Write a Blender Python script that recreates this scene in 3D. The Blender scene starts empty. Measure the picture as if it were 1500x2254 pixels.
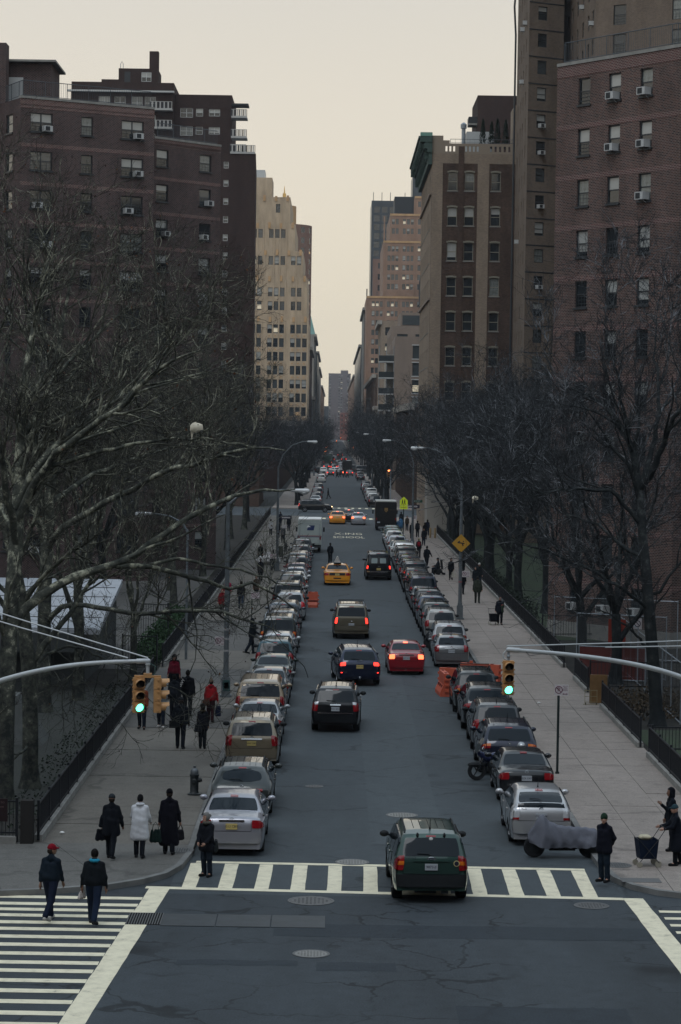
import bpy, bmesh, math, random
import numpy as np
from mathutils import Matrix, Vector
R_ = math.radians
PI = math.pi
scene = bpy.context.scene
COL = scene.collection
F_PX, W_PX, H_PX = 5322.0, 1500.0, 2254.0
CAM_H = 11.5
VX, VY, ROLL = 735.0, 940.0, 0.015
cx, cy = W_PX / 2, H_PX / 2
Yw = Vector((VX - cx, cy - VY, -F_PX)).normalized()
Zw = Vector((ROLL, 1.0, ((VX - cx) * ROLL + (cy - VY)) / F_PX)).normalized()
Xw = Yw.cross(Zw)
cam_data = bpy.data.cameras.new('camera')
cam_data.sensor_fit = 'VERTICAL'
cam_data.sensor_height = 36.0
cam_data.lens = F_PX / H_PX * 36.0
cam_data.clip_start = 0.5
cam_data.clip_end = 9000.0
cam = bpy.data.objects.new('camera', cam_data)
COL.objects.link(cam)
cam.matrix_world = Matrix.Translation((0, 0, CAM_H)) @ Matrix((Xw, Yw, Zw)).to_4x4()
scene.camera = cam
SUN_EL, SUN_AZ = 60.0, 205.0
world = bpy.data.worlds.new('World')
scene.world = world
world.use_nodes = True
wn, wl = world.node_tree.nodes, world.node_tree.links
wn.clear()
w_out = wn.new('ShaderNodeOutputWorld')
w_bg = wn.new('ShaderNodeBackground')
w_sky = wn.new('ShaderNodeTexSky')
w_sky.sky_type = 'NISHITA'
w_sky.sun_disc = False
w_sky.sun_elevation = R_(SUN_EL)
w_sky.sun_rotation = R_(SUN_AZ)
w_sky.air_density, w_sky.dust_density, w_sky.ozone_density = 1.0, 4.0, 1.0
w_geo = wn.new('ShaderNodeTexCoord')
w_sep = wn.new('ShaderNodeSeparateXYZ')
wl.new(w_geo.outputs['Generated'], w_sep.inputs[0])
w_ramp = wn.new('ShaderNodeValToRGB')
cr = w_ramp.color_ramp
cr.interpolation = 'B_SPLINE'
stops = [(0.0, (.74, .665, .52)), (0.06, (.755, .675, .53)), (0.12, (.745, .675, .56)), (0.19, (.645, .605, .53)),
   (0.30, (.60, .63, .63)), (0.5, (.57, .66, .73)), (1.0, (.60, .75, .90))]
while len(cr.elements) < len(stops):
 cr.elements.new(0.5)
for e, (p, c) in zip(cr.elements, stops):
 e.position = p
 e.color = (*c, 1)
wl.new(w_sep.outputs['Z'], w_ramp.inputs[0])
w_nz = wn.new('ShaderNodeTexNoise')
w_nz.inputs['Scale'].default_value = 2.2
w_nz.inputs['Detail'].default_value = 3.0
wl.new(w_geo.outputs['Generated'], w_nz.inputs['Vector'])
w_mr = wn.new('ShaderNodeMapRange')
w_mr.inputs['To Min'].default_value = 11.4
w_mr.inputs['To Max'].default_value = 12.6
wl.new(w_nz.outputs[0], w_mr.inputs[0])
w_mul = wn.new('ShaderNodeVectorMath')
w_mul.operation = 'SCALE'
wl.new(w_ramp.outputs[0], w_mul.inputs[0])
wl.new(w_mr.outputs[0], w_mul.inputs['Scale'])
w_mix = wn.new('ShaderNodeMix')
w_mix.data_type = 'RGBA'
w_mix.inputs['Factor'].default_value = 0.88
wl.new(w_sky.outputs[0], w_mix.inputs['A'])
wl.new(w_mul.outputs[0], w_mix.inputs['B'])
wl.new(w_mix.outputs['Result'], w_bg.inputs['Color'])
w_bg.inputs['Strength'].default_value = 0.1
wl.new(w_bg.outputs[0], w_out.inputs[0])
sun_data = bpy.data.lights.new('sun', 'SUN')
sun_data.energy = 0.8
sun_data.angle = R_(25)
sun_data.color = (0.92, 0.96, 1.0)
sun = bpy.data.objects.new('sun', sun_data)
COL.objects.link(sun)
sd = Vector((math.sin(R_(SUN_AZ)) * math.cos(R_(SUN_EL)), math.cos(R_(SUN_AZ)) * math.cos(R_(SUN_EL)), math.sin(R_(SUN_EL))))
sun.rotation_euler = sd.to_track_quat('Z', 'Y').to_euler()
sun.location = (0, 0, 120)
vs = scene.view_settings
vs.view_transform = 'Standard'
vs.look = 'None'
vs.exposure = 0.0
vs.gamma = 1.0
vs.use_curve_mapping = False
scene.render.engine = 'CYCLES'
scene.cycles.use_denoising = True
scene.cycles.max_bounces = 5
scene.cycles.diffuse_bounces = 2
scene.cycles.glossy_bounces = 3
scene.cycles.transmission_bounces = 3
scene.cycles.transparent_max_bounces = 8
scene.cycles.caustics_reflective = False
scene.cycles.caustics_refractive = False
# ================================================================ helpers
RNG = random.Random(7)
def link(o, parent=None):
 COL.objects.link(o)
 if parent is not None:
  o.parent = parent
 return o
def tag(o, label=None, cat=None, group=None, kind=None):
 if label: o['label'] = label
 if cat: o['category'] = cat
 if group: o['group'] = group
 if kind: o['kind'] = kind
 return o
def empty(name, loc=(0, 0, 0), rz=0.0, parent=None):
 o = bpy.data.objects.new(name, None)
 o.empty_display_size = 0.2
 o.location = loc
 o.rotation_euler = (0, 0, rz)
 return link(o, parent)
def inst(name, mesh, parent=None, loc=(0, 0, 0), rz=0.0, scale=None):
 o = bpy.data.objects.new(name, mesh)
 o.location = loc
 if rz: o.rotation_euler = (0, 0, rz)
 if scale: o.scale = scale
 return link(o, parent)
def copy_tree(o, parent=None):
 c = o.copy()
 link(c, parent)
 for ch in list(o.children):
  copy_tree(ch, c)
 return c
class MB:
 """collects shapes, then becomes one mesh"""
 def __init__(self):
  self.v, self.f, self.m, self.uv = [], [], [], []
 def add(self, vs, fs, m=0, uvs=None):
  n = len(self.v)
  self.v.extend([tuple(p) for p in vs])
  for i, f in enumerate(fs):
   self.f.append(tuple(n + k for k in f))
   self.m.append(m)
   self.uv.append(uvs[i] if uvs else None)
  return self
 def quad(self, a, b, c, d, m=0, uv=None):
  return self.add([a, b, c, d], [(0, 1, 2, 3)], m, [uv] if uv else None)
 def box(self, c, s, m=0, rz=0.0, rx=0.0, ry=0.0, mat=None):
  x, y, z = s[0] / 2, s[1] / 2, s[2] / 2
  vs = [Vector(p) for p in ((-x, -y, -z), (x, -y, -z), (x, y, -z), (-x, y, -z), (-x, -y, z), (x, -y, z), (x, y, z), (-x, y, z))]
  if rx or ry or rz:
   M = Matrix.Rotation(rz, 3, 'Z') @ Matrix.Rotation(ry, 3, 'Y') @ Matrix.Rotation(rx, 3, 'X')
   vs = [M @ p for p in vs]
  c = Vector(c)
  return self.add([p + c for p in vs], [(0, 3, 2, 1), (4, 5, 6, 7), (0, 1, 5, 4), (1, 2, 6, 5), (2, 3, 7, 6), (3, 0, 4, 7)], m)
 def b2(self, x0, x1, y0, y1, z0, z1, m=0):
  return self.box(((x0 + x1) / 2, (y0 + y1) / 2, (z0 + z1) / 2), (x1 - x0, y1 - y0, z1 - z0), m)
 def tube(self, pts, r, n=8, m=0, cap=True):
  pts = [Vector(p) for p in pts]
  k = len(pts)
  if not hasattr(r, '__len__'): r = [r] * k
  T = []
  for i in range(k):
   t = pts[min(i + 1, k - 1)] - pts[max(i - 1, 0)]
   T.append(t.normalized() if t.length > 1e-9 else Vector((0, 0, 1)))
  up = Vector((0, 0, 1)) if abs(T[0].z) < 0.9 else Vector((1, 0, 0))
  vs, fs = [], []
  a = T[0].cross(up).normalized()
  for i in range(k):
   a = (a - T[i] * a.dot(T[i]))
   a = a.normalized() if a.length > 1e-6 else T[i].orthogonal().normalized()
   b = T[i].cross(a)
   for j in range(n):
    th = 2 * PI * j / n
    vs.append(pts[i] + (a * math.cos(th) + b * math.sin(th)) * r[i])
  for i in range(k - 1):
   for j in range(n):
    j2 = (j + 1) % n
    fs.append((i * n + j, i * n + j2, (i + 1) * n + j2, (i + 1) * n + j))
  if cap:
   fs.append(tuple(range(n - 1, -1, -1)))
   fs.append(tuple((k - 1) * n + j for j in range(n)))
  return self.add(vs, fs, m)
 def lathe(self, prof, n=16, m=0, axis='Z', c=(0, 0, 0), cap=True):
  """prof: list of (radius, height) turned about an axis"""
  vs, fs = [], []
  c = Vector(c)
  for (r, h) in prof:
   for j in range(n):
    th = 2 * PI * j / n
    a, b = r * math.cos(th), r * math.sin(th)
    p = (a, b, h) if axis == 'Z' else ((h, a, b) if axis == 'X' else (b, h, a))
    vs.append(c + Vector(p))
  k = len(prof)
  for i in range(k - 1):
   for j in range(n):
    j2 = (j + 1) % n
    fs.append((i * n + j, i * n + j2, (i + 1) * n + j2, (i + 1) * n + j))
  if cap:
   fs.append(tuple(range(n - 1, -1, -1)))
   fs.append(tuple((k - 1) * n + j for j in range(n)))
  return self.add(vs, fs, m)
 def ball(self, c, r, n=10, m=0, k=6):
  if not hasattr(r, '__len__'): r = (r, r, r)
  vs, fs = [], []
  for i in range(k + 1):
   ph = PI * i / k
   for j in range(n):
    th = 2 * PI * j / n
    vs.append((c[0] + r[0] * math.sin(ph) * math.cos(th), c[1] + r[1] * math.sin(ph) * math.sin(th), c[2] - r[2] * math.cos(ph)))
  for i in range(k):
   for j in range(n):
    j2 = (j + 1) % n
    fs.append((i * n + j, i * n + j2, (i + 1) * n + j2, (i + 1) * n + j))
  return self.add(vs, fs, m)
 def prism(self, pts, z0, z1, m=0):
  """pts: 2-D outline, counter-clockwise"""
  n = len(pts)
  vs = [(p[0], p[1], z0) for p in pts] + [(p[0], p[1], z1) for p in pts]
  fs = [tuple(range(n - 1, -1, -1)), tuple(range(n, 2 * n))] + [(i, (i + 1) % n, n + (i + 1) % n, n + i) for i in range(n)]
  return self.add(vs, fs, m)
 def mesh(self, name, mats, smooth=None):
  me = bpy.data.meshes.new(name)
  me.from_pydata(self.v, [], self.f)
  if not isinstance(mats, (list, tuple)): mats = [mats]
  for mt in mats: me.materials.append(mt)
  if len(mats) > 1:
   me.polygons.foreach_set('material_index', self.m)
  if any(u is not None for u in self.uv):
   lay = me.uv_layers.new(name='UVMap')
   flat = []
   for f, u in zip(self.f, self.uv):
    if u is None: u = [(0, 0)] * len(f)
    for p in u: flat.extend(p)
   lay.data.foreach_set('uv', flat)
  if smooth is not None:
   me.polygons.foreach_set('use_smooth', [True] * len(self.f))
   me.set_sharp_from_angle(angle=R_(smooth))
  me.update()
  return me
 def build(self, name, mats, parent=None, smooth=None, loc=(0, 0, 0), rz=0.0):
  return inst(name, self.mesh(name, mats, smooth), parent, loc, rz)
def np_mesh(name, verts, faces, mats, smooth=False, mat_idx=None):
 """verts Nx3, faces Mxk numpy"""
 me = bpy.data.meshes.new(name)
 k = faces.shape[1]
 me.vertices.add(len(verts))
 me.vertices.foreach_set('co', np.ascontiguousarray(verts, dtype=np.float32).ravel())
 me.loops.add(faces.size)
 me.loops.foreach_set('vertex_index', np.ascontiguousarray(faces, dtype=np.int32).ravel())
 me.polygons.add(len(faces))
 me.polygons.foreach_set('loop_start', np.arange(0, faces.size, k, dtype=np.int32))
 if not isinstance(mats, (list, tuple)): mats = [mats]
 for mt in mats: me.materials.append(mt)
 if mat_idx is not None:
  me.polygons.foreach_set('material_index', np.ascontiguousarray(mat_idx, dtype=np.int32))
 if smooth:
  me.polygons.foreach_set('use_smooth', np.ones(len(faces), dtype=bool))
 me.update(calc_edges=True)
 return me
TXT = {}
def text_mesh(s, size, mat, extrude=0.002, align='CENTER'):
 """flat lettering facing -Y, standing in the XZ plane, centred"""
 key = (s, size, mat.name, extrude)
 if key in TXT: return TXT[key]
 cu = bpy.data.curves.new('lettering', 'FONT')
 cu.body = s
 cu.size = size
 cu.align_x = align
 cu.align_y = 'CENTER'
 cu.extrude = extrude
 cu.resolution_u = 2
 o = bpy.data.objects.new('tmp', cu)
 me = bpy.data.meshes.new_from_object(o)
 bpy.data.objects.remove(o)
 bpy.data.curves.remove(cu)
 me.transform(Matrix.Rotation(PI / 2, 4, 'X'))
 me.materials.clear()
 me.materials.append(mat)
 me.name = 'lettering'
 TXT[key] = me
 return me
# ================================================================ materials
MATS = {}
def new_mat(name):
 m = bpy.data.materials.new(name)
 m.use_nodes = True
 nt = m.node_tree
 bs = nt.nodes['Principled BSDF']
 return m, nt, bs
def setp(bs, **kw):
 for k, v in kw.items():
  k = k.replace('_', ' ').title() if k not in bs.inputs else k
  if k in bs.inputs: bs.inputs[k].default_value = v
def plain(name, col, rough=0.6, metal=0.0, spec=0.5, coat=0.0, emit=None, es=0.0, vary=0.0, vscale=3.0, bump=0.0, bscale=40.0):
 if name in MATS: return MATS[name]
 m, nt, bs = new_mat(name)
 bs.inputs['Base Color'].default_value = (*col, 1)
 bs.inputs['Roughness'].default_value = rough
 bs.inputs['Metallic'].default_value = metal
 bs.inputs['Specular IOR Level'].default_value = spec if rough < .6 or spec != .5 else .18
 bs.inputs['Coat Weight'].default_value = coat
 bs.inputs['Coat Roughness'].default_value = 0.06
 if emit:
  bs.inputs['Emission Color'].default_value = (*emit, 1)
  bs.inputs['Emission Strength'].default_value = es
 if vary > 0:
  noise_col(nt, bs, col, vary, vscale)
 if bump > 0:
  add_bump(nt, bs, bscale, bump)
 MATS[name] = m
 return m
def noise_col(nt, bs, col, vary, scale, coord='Object', detail=5.0):
 tc = nt.nodes.new('ShaderNodeTexCoord')
 nz = nt.nodes.new('ShaderNodeTexNoise')
 nz.inputs['Scale'].default_value = scale
 nz.inputs['Detail'].default_value = detail
 nz.inputs['Roughness'].default_value = 0.6
 nt.links.new(tc.outputs[coord], nz.inputs['Vector'])
 mr = nt.nodes.new('ShaderNodeMapRange')
 mr.inputs['From Min'].default_value = 0.25
 mr.inputs['From Max'].default_value = 0.75
 mr.inputs['To Min'].default_value = 1 - vary
 mr.inputs['To Max'].default_value = 1 + vary
 nt.links.new(nz.outputs[0], mr.inputs[0])
 sc = nt.nodes.new('ShaderNodeVectorMath')
 sc.operation = 'SCALE'
 sc.inputs[0].default_value = col
 nt.links.new(mr.outputs[0], sc.inputs['Scale'])
 nt.links.new(sc.outputs[0], bs.inputs['Base Color'])
 return sc
def add_bump(nt, bs, scale, strength, coord='Object', dist=0.02):
 tc = nt.nodes.new('ShaderNodeTexCoord')
 nz = nt.nodes.new('ShaderNodeTexNoise')
 nz.inputs['Scale'].default_value = scale
 nz.inputs['Detail'].default_value = 4.0
 nt.links.new(tc.outputs[coord], nz.inputs['Vector'])
 bp = nt.nodes.new('ShaderNodeBump')
 bp.inputs['Strength'].default_value = strength
 bp.inputs['Distance'].default_value = dist
 nt.links.new(nz.outputs[0], bp.inputs['Height'])
 nt.links.new(bp.outputs[0], bs.inputs['Normal'])
def ramp_node(nt, stops, interp='LINEAR'):
 r = nt.nodes.new('ShaderNodeValToRGB')
 e = r.color_ramp.elements
 r.color_ramp.interpolation = interp
 while len(e) < len(stops): e.new(0.5)
 for el, (p, c) in zip(e, stops):
  el.position = p
  el.color = (*c, 1) if hasattr(c, '__len__') else (c, c, c, 1)
 return r
def brick_mat(name, c1, c2, mortar, bw=0.21, rh=0.085, ms=0.012, soot=0.35, bias=0.0):
 m, nt, bs = new_mat(name)
 uv = nt.nodes.new('ShaderNodeUVMap')
 bt = nt.nodes.new('ShaderNodeTexBrick')
 bt.inputs['Color1'].default_value = (*c1, 1)
 bt.inputs['Color2'].default_value = (*c2, 1)
 bt.inputs['Mortar'].default_value = (*mortar, 1)
 bt.inputs['Scale'].default_value = 1.0
 bt.inputs['Mortar Size'].default_value = ms
 bt.inputs['Mortar Smooth'].default_value = 0.15
 bt.inputs['Bias'].default_value = bias
 bt.inputs['Brick Width'].default_value = bw
 bt.inputs['Row Height'].default_value = rh
 nt.links.new(uv.outputs[0], bt.inputs['Vector'])
 mp = nt.nodes.new('ShaderNodeMapping')
 mp.inputs['Scale'].default_value = (0.55, 0.16, 1)
 nt.links.new(uv.outputs[0], mp.inputs[0])
 nz = nt.nodes.new('ShaderNodeTexNoise')
 nz.inputs['Scale'].default_value = 1.0
 nz.inputs['Detail'].default_value = 6.0
 nz.inputs['Roughness'].default_value = 0.65
 nt.links.new(mp.outputs[0], nz.inputs['Vector'])
 mr = nt.nodes.new('ShaderNodeMapRange')
 mr.inputs['From Min'].default_value = 0.3
 mr.inputs['From Max'].default_value = 0.7
 mr.inputs['To Min'].default_value = 1 - soot
 mr.inputs['To Max'].default_value = 1 + soot * 0.6
 nt.links.new(nz.outputs[0], mr.inputs[0])
 sc = nt.nodes.new('ShaderNodeVectorMath')
 sc.operation = 'SCALE'
 nt.links.new(bt.outputs[0], sc.inputs[0])
 nt.links.new(mr.outputs[0], sc.inputs['Scale'])
 nt.links.new(sc.outputs[0], bs.inputs['Base Color'])
 bp = nt.nodes.new('ShaderNodeBump')
 bp.invert = True
 bp.inputs['Strength'].default_value = 0.6
 bp.inputs['Distance'].default_value = 0.012
 nt.links.new(bt.outputs['Fac'], bp.inputs['Height'])
 nt.links.new(bp.outputs[0], bs.inputs['Normal'])
 bs.inputs['Roughness'].default_value = 0.9
 bs.inputs['Specular IOR Level'].default_value = 0.08
 MATS[name] = m
 return m
def stone_mat(name, col, vary=0.25, sx=0.5, sz=0.15, rough=0.85):
 """smooth masonry with rain streaks, in wall metres (UV)"""
 m, nt, bs = new_mat(name)
 uv = nt.nodes.new('ShaderNodeUVMap')
 mp = nt.nodes.new('ShaderNodeMapping')
 mp.inputs['Scale'].default_value = (sx, sz, 1)
 nt.links.new(uv.outputs[0], mp.inputs[0])
 nz = nt.nodes.new('ShaderNodeTexNoise')
 nz.inputs['Scale'].default_value = 1.0
 nz.inputs['Detail'].default_value = 7.0
 nz.inputs['Roughness'].default_value = 0.65
 nt.links.new(mp.outputs[0], nz.inputs['Vector'])
 mr = nt.nodes.new('ShaderNodeMapRange')
 mr.inputs['From Min'].default_value = 0.28
 mr.inputs['From Max'].default_value = 0.72
 mr.inputs['To Min'].default_value = 1 - vary
 mr.inputs['To Max'].default_value = 1 + vary * 0.7
 nt.links.new(nz.outputs[0], mr.inputs[0])
 sc = nt.nodes.new('ShaderNodeVectorMath')
 sc.operation = 'SCALE'
 sc.inputs[0].default_value = col
 nt.links.new(mr.outputs[0], sc.inputs['Scale'])
 nt.links.new(sc.outputs[0], bs.inputs['Base Color'])
 bs.inputs['Roughness'].default_value = rough
 bs.inputs['Specular IOR Level'].default_value = 0.25
 MATS[name] = m
 return m
def paint(col, metal=0.0, rough=0.32):
 name = 'car_paint_%d_%d_%d_%d' % (col[0] * 999, col[1] * 999, col[2] * 999, metal * 10)
 if name in MATS: return MATS[name]
 m = plain(name, col, rough, metal, 0.5 if max(col) > .1 else .15, 0.9)
 nt = m.node_tree
 bs = nt.nodes['Principled BSDF']
 tc = nt.nodes.new('ShaderNodeTexCoord')
 nz = nt.nodes.new('ShaderNodeTexNoise')
 nz.inputs['Scale'].default_value = 2.3
 nz.inputs['Detail'].default_value = 5
 nt.links.new(tc.outputs['Object'], nz.inputs['Vector'])
 mr = nt.nodes.new('ShaderNodeMapRange')
 mr.inputs['From Min'].default_value = 0.35
 mr.inputs['From Max'].default_value = 0.75
 mr.inputs['To Min'].default_value = 0.0
 mr.inputs['To Max'].default_value = 0.05
 nt.links.new(nz.outputs[0], mr.inputs[0])
 nt.links.new(mr.outputs[0], bs.inputs['Coat Roughness'])
 return m
M_GLASS = plain('dark_car_glass', (0.006, 0.011, 0.016), 0.04, 0, 0.22)
M_RUBBER = plain('tyre_rubber', (0.012, 0.013, 0.015), 0.85, vary=0.3)
M_RIM = plain('alloy_rim', (0.35, 0.36, 0.38), 0.35, 0.8)
M_BLACKPL = plain('black_plastic', (0.009, 0.011, 0.013), 0.65, spec=.3, vary=0.25)
M_UNDER = plain('underbody', (0.006, 0.007, 0.008), 0.9)
M_CHROME = plain('chrome', (0.6, 0.61, 0.62), 0.15, 1.0)
M_TAIL = plain('tail_lamp', (0.22, 0.004, 0.008), 0.15, 0, 0.6, 0.6)
M_TAIL_ON = plain('tail_lamp_lit', (0.6, 0.02, 0.01), 0.2, emit=(1.0, 0.045, 0.03), es=2.4)
M_BRAKE_ON = plain('brake_lamp_lit', (0.8, 0.1, 0.05), 0.2, emit=(1.0, 0.13, 0.05), es=3.8)
M_AMBER = plain('amber_lamp', (0.55, 0.13, 0.01), 0.2, 0, 0.6, 0.6)
M_CLEAR = plain('clear_lamp', (0.55, 0.56, 0.58), 0.15, 0.3, 0.6, 0.6)
M_PLATE_W = plain('plate_white', (0.36, 0.38, 0.41), 0.5)
M_PLATE_Y = plain('plate_yellow', (0.48, 0.37, 0.13), 0.5)
M_INK = plain('dark_ink', (0.02, 0.02, 0.035), 0.6)
M_HEAD_ON = plain('head_lamp_lit', (0.9, 0.8, 0.6), 0.2, emit=(1.0, 0.62, 0.3), es=7.0)
M_IRON = plain('black_iron', (0.008, 0.010, 0.014), 0.5, 0.2, vary=0.3, vscale=8)
M_GALV = plain('galvanised_steel', (0.27, 0.30, 0.33), 0.5, 0.55, vary=0.3, vscale=5)
M_GREYPAINT = plain('grey_paint', (0.42, 0.44, 0.45), 0.45, 0.1, vary=0.08, vscale=4)
M_WHITE = plain('white_paint', (0.72, 0.72, 0.70), 0.5)
M_CONC = plain('concrete_grey', (0.23, 0.225, 0.21), 0.9, vary=0.25, vscale=2.0)
# ================================================================ ground, road, pavements
def asphalt_mat(name, col, crack=0.5, patchy=0.22, cscale=0.35):
 m, nt, bs = new_mat(name)
 tc = nt.nodes.new('ShaderNodeNewGeometry')
 g = tc.outputs['Position']
 n1 = nt.nodes.new('ShaderNodeTexNoise')
 n1.inputs['Scale'].default_value = 0.35
 n1.inputs['Detail'].default_value = 6
 n1.inputs['Roughness'].default_value = 0.62
 mp = nt.nodes.new('ShaderNodeMapping')
 mp.inputs['Scale'].default_value = (1.0, 0.22, 1)
 nt.links.new(g, mp.inputs[0])
 nt.links.new(mp.outputs[0], n1.inputs['Vector'])
 n2 = nt.nodes.new('ShaderNodeTexNoise')
 n2.inputs['Scale'].default_value = 26
 n2.inputs['Detail'].default_value = 3
 nt.links.new(g, n2.inputs['Vector'])
 mr1 = nt.nodes.new('ShaderNodeMapRange')
 mr1.inputs[1].default_value, mr1.inputs[2].default_value = 0.3, 0.7
 mr1.inputs[3].default_value, mr1.inputs[4].default_value = 1 - patchy, 1 + patchy
 nt.links.new(n1.outputs[0], mr1.inputs[0])
 mr2 = nt.nodes.new('ShaderNodeMapRange')
 mr2.inputs[1].default_value, mr2.inputs[2].default_value = 0.25, 0.75
 mr2.inputs[3].default_value, mr2.inputs[4].default_value = 0.72, 1.28
 nt.links.new(n2.outputs[0], mr2.inputs[0])
 nd = nt.nodes.new('ShaderNodeTexNoise')
 nd.inputs['Scale'].default_value = 1.1
 nd.inputs['Detail'].default_value = 5
 nt.links.new(g, nd.inputs['Vector'])
 mx = nt.nodes.new('ShaderNodeVectorMath')
 mx.operation = 'MULTIPLY_ADD'
 mx.inputs[1].default_value = (1.6, 1.6, 0)
 nt.links.new(nd.outputs['Color'], mx.inputs[0])
 nt.links.new(g, mx.inputs[2])
 vo = nt.nodes.new('ShaderNodeTexVoronoi')
 vo.feature = 'DISTANCE_TO_EDGE'
 vo.inputs['Scale'].default_value = cscale
 nt.links.new(mx.outputs[0], vo.inputs['Vector'])
 cr_ = ramp_node(nt, [(0.0, 1.0), (0.010, .9), (0.022, 0.0)])
 nt.links.new(vo.outputs['Distance'], cr_.inputs[0])
 nm = nt.nodes.new('ShaderNodeTexNoise')
 nm.inputs['Scale'].default_value = 0.28
 nm.inputs['Detail'].default_value = 2
 nt.links.new(g, nm.inputs['Vector'])
 mk = ramp_node(nt, [(0.42, 0.0), (0.54, 1.0)])
 nt.links.new(nm.outputs[0], mk.inputs[0])
 cm = nt.nodes.new('ShaderNodeMath')
 cm.operation = 'MULTIPLY'
 nt.links.new(cr_.outputs[0], cm.inputs[0])
 nt.links.new(mk.outputs[0], cm.inputs[1])
 cm2 = nt.nodes.new('ShaderNodeMath')
 cm2.operation = 'MULTIPLY_ADD'
 cm2.inputs[1].default_value = -crack
 cm2.inputs[2].default_value = 1.0
 nt.links.new(cm.outputs[0], cm2.inputs[0])
 a = nt.nodes.new('ShaderNodeMath'); a.operation = 'MULTIPLY'
 nt.links.new(mr1.outputs[0], a.inputs[0]); nt.links.new(mr2.outputs[0], a.inputs[1])
 b = nt.nodes.new('ShaderNodeMath'); b.operation = 'MULTIPLY'
 nt.links.new(a.outputs[0], b.inputs[0]); nt.links.new(cm2.outputs[0], b.inputs[1])
 n3 = nt.nodes.new('ShaderNodeTexNoise')
 n3.inputs['Scale'].default_value = 2.2; n3.inputs['Detail'].default_value = 9; n3.inputs['Roughness'].default_value = .75
 nt.links.new(g, n3.inputs['Vector'])
 r3 = ramp_node(nt, [(0.30, .62), (0.42, .93), (0.60, 1.05), (0.72, 1.25)])
 nt.links.new(n3.outputs[0], r3.inputs[0])
 v3 = nt.nodes.new('ShaderNodeTexVoronoi'); v3.inputs['Scale'].default_value = 1.7
 nt.links.new(g, v3.inputs['Vector'])
 r4 = ramp_node(nt, [(0.05, .66), (0.085, 1.0)])
 nt.links.new(v3.outputs['Distance'], r4.inputs[0])
 b3 = nt.nodes.new('ShaderNodeMath'); b3.operation = 'MULTIPLY'
 nt.links.new(r3.outputs[0], b3.inputs[0]); nt.links.new(r4.outputs[0], b3.inputs[1])
 b4 = nt.nodes.new('ShaderNodeMath'); b4.operation = 'MULTIPLY'
 nt.links.new(b.outputs[0], b4.inputs[0]); nt.links.new(b3.outputs[0], b4.inputs[1]); b = b4
 sc = nt.nodes.new('ShaderNodeVectorMath'); sc.operation = 'SCALE'
 sc.inputs[0].default_value = col
 nt.links.new(b.outputs[0], sc.inputs['Scale'])
 nt.links.new(sc.outputs[0], bs.inputs['Base Color'])
 bs.inputs['Roughness'].default_value = 0.75
 bs.inputs['Specular IOR Level'].default_value = 0.22
 bp = nt.nodes.new('ShaderNodeBump')
 bp.inputs['Strength'].default_value = 0.35
 bp.inputs['Distance'].default_value = 0.01
 nt.links.new(n2.outputs[0], bp.inputs['Height'])
 nt.links.new(bp.outputs[0], bs.inputs['Normal'])
 MATS[name] = m
 return m
M_ROAD = asphalt_mat('street_asphalt', (0.048, 0.058, 0.065), 0.45, 0.14, 0.22)
M_AVE = asphalt_mat('avenue_asphalt', (0.035, 0.0425, 0.049), 0.62, 0.26, 0.42)
M_PATCH = asphalt_mat('patch_asphalt', (0.023, 0.030, 0.037), 0.2, 0.1, 0.3)
M_WALK_L = asphalt_mat('speckled_paving', (0.118, 0.108, 0.094), 0.35, 0.16, 0.15)
M_WALK_R = asphalt_mat('concrete_paving', (0.232, 0.200, 0.178), 0.3, 0.12, 0.12)
M_WALK_P = asphalt_mat('asphalt_walk_patch', (0.082, 0.079, 0.074), 0.25, 0.14, 0.15)
M_KERB = plain('kerb_stone', (0.16, 0.16, 0.155), 0.85, vary=0.3, vscale=1.5)
M_JOINT = plain('dark_joint', (0.05, 0.05, 0.05), 0.95)
M_EARTH = plain('bare_earth', (0.022, 0.021, 0.019), 0.95, vary=0.45, vscale=0.9)  # darkened so the colour carries the tree shade in the yards
M_MARK = None
def mark_mat():
 m, nt, bs = new_mat('worn_road_paint')
 tc = nt.nodes.new('ShaderNodeTexCoord')
 nz = nt.nodes.new('ShaderNodeTexNoise')
 nz.inputs['Scale'].default_value = 3.0
 nz.inputs['Detail'].default_value = 8
 nz.inputs['Roughness'].default_value = 0.7
 nt.links.new(tc.outputs['Object'], nz.inputs['Vector'])
 r = ramp_node(nt, [(0.29, (0.11, 0.11, 0.105)), (0.37, (0.54, 0.49, 0.36)), (0.5, (0.66, 0.60, 0.44)), (0.72, (0.74, 0.675, 0.50))])
 nt.links.new(nz.outputs[0], r.inputs[0])
 nt.links.new(r.outputs[0], bs.inputs['Base Color'])
 bs.inputs['Roughness'].default_value = 0.7
 return m
M_MARK = mark_mat()
def grass_mat(name, c1, c2):
 m, nt, bs = new_mat(name)
 tc = nt.nodes.new('ShaderNodeTexCoord')
 nz = nt.nodes.new('ShaderNodeTexNoise')
 nz.inputs['Scale'].default_value = 0.8
 nz.inputs['Detail'].default_value = 8
 nz.inputs['Roughness'].default_value = 0.7
 nt.links.new(tc.outputs['Object'], nz.inputs['Vector'])
 r = ramp_node(nt, [(0.35, c1), (0.65, c2)])
 nt.links.new(nz.outputs[0], r.inputs[0])
 nt.links.new(r.outputs[0], bs.inputs['Base Color'])
 bs.inputs['Roughness'].default_value = 0.95
 add_bump(nt, bs, 30, 0.8, dist=0.05)
 return m
M_GRASS = grass_mat('winter_grass', (0.018, 0.022, 0.012), (0.022, 0.045, 0.016))
XL, XR = -3.6, 7.1
FL, FR = -7.85, 11.2
CROSS = [(308.0, 338.0), (590.0, 618.0), (880.0, 905.0)]
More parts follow.
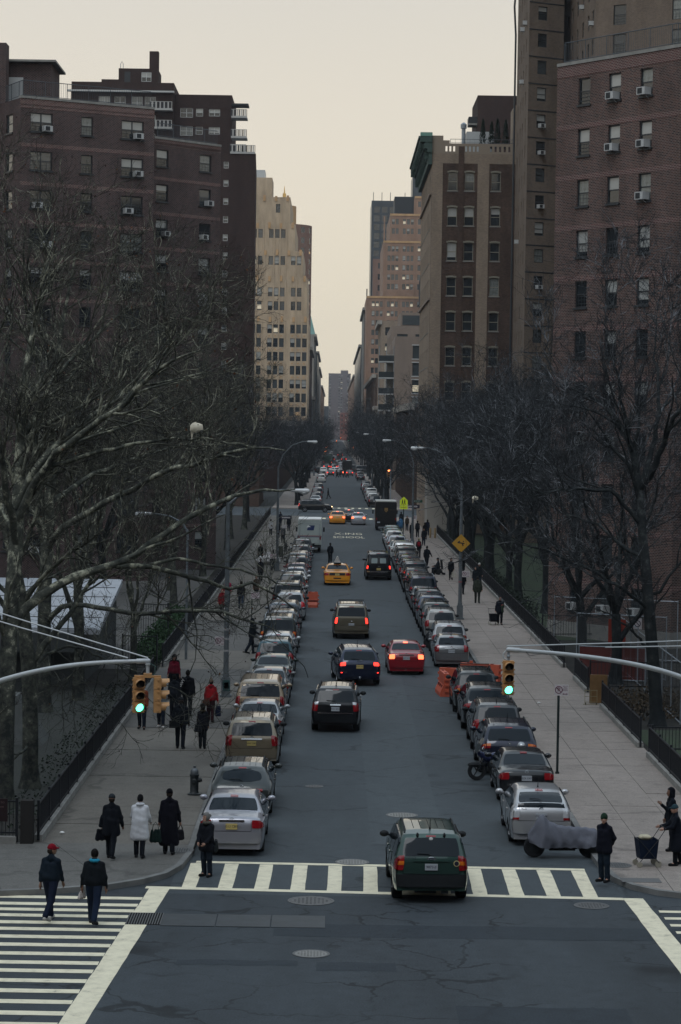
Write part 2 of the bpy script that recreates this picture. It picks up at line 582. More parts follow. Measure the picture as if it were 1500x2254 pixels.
def sheet(name, x0, x1, y0, y1, z, mat, kind='structure', parent=None, sub=1):
 mb = MB()
 mb.quad((x0, y0, z), (x1, y0, z), (x1, y1, z), (x0, y1, z))
 o = mb.build(name, mat, parent)
 if parent is None: o['kind'] = kind
 return o
sheet('ground', -4000, 4000, -200, 6500, -0.03, plain('city_ground', (0.06, 0.062, 0.06), 0.95, vary=0.3, vscale=0.02))
ave = sheet('avenue', -300, 300, -60, 59.0, 0.0, M_AVE)
road = sheet('road', XL - 0.3, XR + 0.3, 59.0, 2600, 0.0, M_ROAD)
sheet('avenue_corner', -300, XL - 0.3, 59.0, 66.0, 0.0, M_AVE)
sheet('avenue_corner', XR + 0.3, 300, 59.0, 66.0, 0.0, M_AVE)
for (a, b) in CROSS:
 sheet('cross_street', -260, XL - 0.3, a, b, 0.0, M_ROAD)
 sheet('cross_street', XR + 0.3, 260, a, b, 0.0, M_ROAD)
def ribbon(mb, path, w, z0, z1, side=1):
 """kerb: a strip of width w on one side of a path, from z0 to z1"""
 P = [Vector((p[0], p[1], 0)) for p in path]
 N = []
 for i in range(len(P)):
  t = (P[min(i + 1, len(P) - 1)] - P[max(i - 1, 0)]).normalized()
  N.append(Vector((-t.y, t.x, 0)) * side)
 for i in range(len(P) - 1):
  a, b = P[i], P[i + 1]
  c, d = b + N[i + 1] * w, a + N[i] * w
  q = [a, b, c, d] if side > 0 else [d, c, b, a]
  vs = [(p.x, p.y, z0) for p in q] + [(p.x, p.y, z1) for p in q]
  mb.add(vs, [(4, 5, 6, 7), (0, 1, 5, 4), (1, 2, 6, 5), (2, 3, 7, 6), (3, 0, 4, 7)])
KL = [(-70, 57.6), (-14, 57.9), (-8, 58.3), (-6.6, 58.7), (-5.4, 59.3), (-4.6, 60.1), (-4.05, 61.0), (-3.75, 62.2), (-3.6, 64.0)]
KR = [(7.1, 64.5), (7.15, 62.8), (7.3, 61.3), (7.65, 60.3), (8.2, 59.6), (9.0, 59.1), (10.5, 58.7), (14, 58.5), (70, 58.3)]
mb = MB(); ribbon(mb, KL, 0.16, -0.02, 0.14, 1)
mb.build('kerb', M_KERB)['kind'] = 'structure'
mb = MB(); ribbon(mb, KR, 0.16, -0.02, 0.14, 1)
mb.build('kerb', M_KERB)['kind'] = 'structure'
spans = [(64.0, CROSS[0][0]), (CROSS[0][1], CROSS[1][0]), (CROSS[1][1], CROSS[2][0]), (CROSS[2][1], 2400)]
for i, (a, b) in enumerate(spans):
 for x0, x1, s in ((XL - 0.16, XL, 0), (XR, XR + 0.16, 1)):
  k = empty('kerb', (0, 0, 0)); k['kind'] = 'structure'
  if i == 0:
   n = 40
   st = (b - a - (0.5 if s else 0)) / n
   y = a + (0.5 if s else 0)
   mbk = MB(); mbk.b2(x0, x1, 0.006, st - 0.006, -0.02, 0.14)
   me = mbk.mesh('kerb_stone', M_KERB)
   for j in range(n):
    inst('kerb_stone', me, k, (0, y + j * st, RNG.uniform(-.004, .004)))
  else:
   MB().b2(x0, x1, a, b, -0.02, 0.14).build('kerb_stone', M_KERB, k)
def flags(name, x0, x1, ncol, y0, y1, step, mat, mat2=None, p2=()):
 base = empty(name, (0, 0, 0)); base['kind'] = 'structure'
 MB().b2(x0, x1, y0, y1, -0.02, 0.118).build('bedding', M_JOINT, base)
 w = (x1 - x0) / ncol
 g = 0.009
 me = MB().b2(g, w - g, g, step - g, 0.10, 0.132).mesh('slab', mat)
 me2 = MB().b2(g, w - g, g, step - g, 0.10, 0.132).mesh('slab', mat2 or mat)
 n = int((y1 - y0) / step)
 st = (y1 - y0) / n
 for j in range(n):
  for i in range(ncol):
   use2 = any(a <= y0 + j * st < b for a, b in p2)
   o = inst('slab', me2 if use2 else me, base, (x0 + i * w, y0 + j * st, RNG.uniform(-.006, .006)))
   o.scale = (1, st / step, 1)
   o.rotation_euler = (RNG.uniform(-.0015, .0015), RNG.uniform(-.0015, .0015), 0)
 return base
flags('sidewalk_left', FL - 0.15, XL - 0.16, 1, 65.2, 308, 3.15, M_WALK_L, M_WALK_P, ((90, 96), (104, 111), (121, 139)))
flags('sidewalk_right', XR + 0.16, FR + 0.15, 3, 65.2, 308, 2.6, M_WALK_R)
def corner(name, path, back, mat, cuts):
 """corner pavement cut into flags by straight joints"""
 base = empty(name, (0, 0, 0)); base['kind'] = 'structure'
 outline = [(p[0], p[1]) for p in path] + back
 MB().prism(outline, -0.02, 0.118).build('bedding', M_JOINT, base)
 pieces = [outline]
 for (px, py, nx, ny) in cuts:
  nxt = []
  for poly in pieces:
   for sgn in (1, -1):
    out = []
    n = len(poly)
    for i in range(n):
     p, q = poly[i], poly[(i + 1) % n]
     dp = sgn * ((p[0] - px) * nx + (p[1] - py) * ny) - 0.008
     dq = sgn * ((q[0] - px) * nx + (q[1] - py) * ny) - 0.008
     if dp >= 0: out.append(p)
     if (dp >= 0) != (dq >= 0):
      t = dp / (dp - dq)
      out.append((p[0] + (q[0] - p[0]) * t, p[1] + (q[1] - p[1]) * t))
    if len(out) >= 3: nxt.append(out)
  pieces = nxt
 for poly in pieces:
  MB().prism(poly, 0.10, 0.132).build('slab', mat, base)
 return base
def inset(path, w, side):
 P = [Vector((p[0], p[1], 0)) for p in path]
 out = []
 for i in range(len(P)):
  t = (P[min(i + 1, len(P) - 1)] - P[max(i - 1, 0)]).normalized()
  q = P[i] + Vector((-t.y, t.x, 0)) * side * w
  out.append((q.x, q.y))
 return out
M_CORN = asphalt_mat('corner_concrete', (0.112, 0.108, 0.10), 0.35, 0.14, 0.15)
corner('corner_pavement_left', inset(KL, 0.16, 1), [(-3.76, 65.2), (-70, 65.2)], M_CORN,
  [(-5.5, 62.3, 0.1, 1), (-5.6, 60, 1, 0.35), (-8.3, 60, 1, 0.25), (-12, 60, 1, 0.0), (-18, 60, 1, 0)])
corner('corner_pavement_right', inset(KR, 0.16, 1), [(70, 65.2), (7.26, 65.2)], M_WALK_R,
  [(8, 62.4, 0.0, 1), (8.6, 60, 1, 0.0), (10.0, 60, 1, 0.0), (12.5, 60, 1, 0), (18, 60, 1, 0)])
for (a, b) in spans[1:]:
 for x0, x1, nm in ((FL - 0.6, XL - 0.16, 'sidewalk_left'), (XR + 0.16, FR + 0.2, 'sidewalk_right')):
  MB().b2(x0, x1, a, b, -0.02, 0.13).build(nm, M_WALK_R)['kind'] = 'structure'
sheet('yard_left', -60, FL - 0.15, 65.2, 308, 0.10, M_EARTH)
sheet('yard_right', FR + 0.15, 60, 65.2, 308, 0.10, M_EARTH)
sheet('lawn', FR + 0.35, 14.5, 66.0, 92.0, 0.115, M_GRASS)
sheet('lawn', FR + 0.35, 30, 131.0, 260.0, 0.115, M_GRASS)
sheet('lawn', -40, FL - 0.4, 70.0, 104.0, 0.115, grass_mat('worn_yard', (0.014, 0.015, 0.013), (0.018, 0.022, 0.017)))
sheet('playground_paving', -34, -9.2, 112.0, 190.0, 0.118, M_WALK_P)
cw = empty('crosswalk_near'); cw['kind'] = 'structure'
def strip(parent, p, q, w, z=0.006, name='stripe', mat=None):
 p, q = Vector((*p, z)), Vector((*q, z))
 t = (q - p).normalized(); n = Vector((-t.y, t.x, 0)) * w / 2
 L = (q - p).length
 k = max(2, int(L / 0.7))
 mb = MB()
 vs, fs = [], []
 for i in range(k + 1):
  c = p + (q - p) * i / k
  j1, j2 = RNG.uniform(-.015, .015), RNG.uniform(-.015, .015)
  vs += [c - n * (1 + j1 * 3), c + n * (1 + j2 * 3)]
 for i in range(k):
  fs.append((2 * i, 2 * i + 2, 2 * i + 3, 2 * i + 1))
 mb.add(vs, fs)
 o = mb.build(name, mat or M_MARK, parent)
 return o
strip(cw, (-4.5, 59.72), (7.3, 59.08), 0.30, 0.006)
strip(cw, (-3.45, 63.32), (6.75, 62.98), 0.28, 0.006)
for k in range(12):
 x = -3.42 + 0.905 * k
 yy = 59.6 - (x + 4.24) * 0.054 + .17
 y2 = 63.3 - (x + 3.37) * 0.033 - .16
 strip(cw, (x - 0.02, yy), (x + 0.02, y2), 0.36, 0.005)
cw2 = empty('crosswalk_left'); cw2['kind'] = 'structure'
strip(cw2, (-4.15, 59.55), (-4.95, 44.0), 0.5, 0.006)
for k, y in enumerate((58.29, 57.46, 56.78, 56.1, 55.31, 54.58, 53.76, 52.93, 52.04, 51.18, 50.4, 49.5, 48.6, 47.68, 46.75, 45.85, 45.0)):
 strip(cw2, (-10.5, y + .05), (-4.46 - (58.55 - y) * 0.052, y), 0.33, 0.005)
strip(cw2, (-10.8, 58.3), (-11.1, 44.0), 0.4, 0.006)
cw3 = empty('crosswalk_right'); cw3['kind'] = 'structure'
strip(cw3, (7.55, 59.2), (8.0, 44.0), 0.5, 0.006)
for k in range(15):
 y = 57.6 - 0.80 * k
 strip(cw3, (7.95 + (58.5 - y) * 0.03, y), (13.4, y - .05), 0.27, 0.005)
cw4 = empty('crosswalk_far'); cw4['kind'] = 'structure'
for y in (302.0, 306.0, 341.0, 345.0):
 strip(cw4, (XL + .1, y), (XR - .1, y), 0.4, 0.006)
for k in range(11):
 x = XL + 0.6 + k * 0.98
 strip(cw4, (x, 302.2), (x, 305.8), 0.4, 0.005)
 strip(cw4, (x, 341.2), (x, 344.8), 0.4, 0.005)
wd = empty('road_lettering'); wd['kind'] = 'structure'
for s, y, wdt in (('X-ING', 260.6, 3.0), ('SCHOOL', 252.4, 3.3)):
 me = text_mesh(s, 1.0, M_MARK, 0.0).copy()
 me.transform(Matrix.Rotation(-PI / 2, 4, 'X'))
 co = np.array([v.co[:] for v in me.vertices])
 wx, hy = co[:, 0].ptp() if hasattr(co, 'ptp') else np.ptp(co[:, 0]), np.ptp(co[:, 1])
 me.transform(Matrix.Diagonal((wdt / wx, 4.4 / hy, 1, 1)))
 inst('lettering', me, wd, (1.75, y + 0.0, 0.006))
for (x0, x1, y0, y1, nm) in ((-1.2, 9.5, 54.2, 55.6, 'trench_patch'), (2.6, 6.0, 46.2, 47.8, 'utility_patch'), (-3.2, -0.6, 51.2, 51.7, 'tar_patch'),
        (-0.2, 1.5, 50.8, 51.6, 'tar_patch'), (1.2, 3.3, 66, 122, 'lane_patch')):
 mb = MB()
 n = 10
 vs = []
 for i in range(n + 1):
  x = x0 + (x1 - x0) * i / n
  vs += [(x, y0 + RNG.uniform(-.06, .06), 0.004), (x, y1 + RNG.uniform(-.06, .06), 0.004)]
 mb.add(vs, [(2 * i, 2 * i + 2, 2 * i + 3, 2 * i + 1) for i in range(n)])
 if nm == 'lane_patch':
  mt = asphalt_mat('lane_asphalt', (0.0535, 0.0645, 0.0715), 0.3, 0.12, 0.2)
 else:
  mt = M_PATCH
 mb.build(nm, mt)['kind'] = 'structure'
M_CAST = plain('cast_iron', (0.10, 0.10, 0.10), 0.55, 0.4, vary=0.3, vscale=6)
M_CASTL = plain('worn_cast_iron', (0.19, 0.19, 0.18), 0.5, 0.35, vary=0.25, vscale=6)
def manhole(x, y, r, mat, label, z=0.006):
 root = empty('manhole_cover', (x, y, z))
 MB().lathe([(r * 1.14, 0), (r * 1.14, 0.006), (r * 1.02, 0.008), (r * 1.0, 0.002)], 28, cap=False).build('frame', M_CAST, root)
 mb = MB(); mb.lathe([(r, -0.002), (r, 0.004), (r * .93, 0.007), (0.001, 0.007)], 28, cap=False)
 for i in range(-4, 5):
  for j in range(-4, 5):
   if (i * i + j * j) * (r / 5.2) ** 2 < (r * .82) ** 2:
    mb.box((i * r / 5.2, j * r / 5.2, 0.009), (r / 9, r / 9, 0.006))
 mb.build('lid', mat, root)
 tag(root, label, 'manhole cover', 'manhole covers in the roadway')
manhole(2.2, 71.5, .42, M_CASTL, 'worn light manhole cover on the street ahead of the green car')
manhole(.66, 63.6, .40, M_CASTL, 'pale manhole cover on the upper line of the crosswalk')
manhole(-.38, 58.3, .50, M_CAST, 'large dark ribbed manhole cover just below the crosswalk')
manhole(-.32, 52.4, .36, M_CASTL, 'light round cover in the middle of the avenue')
manhole(6.42, 58.2, .38, M_CAST, 'black manhole cover below the right end of the crosswalk')
manhole(1.0, 103.6, .40, M_CASTL, 'worn cover on the street to the right of the black car')
manhole(-.45, 77.0, .26, M_CAST, 'small dark cover beside the parked tan car')
manhole(7.6, 63.0, .34, M_CAST, 'round cover on the right pavement beside the man in the green hat', 0.134)
manhole(-3.95, 64.3, .34, M_CAST, 'round cover on the left pavement near the kerb', 0.134)
gr = empty('drain_grating', (-4.25, 55.9, 0.004))
MB().b2(-.38, .42, -.68, .68, 0, 0.004).build('pit', plain('pit_black', (0.004, 0.004, 0.005), 0.9), gr)
me = MB().b2(-.012, .012, -.66, .66, 0.003, 0.012).mesh('bar', M_CAST)
for k in range(14): inst('bar', me, gr, (-.36 + k * .06, 0, 0))
tag(gr, 'dark slotted drain grating at the edge of the left crosswalk', 'grating')
me = MB().b2(-.62, .62, -.68, .68, 0, 0.010).mesh('steel_plate', plain('steel_plate', (0.028, 0.034, 0.039), 0.55, 0.2, vary=0.35, vscale=2.5))
for k, w in enumerate(('first', 'second', 'third')):
 tag(inst('steel_plate', me, None, (-3.19 + k * 1.27, 55.8, 0.004)), 'flat steel cover plate in the avenue, %s from the grating' % w, 'steel plate', 'steel plates beside the drain grating')
tag(MB().b2(-.5, .5, -.28, .28, 0, .012).build('tactile_ramp', plain('ribbed_ramp', (0.12, 0.12, 0.12), .8), None, loc=(7.95, 60.9, .132)), 'ribbed kerb ramp plate by the right corner kerb', 'ramp plate')
for i, (x, y, l) in enumerate(((-7.35, 66.6, 'crumpled white paper by the left fence foot'), (8.7, 100.2, 'scrap of pale paper on the right pavement by the signal'), (4.2, 118.5, 'pale litter in the road beside the red car'))):
 mb = MB(); mb.ball((0, 0, .04), (.07, .05, .04), 6, 0, 4)
 tag(mb.build('litter', M_WHITE, None, loc=(x, y, .13 if i != 2 else 0)), l, 'litter')
# ================================================================ buildings
M_WG = plain('window_glass', (0.016, 0.022, 0.026), 0.06, 0, 0.8)
M_WG2 = plain('window_glass_grey', (0.045, 0.055, 0.06), 0.08, 0, 0.9)
M_BLIND = plain('blind_behind_glass', (0.30, 0.31, 0.30), 0.25, 0, 0.7, 0.4, vary=0.12, vscale=1.2)
M_CURT = plain('curtain_behind_glass', (0.13, 0.145, 0.14), 0.25, 0, 0.7, 0.4, vary=0.5, vscale=3.5)
M_LIT = plain('lit_room', (0.3, 0.22, 0.12), 0.3, emit=(1.0, 0.62, 0.30), es=0.28, vary=0.4, vscale=1.4)
M_LITC = plain('lit_office', (0.3, 0.28, 0.22), 0.3, emit=(1.0, 0.86, 0.62), es=0.38, vary=0.4, vscale=1.4)
M_FR_DK = plain('dark_window_frame', (0.018, 0.022, 0.026), 0.5)
M_FR_WH = plain('white_window_frame', (0.42, 0.43, 0.43), 0.5)
M_FR_TAN = plain('tan_window_trim', (0.21, 0.195, 0.155), 0.7)
M_SILL = plain('stone_sill', (0.22, 0.215, 0.20), 0.85)
M_ROOF = plain('roof_felt', (0.05, 0.05, 0.052), 0.9)
M_AC = plain('air_conditioner_case', (0.40, 0.41, 0.41), 0.5, vary=0.12, vscale=4)
M_GRILLE = plain('dark_grille', (0.03, 0.033, 0.036), 0.6)
BR_R1 = brick_mat('red_brown_brick', (0.112, 0.057, 0.047), (0.032, 0.025, 0.028), (0.195, 0.155, 0.138), ms=.016, soot=0.3)
BR_L1 = brick_mat('dark_plum_brick', (0.072, 0.042, 0.040), (0.025, 0.019, 0.023), (0.15, 0.12, 0.112), ms=.016, soot=0.3)
BR_L2 = brick_mat('deep_maroon_brick', (0.050, 0.029, 0.026), (0.031, 0.020, 0.019), (0.06, 0.045, 0.04), soot=0.25)
BR_R2 = brick_mat('drab_tan_brick', (0.165, 0.125, 0.095), (0.115, 0.088, 0.070), (0.20, 0.168, 0.142), soot=0.22)
BR_R3 = brick_mat('rust_brick', (0.098, 0.062, 0.049), (0.052, 0.036, 0.032), (0.09, 0.065, 0.05), soot=0.4)
BR_R3T = brick_mat('buff_brick', (0.285, 0.222, 0.168), (0.215, 0.168, 0.132), (0.26, 0.215, 0.17), soot=0.2)
BR_BAND = brick_mat('red_band_brick', (0.115, 0.042, 0.040), (0.065, 0.030, 0.032), (0.25, 0.20, 0.18), ms=.017, soot=0.2)
ST_TAN = stone_mat('tan_terracotta', (0.42, 0.325, 0.225), 0.28)
ST_TAN2 = stone_mat('orange_trim', (0.46, 0.29, 0.15), 0.2)
ST_BROWN = stone_mat('brown_office_brick', (0.27, 0.172, 0.122), 0.25)
ST_PINK = stone_mat('pinkish_brick', (0.20, 0.12, 0.092), 0.2)
ST_GREY = stone_mat('grey_limestone', (0.30, 0.28, 0.25), 0.3)
ST_TAUPE = stone_mat('taupe_panel', (0.21, 0.165, 0.135), 0.12)
ST_DARK = stone_mat('dark_glass_tower', (0.045, 0.055, 0.065), 0.15, rough=0.3)
ST_COPPER = stone_mat('green_copper', (0.16, 0.30, 0.25), 0.25)
ST_COPDK = stone_mat('dark_copper', (0.055, 0.085, 0.075), 0.3)
PANES = {}
M_RAILG = plain('roof_rail_grey', (.075, .085, .095), .6)
FRAMES = {}
def pane_mesh(w, h, kind):
 k = (round(w, 2), round(h, 2), kind)
 if k in PANES: return PANES[k]
 mb = MB()
 def q(z0, z1, m, y=0.0): mb.quad((0, y, z0), (w, y, z0), (w, y, z1), (0, y, z1), m)
 if kind.startswith('blind'):
  f = float(kind[5:])
  q(h * (1 - f), h, 1); q(0, h * (1 - f), 0)
  mats = [M_WG, M_BLIND]
 elif kind.startswith('curt'):
  f = float(kind[4:])
  q(h * (1 - f), h, 1); q(0, h * (1 - f), 0)
  mats = [M_WG, M_CURT]
 elif kind == 'lit':
  q(0, h * .45, 1); q(h * .45, h, 0); mats = [M_WG2, M_LIT]
 elif kind == 'litc':
  q(h * .12, h * .6, 1); q(h * .6, h, 0); q(0, h * .12, 0); mats = [M_WG2, M_LITC]
 elif kind == 'grey':
  q(0, h, 0); mats = [M_WG2]
 else:
  q(0, h, 0); mats = [M_WG]
 me = mb.mesh('pane', mats)
 PANES[k] = me
 return me
def frame_mesh(w, h, style):
 k = (round(w, 2), round(h, 2), style)
 if k in FRAMES: return FRAMES[k]
 mb = MB()
 t = {'thin': 0.05, 'office': 0.06}.get(style, 0.07)
 d = 0.07
 mb.b2(0, t, -d, 0.0, 0, h); mb.b2(w - t, w, -d, 0.0, 0, h)
 mb.b2(t, w - t, -d, 0.0, 0, t); mb.b2(t, w - t, -d, 0.0, h - t, h)
 mid = h * 0.5
 if style in ('dh', 'white', 'arch', 'office', 'guard'):
  mb.b2(t, w - t, -d + .012, 0.0, mid - t / 2, mid + t / 2)
 if style in ('pair', 'whitepair', 'guardpair'):
  mb.b2(w / 2 - t * .6, w / 2 + t * .6, -d + .006, 0.0, t, h - t)
  mb.b2(t, w / 2 - t * .6, -d + .012, 0.0, mid - t / 2, mid + t / 2)
  mb.b2(w / 2 + t * .6, w - t, -d + .012, 0.0, mid - t / 2, mid + t / 2)
 if style in ('guard', 'guardpair'):
  for z in (0.14, 0.28, 0.42):
   mb.b2(t, w - t, -d - .03, -d - .015, h * z, h * z + .02)
  for i in range(1, 4):
   mb.b2(w * i / 4 - .008, w * i / 4 + .008, -d - .032, -d - .02, 0.02, h * .45)
 mat = M_FR_DK
 if style in ('white', 'whitepair', 'thin'): mat = M_FR_WH
 if style == 'arch': mat = M_FR_TAN
 me = mb.mesh('window', mat)
 FRAMES[k] = me
 return me
WR = random.Random(11)
def pick_pane(mix):
 r = WR.random()
 for p, k in mix:
  if r < p: return k
  r -= p
 return 'dark'
MIX_APT = [(0.34, 'dark'), (0.10, 'blind0.35'), (0.16, 'blind0.5'), (0.10, 'blind0.8'), (0.14, 'curt1.0'), (0.12, 'grey')]
MIX_OFF = [(0.34, 'dark'), (0.22, 'grey'), (0.14, 'blind0.5'), (0.14, 'blind0.8'), (0.06, 'lit'), (0.06, 'litc')]
MIX_OFF2 = [(0.40, 'grey'), (0.20, 'blind0.5'), (0.12, 'blind0.8'), (0.12, 'litc'), (0.1, 'dark')]
AC_MESH = MB().box((0, -.17, .2), (.62, .5, .40)).mesh('air_conditioner', M_AC)
ACG_MESH = MB().b2(-.24, .10, -.432, -.421, .05, .35).mesh('grille', M_GRILLE)
AC_BR = MB().box((.2, -.2, -.08), (.03, .42, .03), rx=-.5).mesh('bracket', M_AC)
class Bldg:
 def __init__(self, name, label, cat='building', loc=(0, 0, 0), group=None):
  self.root = empty(name, loc)
  tag(self.root, label, cat, group)
 def face(self, P0, P1, z0, z1, mat, wins=(), reveal=0.16, name='wall', sill=None, mix=MIX_APT, reveal_mat=None, acp=0.0, panes=None):
  """wall from P0 (left) to P1 (right, as seen from outside) with real openings; wins: (u0, u1, z0, z1, style)"""
  P0, P1 = Vector((*P0, 0)), Vector((*P1, 0))
  L = (P1 - P0).length
  t = (P1 - P0) / L
  inw = Vector((-t.y, t.x, 0))
  rz = math.atan2(t.y, t.x)
  mb = MB()
  def pt(u, z, d=0.0): return P0 + t * u + inw * d + Vector((0, 0, z))
  wins = [w for w in wins if w[0] > 0.01 and w[1] < L - .01 and w[2] > z0 and w[3] < z1]
  rows = {}
  for w in wins: rows.setdefault((round(w[2], 3), round(w[3], 3)), []).append(w)
  bands = sorted(rows)
  ok = all(bands[i][1] <= bands[i + 1][0] + 1e-6 for i in range(len(bands) - 1))
  def rect(u0, u1, a, b):
   if u1 - u0 < 1e-4 or b - a < 1e-4: return
   mb.quad(pt(u0, a), pt(u1, a), pt(u1, b), pt(u0, b), 0, [(u0, a), (u1, a), (u1, b), (u0, b)])
  if ok:
   z = z0
   for (a, b) in bands:
    rect(0, L, z, a)
    u = 0
    for w in sorted(rows[(a, b)]):
     rect(u, w[0], a, b)
     u = w[1]
    rect(u, L, a, b)
    z = b
   rect(0, L, z, z1)
  else:
   us = sorted({0, L, *[w[0] for w in wins], *[w[1] for w in wins]})
   zs = sorted({z0, z1, *[w[2] for w in wins], *[w[3] for w in wins]})
   for i in range(len(us) - 1):
    for j in range(len(zs) - 1):
     cu, cz = (us[i] + us[i + 1]) / 2, (zs[j] + zs[j + 1]) / 2
     if not any(w[0] < cu < w[1] and w[2] < cz < w[3] for w in wins):
      rect(us[i], us[i + 1], zs[j], zs[j + 1])
  for w in wins:
   u0, u1, a, b = w[:4]
   d = reveal + 0.03
   for q in ((pt(u0, a), pt(u0, a, d), pt(u0, b, d), pt(u0, b)), (pt(u1, a, d), pt(u1, a), pt(u1, b), pt(u1, b, d)),
      (pt(u0, b), pt(u0, b, d), pt(u1, b, d), pt(u1, b)), (pt(u0, a, d), pt(u0, a), pt(u1, a), pt(u1, a, d))):
    mb.quad(*q, 0, [(u0, a), (u0 + d, a), (u0 + d, b), (u0, b)])
  mb.build(name, mat, self.root)
  for i, w in enumerate(wins):
   u0, u1, a, b = w[:4]
   st = w[4] if len(w) > 4 else 'dh'
   o = inst('window', frame_mesh(u1 - u0, b - a, st), self.root, pt(u0, a, reveal), rz)
   pk = w[5] if len(w) > 5 else pick_pane(panes or mix)
   inst('pane', pane_mesh(u1 - u0, b - a, pk), o, (0, -0.03, 0))
   if sill:
    sk = ('sill', round(u1 - u0, 2))
    if sk not in FRAMES: FRAMES[sk] = MB().b2(-.08, u1 - u0 + .08, -.08, .14, -.10, 0.0).mesh('sill', sill)
    inst('sill', FRAMES[sk], o, (0, -reveal, -0.001))
   if (len(w) > 6 and w[6] == 'ac') or (len(w) <= 6 and WR.random() < acp):
    uc = (u0 + u1) / 2 if (u1 - u0) < 1.2 else u0 + (u1 - u0) * (.3 if WR.random() < .5 else .72)
    ac = inst('air_conditioner', AC_MESH, self.root, pt(uc, a + .03, 0), rz)
    inst('grille', ACG_MESH, ac)
    if WR.random() < .5: inst('bracket', AC_BR, ac)
  return L
 def box(self, name, x0, x1, y0, y1, z0, z1, mat, uvs=True):
  """plain block with wall UVs in metres"""
  mb = MB()
  P = [(x0, y0), (x1, y0), (x1, y1), (x0, y1)]
  for i in range(4):
   a, b = P[i], P[(i + 1) % 4]
   L = math.hypot(b[0] - a[0], b[1] - a[1])
   mb.quad((*a, z0), (*b, z0), (*b, z1), (*a, z1), 0, [(0, z0), (L, z0), (L, z1), (0, z1)])
  mb.quad((x0, y0, z1), (x1, y0, z1), (x1, y1, z1), (x0, y1, z1), 0, [(x0, y0), (x1, y0), (x1, y1), (x0, y1)])
  mb.quad((x0, y1, z0), (x1, y1, z0), (x1, y0, z0), (x0, y0, z0), 0, [(0, 0)] * 4)
  return mb.build(name, mat, self.root)
 def hull(self, pts, z0, z1, mat, skip=(), roof=True):
  """closed footprint (counter-clockwise from above) minus the sides listed in skip"""
  mb = MB()
  n = len(pts)
  for i in range(n):
   if i in skip: continue
   a, b = pts[i], pts[(i + 1) % n]
   L = math.hypot(b[0] - a[0], b[1] - a[1])
   mb.quad((*a, z0), (*b, z0), (*b, z1), (*a, z1), 0, [(0, z0), (L, z0), (L, z1), (0, z1)])
  if mb.f: mb.build('side_wall', mat, self.root)
  if roof:
   MB().add([(p[0], p[1], z1 - 0.25) for p in pts], [tuple(range(n))]).build('roof', M_ROOF, self.root)
 def band(self, P0, P1, z0, z1, mat, proud=0.012, name='brick_band', thick=0.03, over=0.0):
  P0, P1 = Vector((*P0, 0)), Vector((*P1, 0))
  L = (P1 - P0).length
  t = (P1 - P0) / L
  n = Vector((t.y, -t.x, 0))
  mb = MB()
  A, B = P0 - t * over + n * proud, P1 + t * over + n * proud
  C, D = P1 + t * over - n * thick, P0 - t * over - n * thick
  za, zb = Vector((0, 0, z0)), Vector((0, 0, z1))
  L2 = L + 2 * over
  mb.quad(A + za, B + za, B + zb, A + zb, 0, [(0, z0), (L2, z0), (L2, z1), (0, z1)])
  mb.quad(A + zb, B + zb, C + zb, D + zb, 0, [(0, z1), (L2, z1), (L2, z1 + .05), (0, z1 + .05)])
  mb.quad(D + za, C + za, B + za, A + za, 0, [(0, z0), (L2, z0), (L2, z0 + .05), (0, z0 + .05)])
  mb.quad(B + za, C + za, C + zb, B + zb, 0, [(0, z0), (.05, z0), (.05, z1), (0, z1)])
  mb.quad(D + za, A + za, A + zb, D + zb, 0, [(0, z0), (.05, z0), (.05, z1), (0, z1)])
  return mb.build(name, mat, self.root)
 def rail(self, path, z, h=1.05, step=0.14, mat=None, name='roof_railing'):
  mb = MB()
  for i in range(len(path) - 1):
   a, b = Vector((*path[i], z)), Vector((*path[i + 1], z))
   L = (b - a).length
   for zz, r in ((h, .028), (0.12, .022)):
    mb.tube([a + Vector((0, 0, zz)), b + Vector((0, 0, zz))], r, 5)
   n = max(1, int(L / step))
   for k in range(n + 1):
    p = a + (b - a) * k / n
    big = k % 12 == 0
    mb.tube([p, p + Vector((0, 0, h))], .026 if big else .009, 4, cap=False)
  return mb.build(name, mat or M_RAILG, self.root)
b = Bldg('brick_apartment_block', 'red-brown brick apartment block with air conditioners at the right edge')
P0, P1 = (12.11, 134.7), (17.9, 126.9)
P2, P3 = (27.0, 133.4), (21.2, 141.2)
wins = []
acs = {(0, 1), (0, 2), (1, 1), (1, 2), (2, 2)}
for r in range(11):
 zt = 30.78 - r * 2.77
 for c, u in enumerate((1.75, 4.16, 6.6)):
  st = 'guard' if WR.random() < .5 else 'dh'
  pk = {(0, 0): 'dark', (0, 1): 'blind0.5', (0, 2): 'curt0.5', (1, 0): 'blind0.5', (1, 1): 'blind0.5', (1, 2): 'blind0.5', (2, 0): 'curt1.0', (2, 1): 'blind0.5', (3, 0): 'blind0.8', (4, 1): 'blind0.5', (4, 2): 'blind0.8'}.get((r, c), None) or pick_pane(MIX_APT)
  wins.append((u, u + .95, zt - 1.45, zt, st, pk, 'ac' if (r, c) in acs or r == 10 else ''))
b.face(P0, P1, 0, 31.6, BR_R1, wins, sill=M_FR_DK)
wins2 = [(u, u + .95, 30.78 - r * 2.77 - 1.45, 30.78 - r * 2.77, 'dh') for r in range(11) for u in (1.6, 4.6, 7.6)]
b.face(P1, P2, 0, 31.6, BR_R1, wins2, sill=M_FR_DK)
b.hull([P0, P1, P2, P3], 0, 31.6, BR_R1, skip=(0, 1))
for r in range(11):
 z = 31.6 - 0.05 - r * 2.77 - 0.55 if r else 31.0
 for A_, B_ in ((P0, P1), (P1, P2)):
  if r: b.band(A_, B_, 28.05 - (r - 1) * 2.77, 28.32 - (r - 1) * 2.77, BR_BAND)
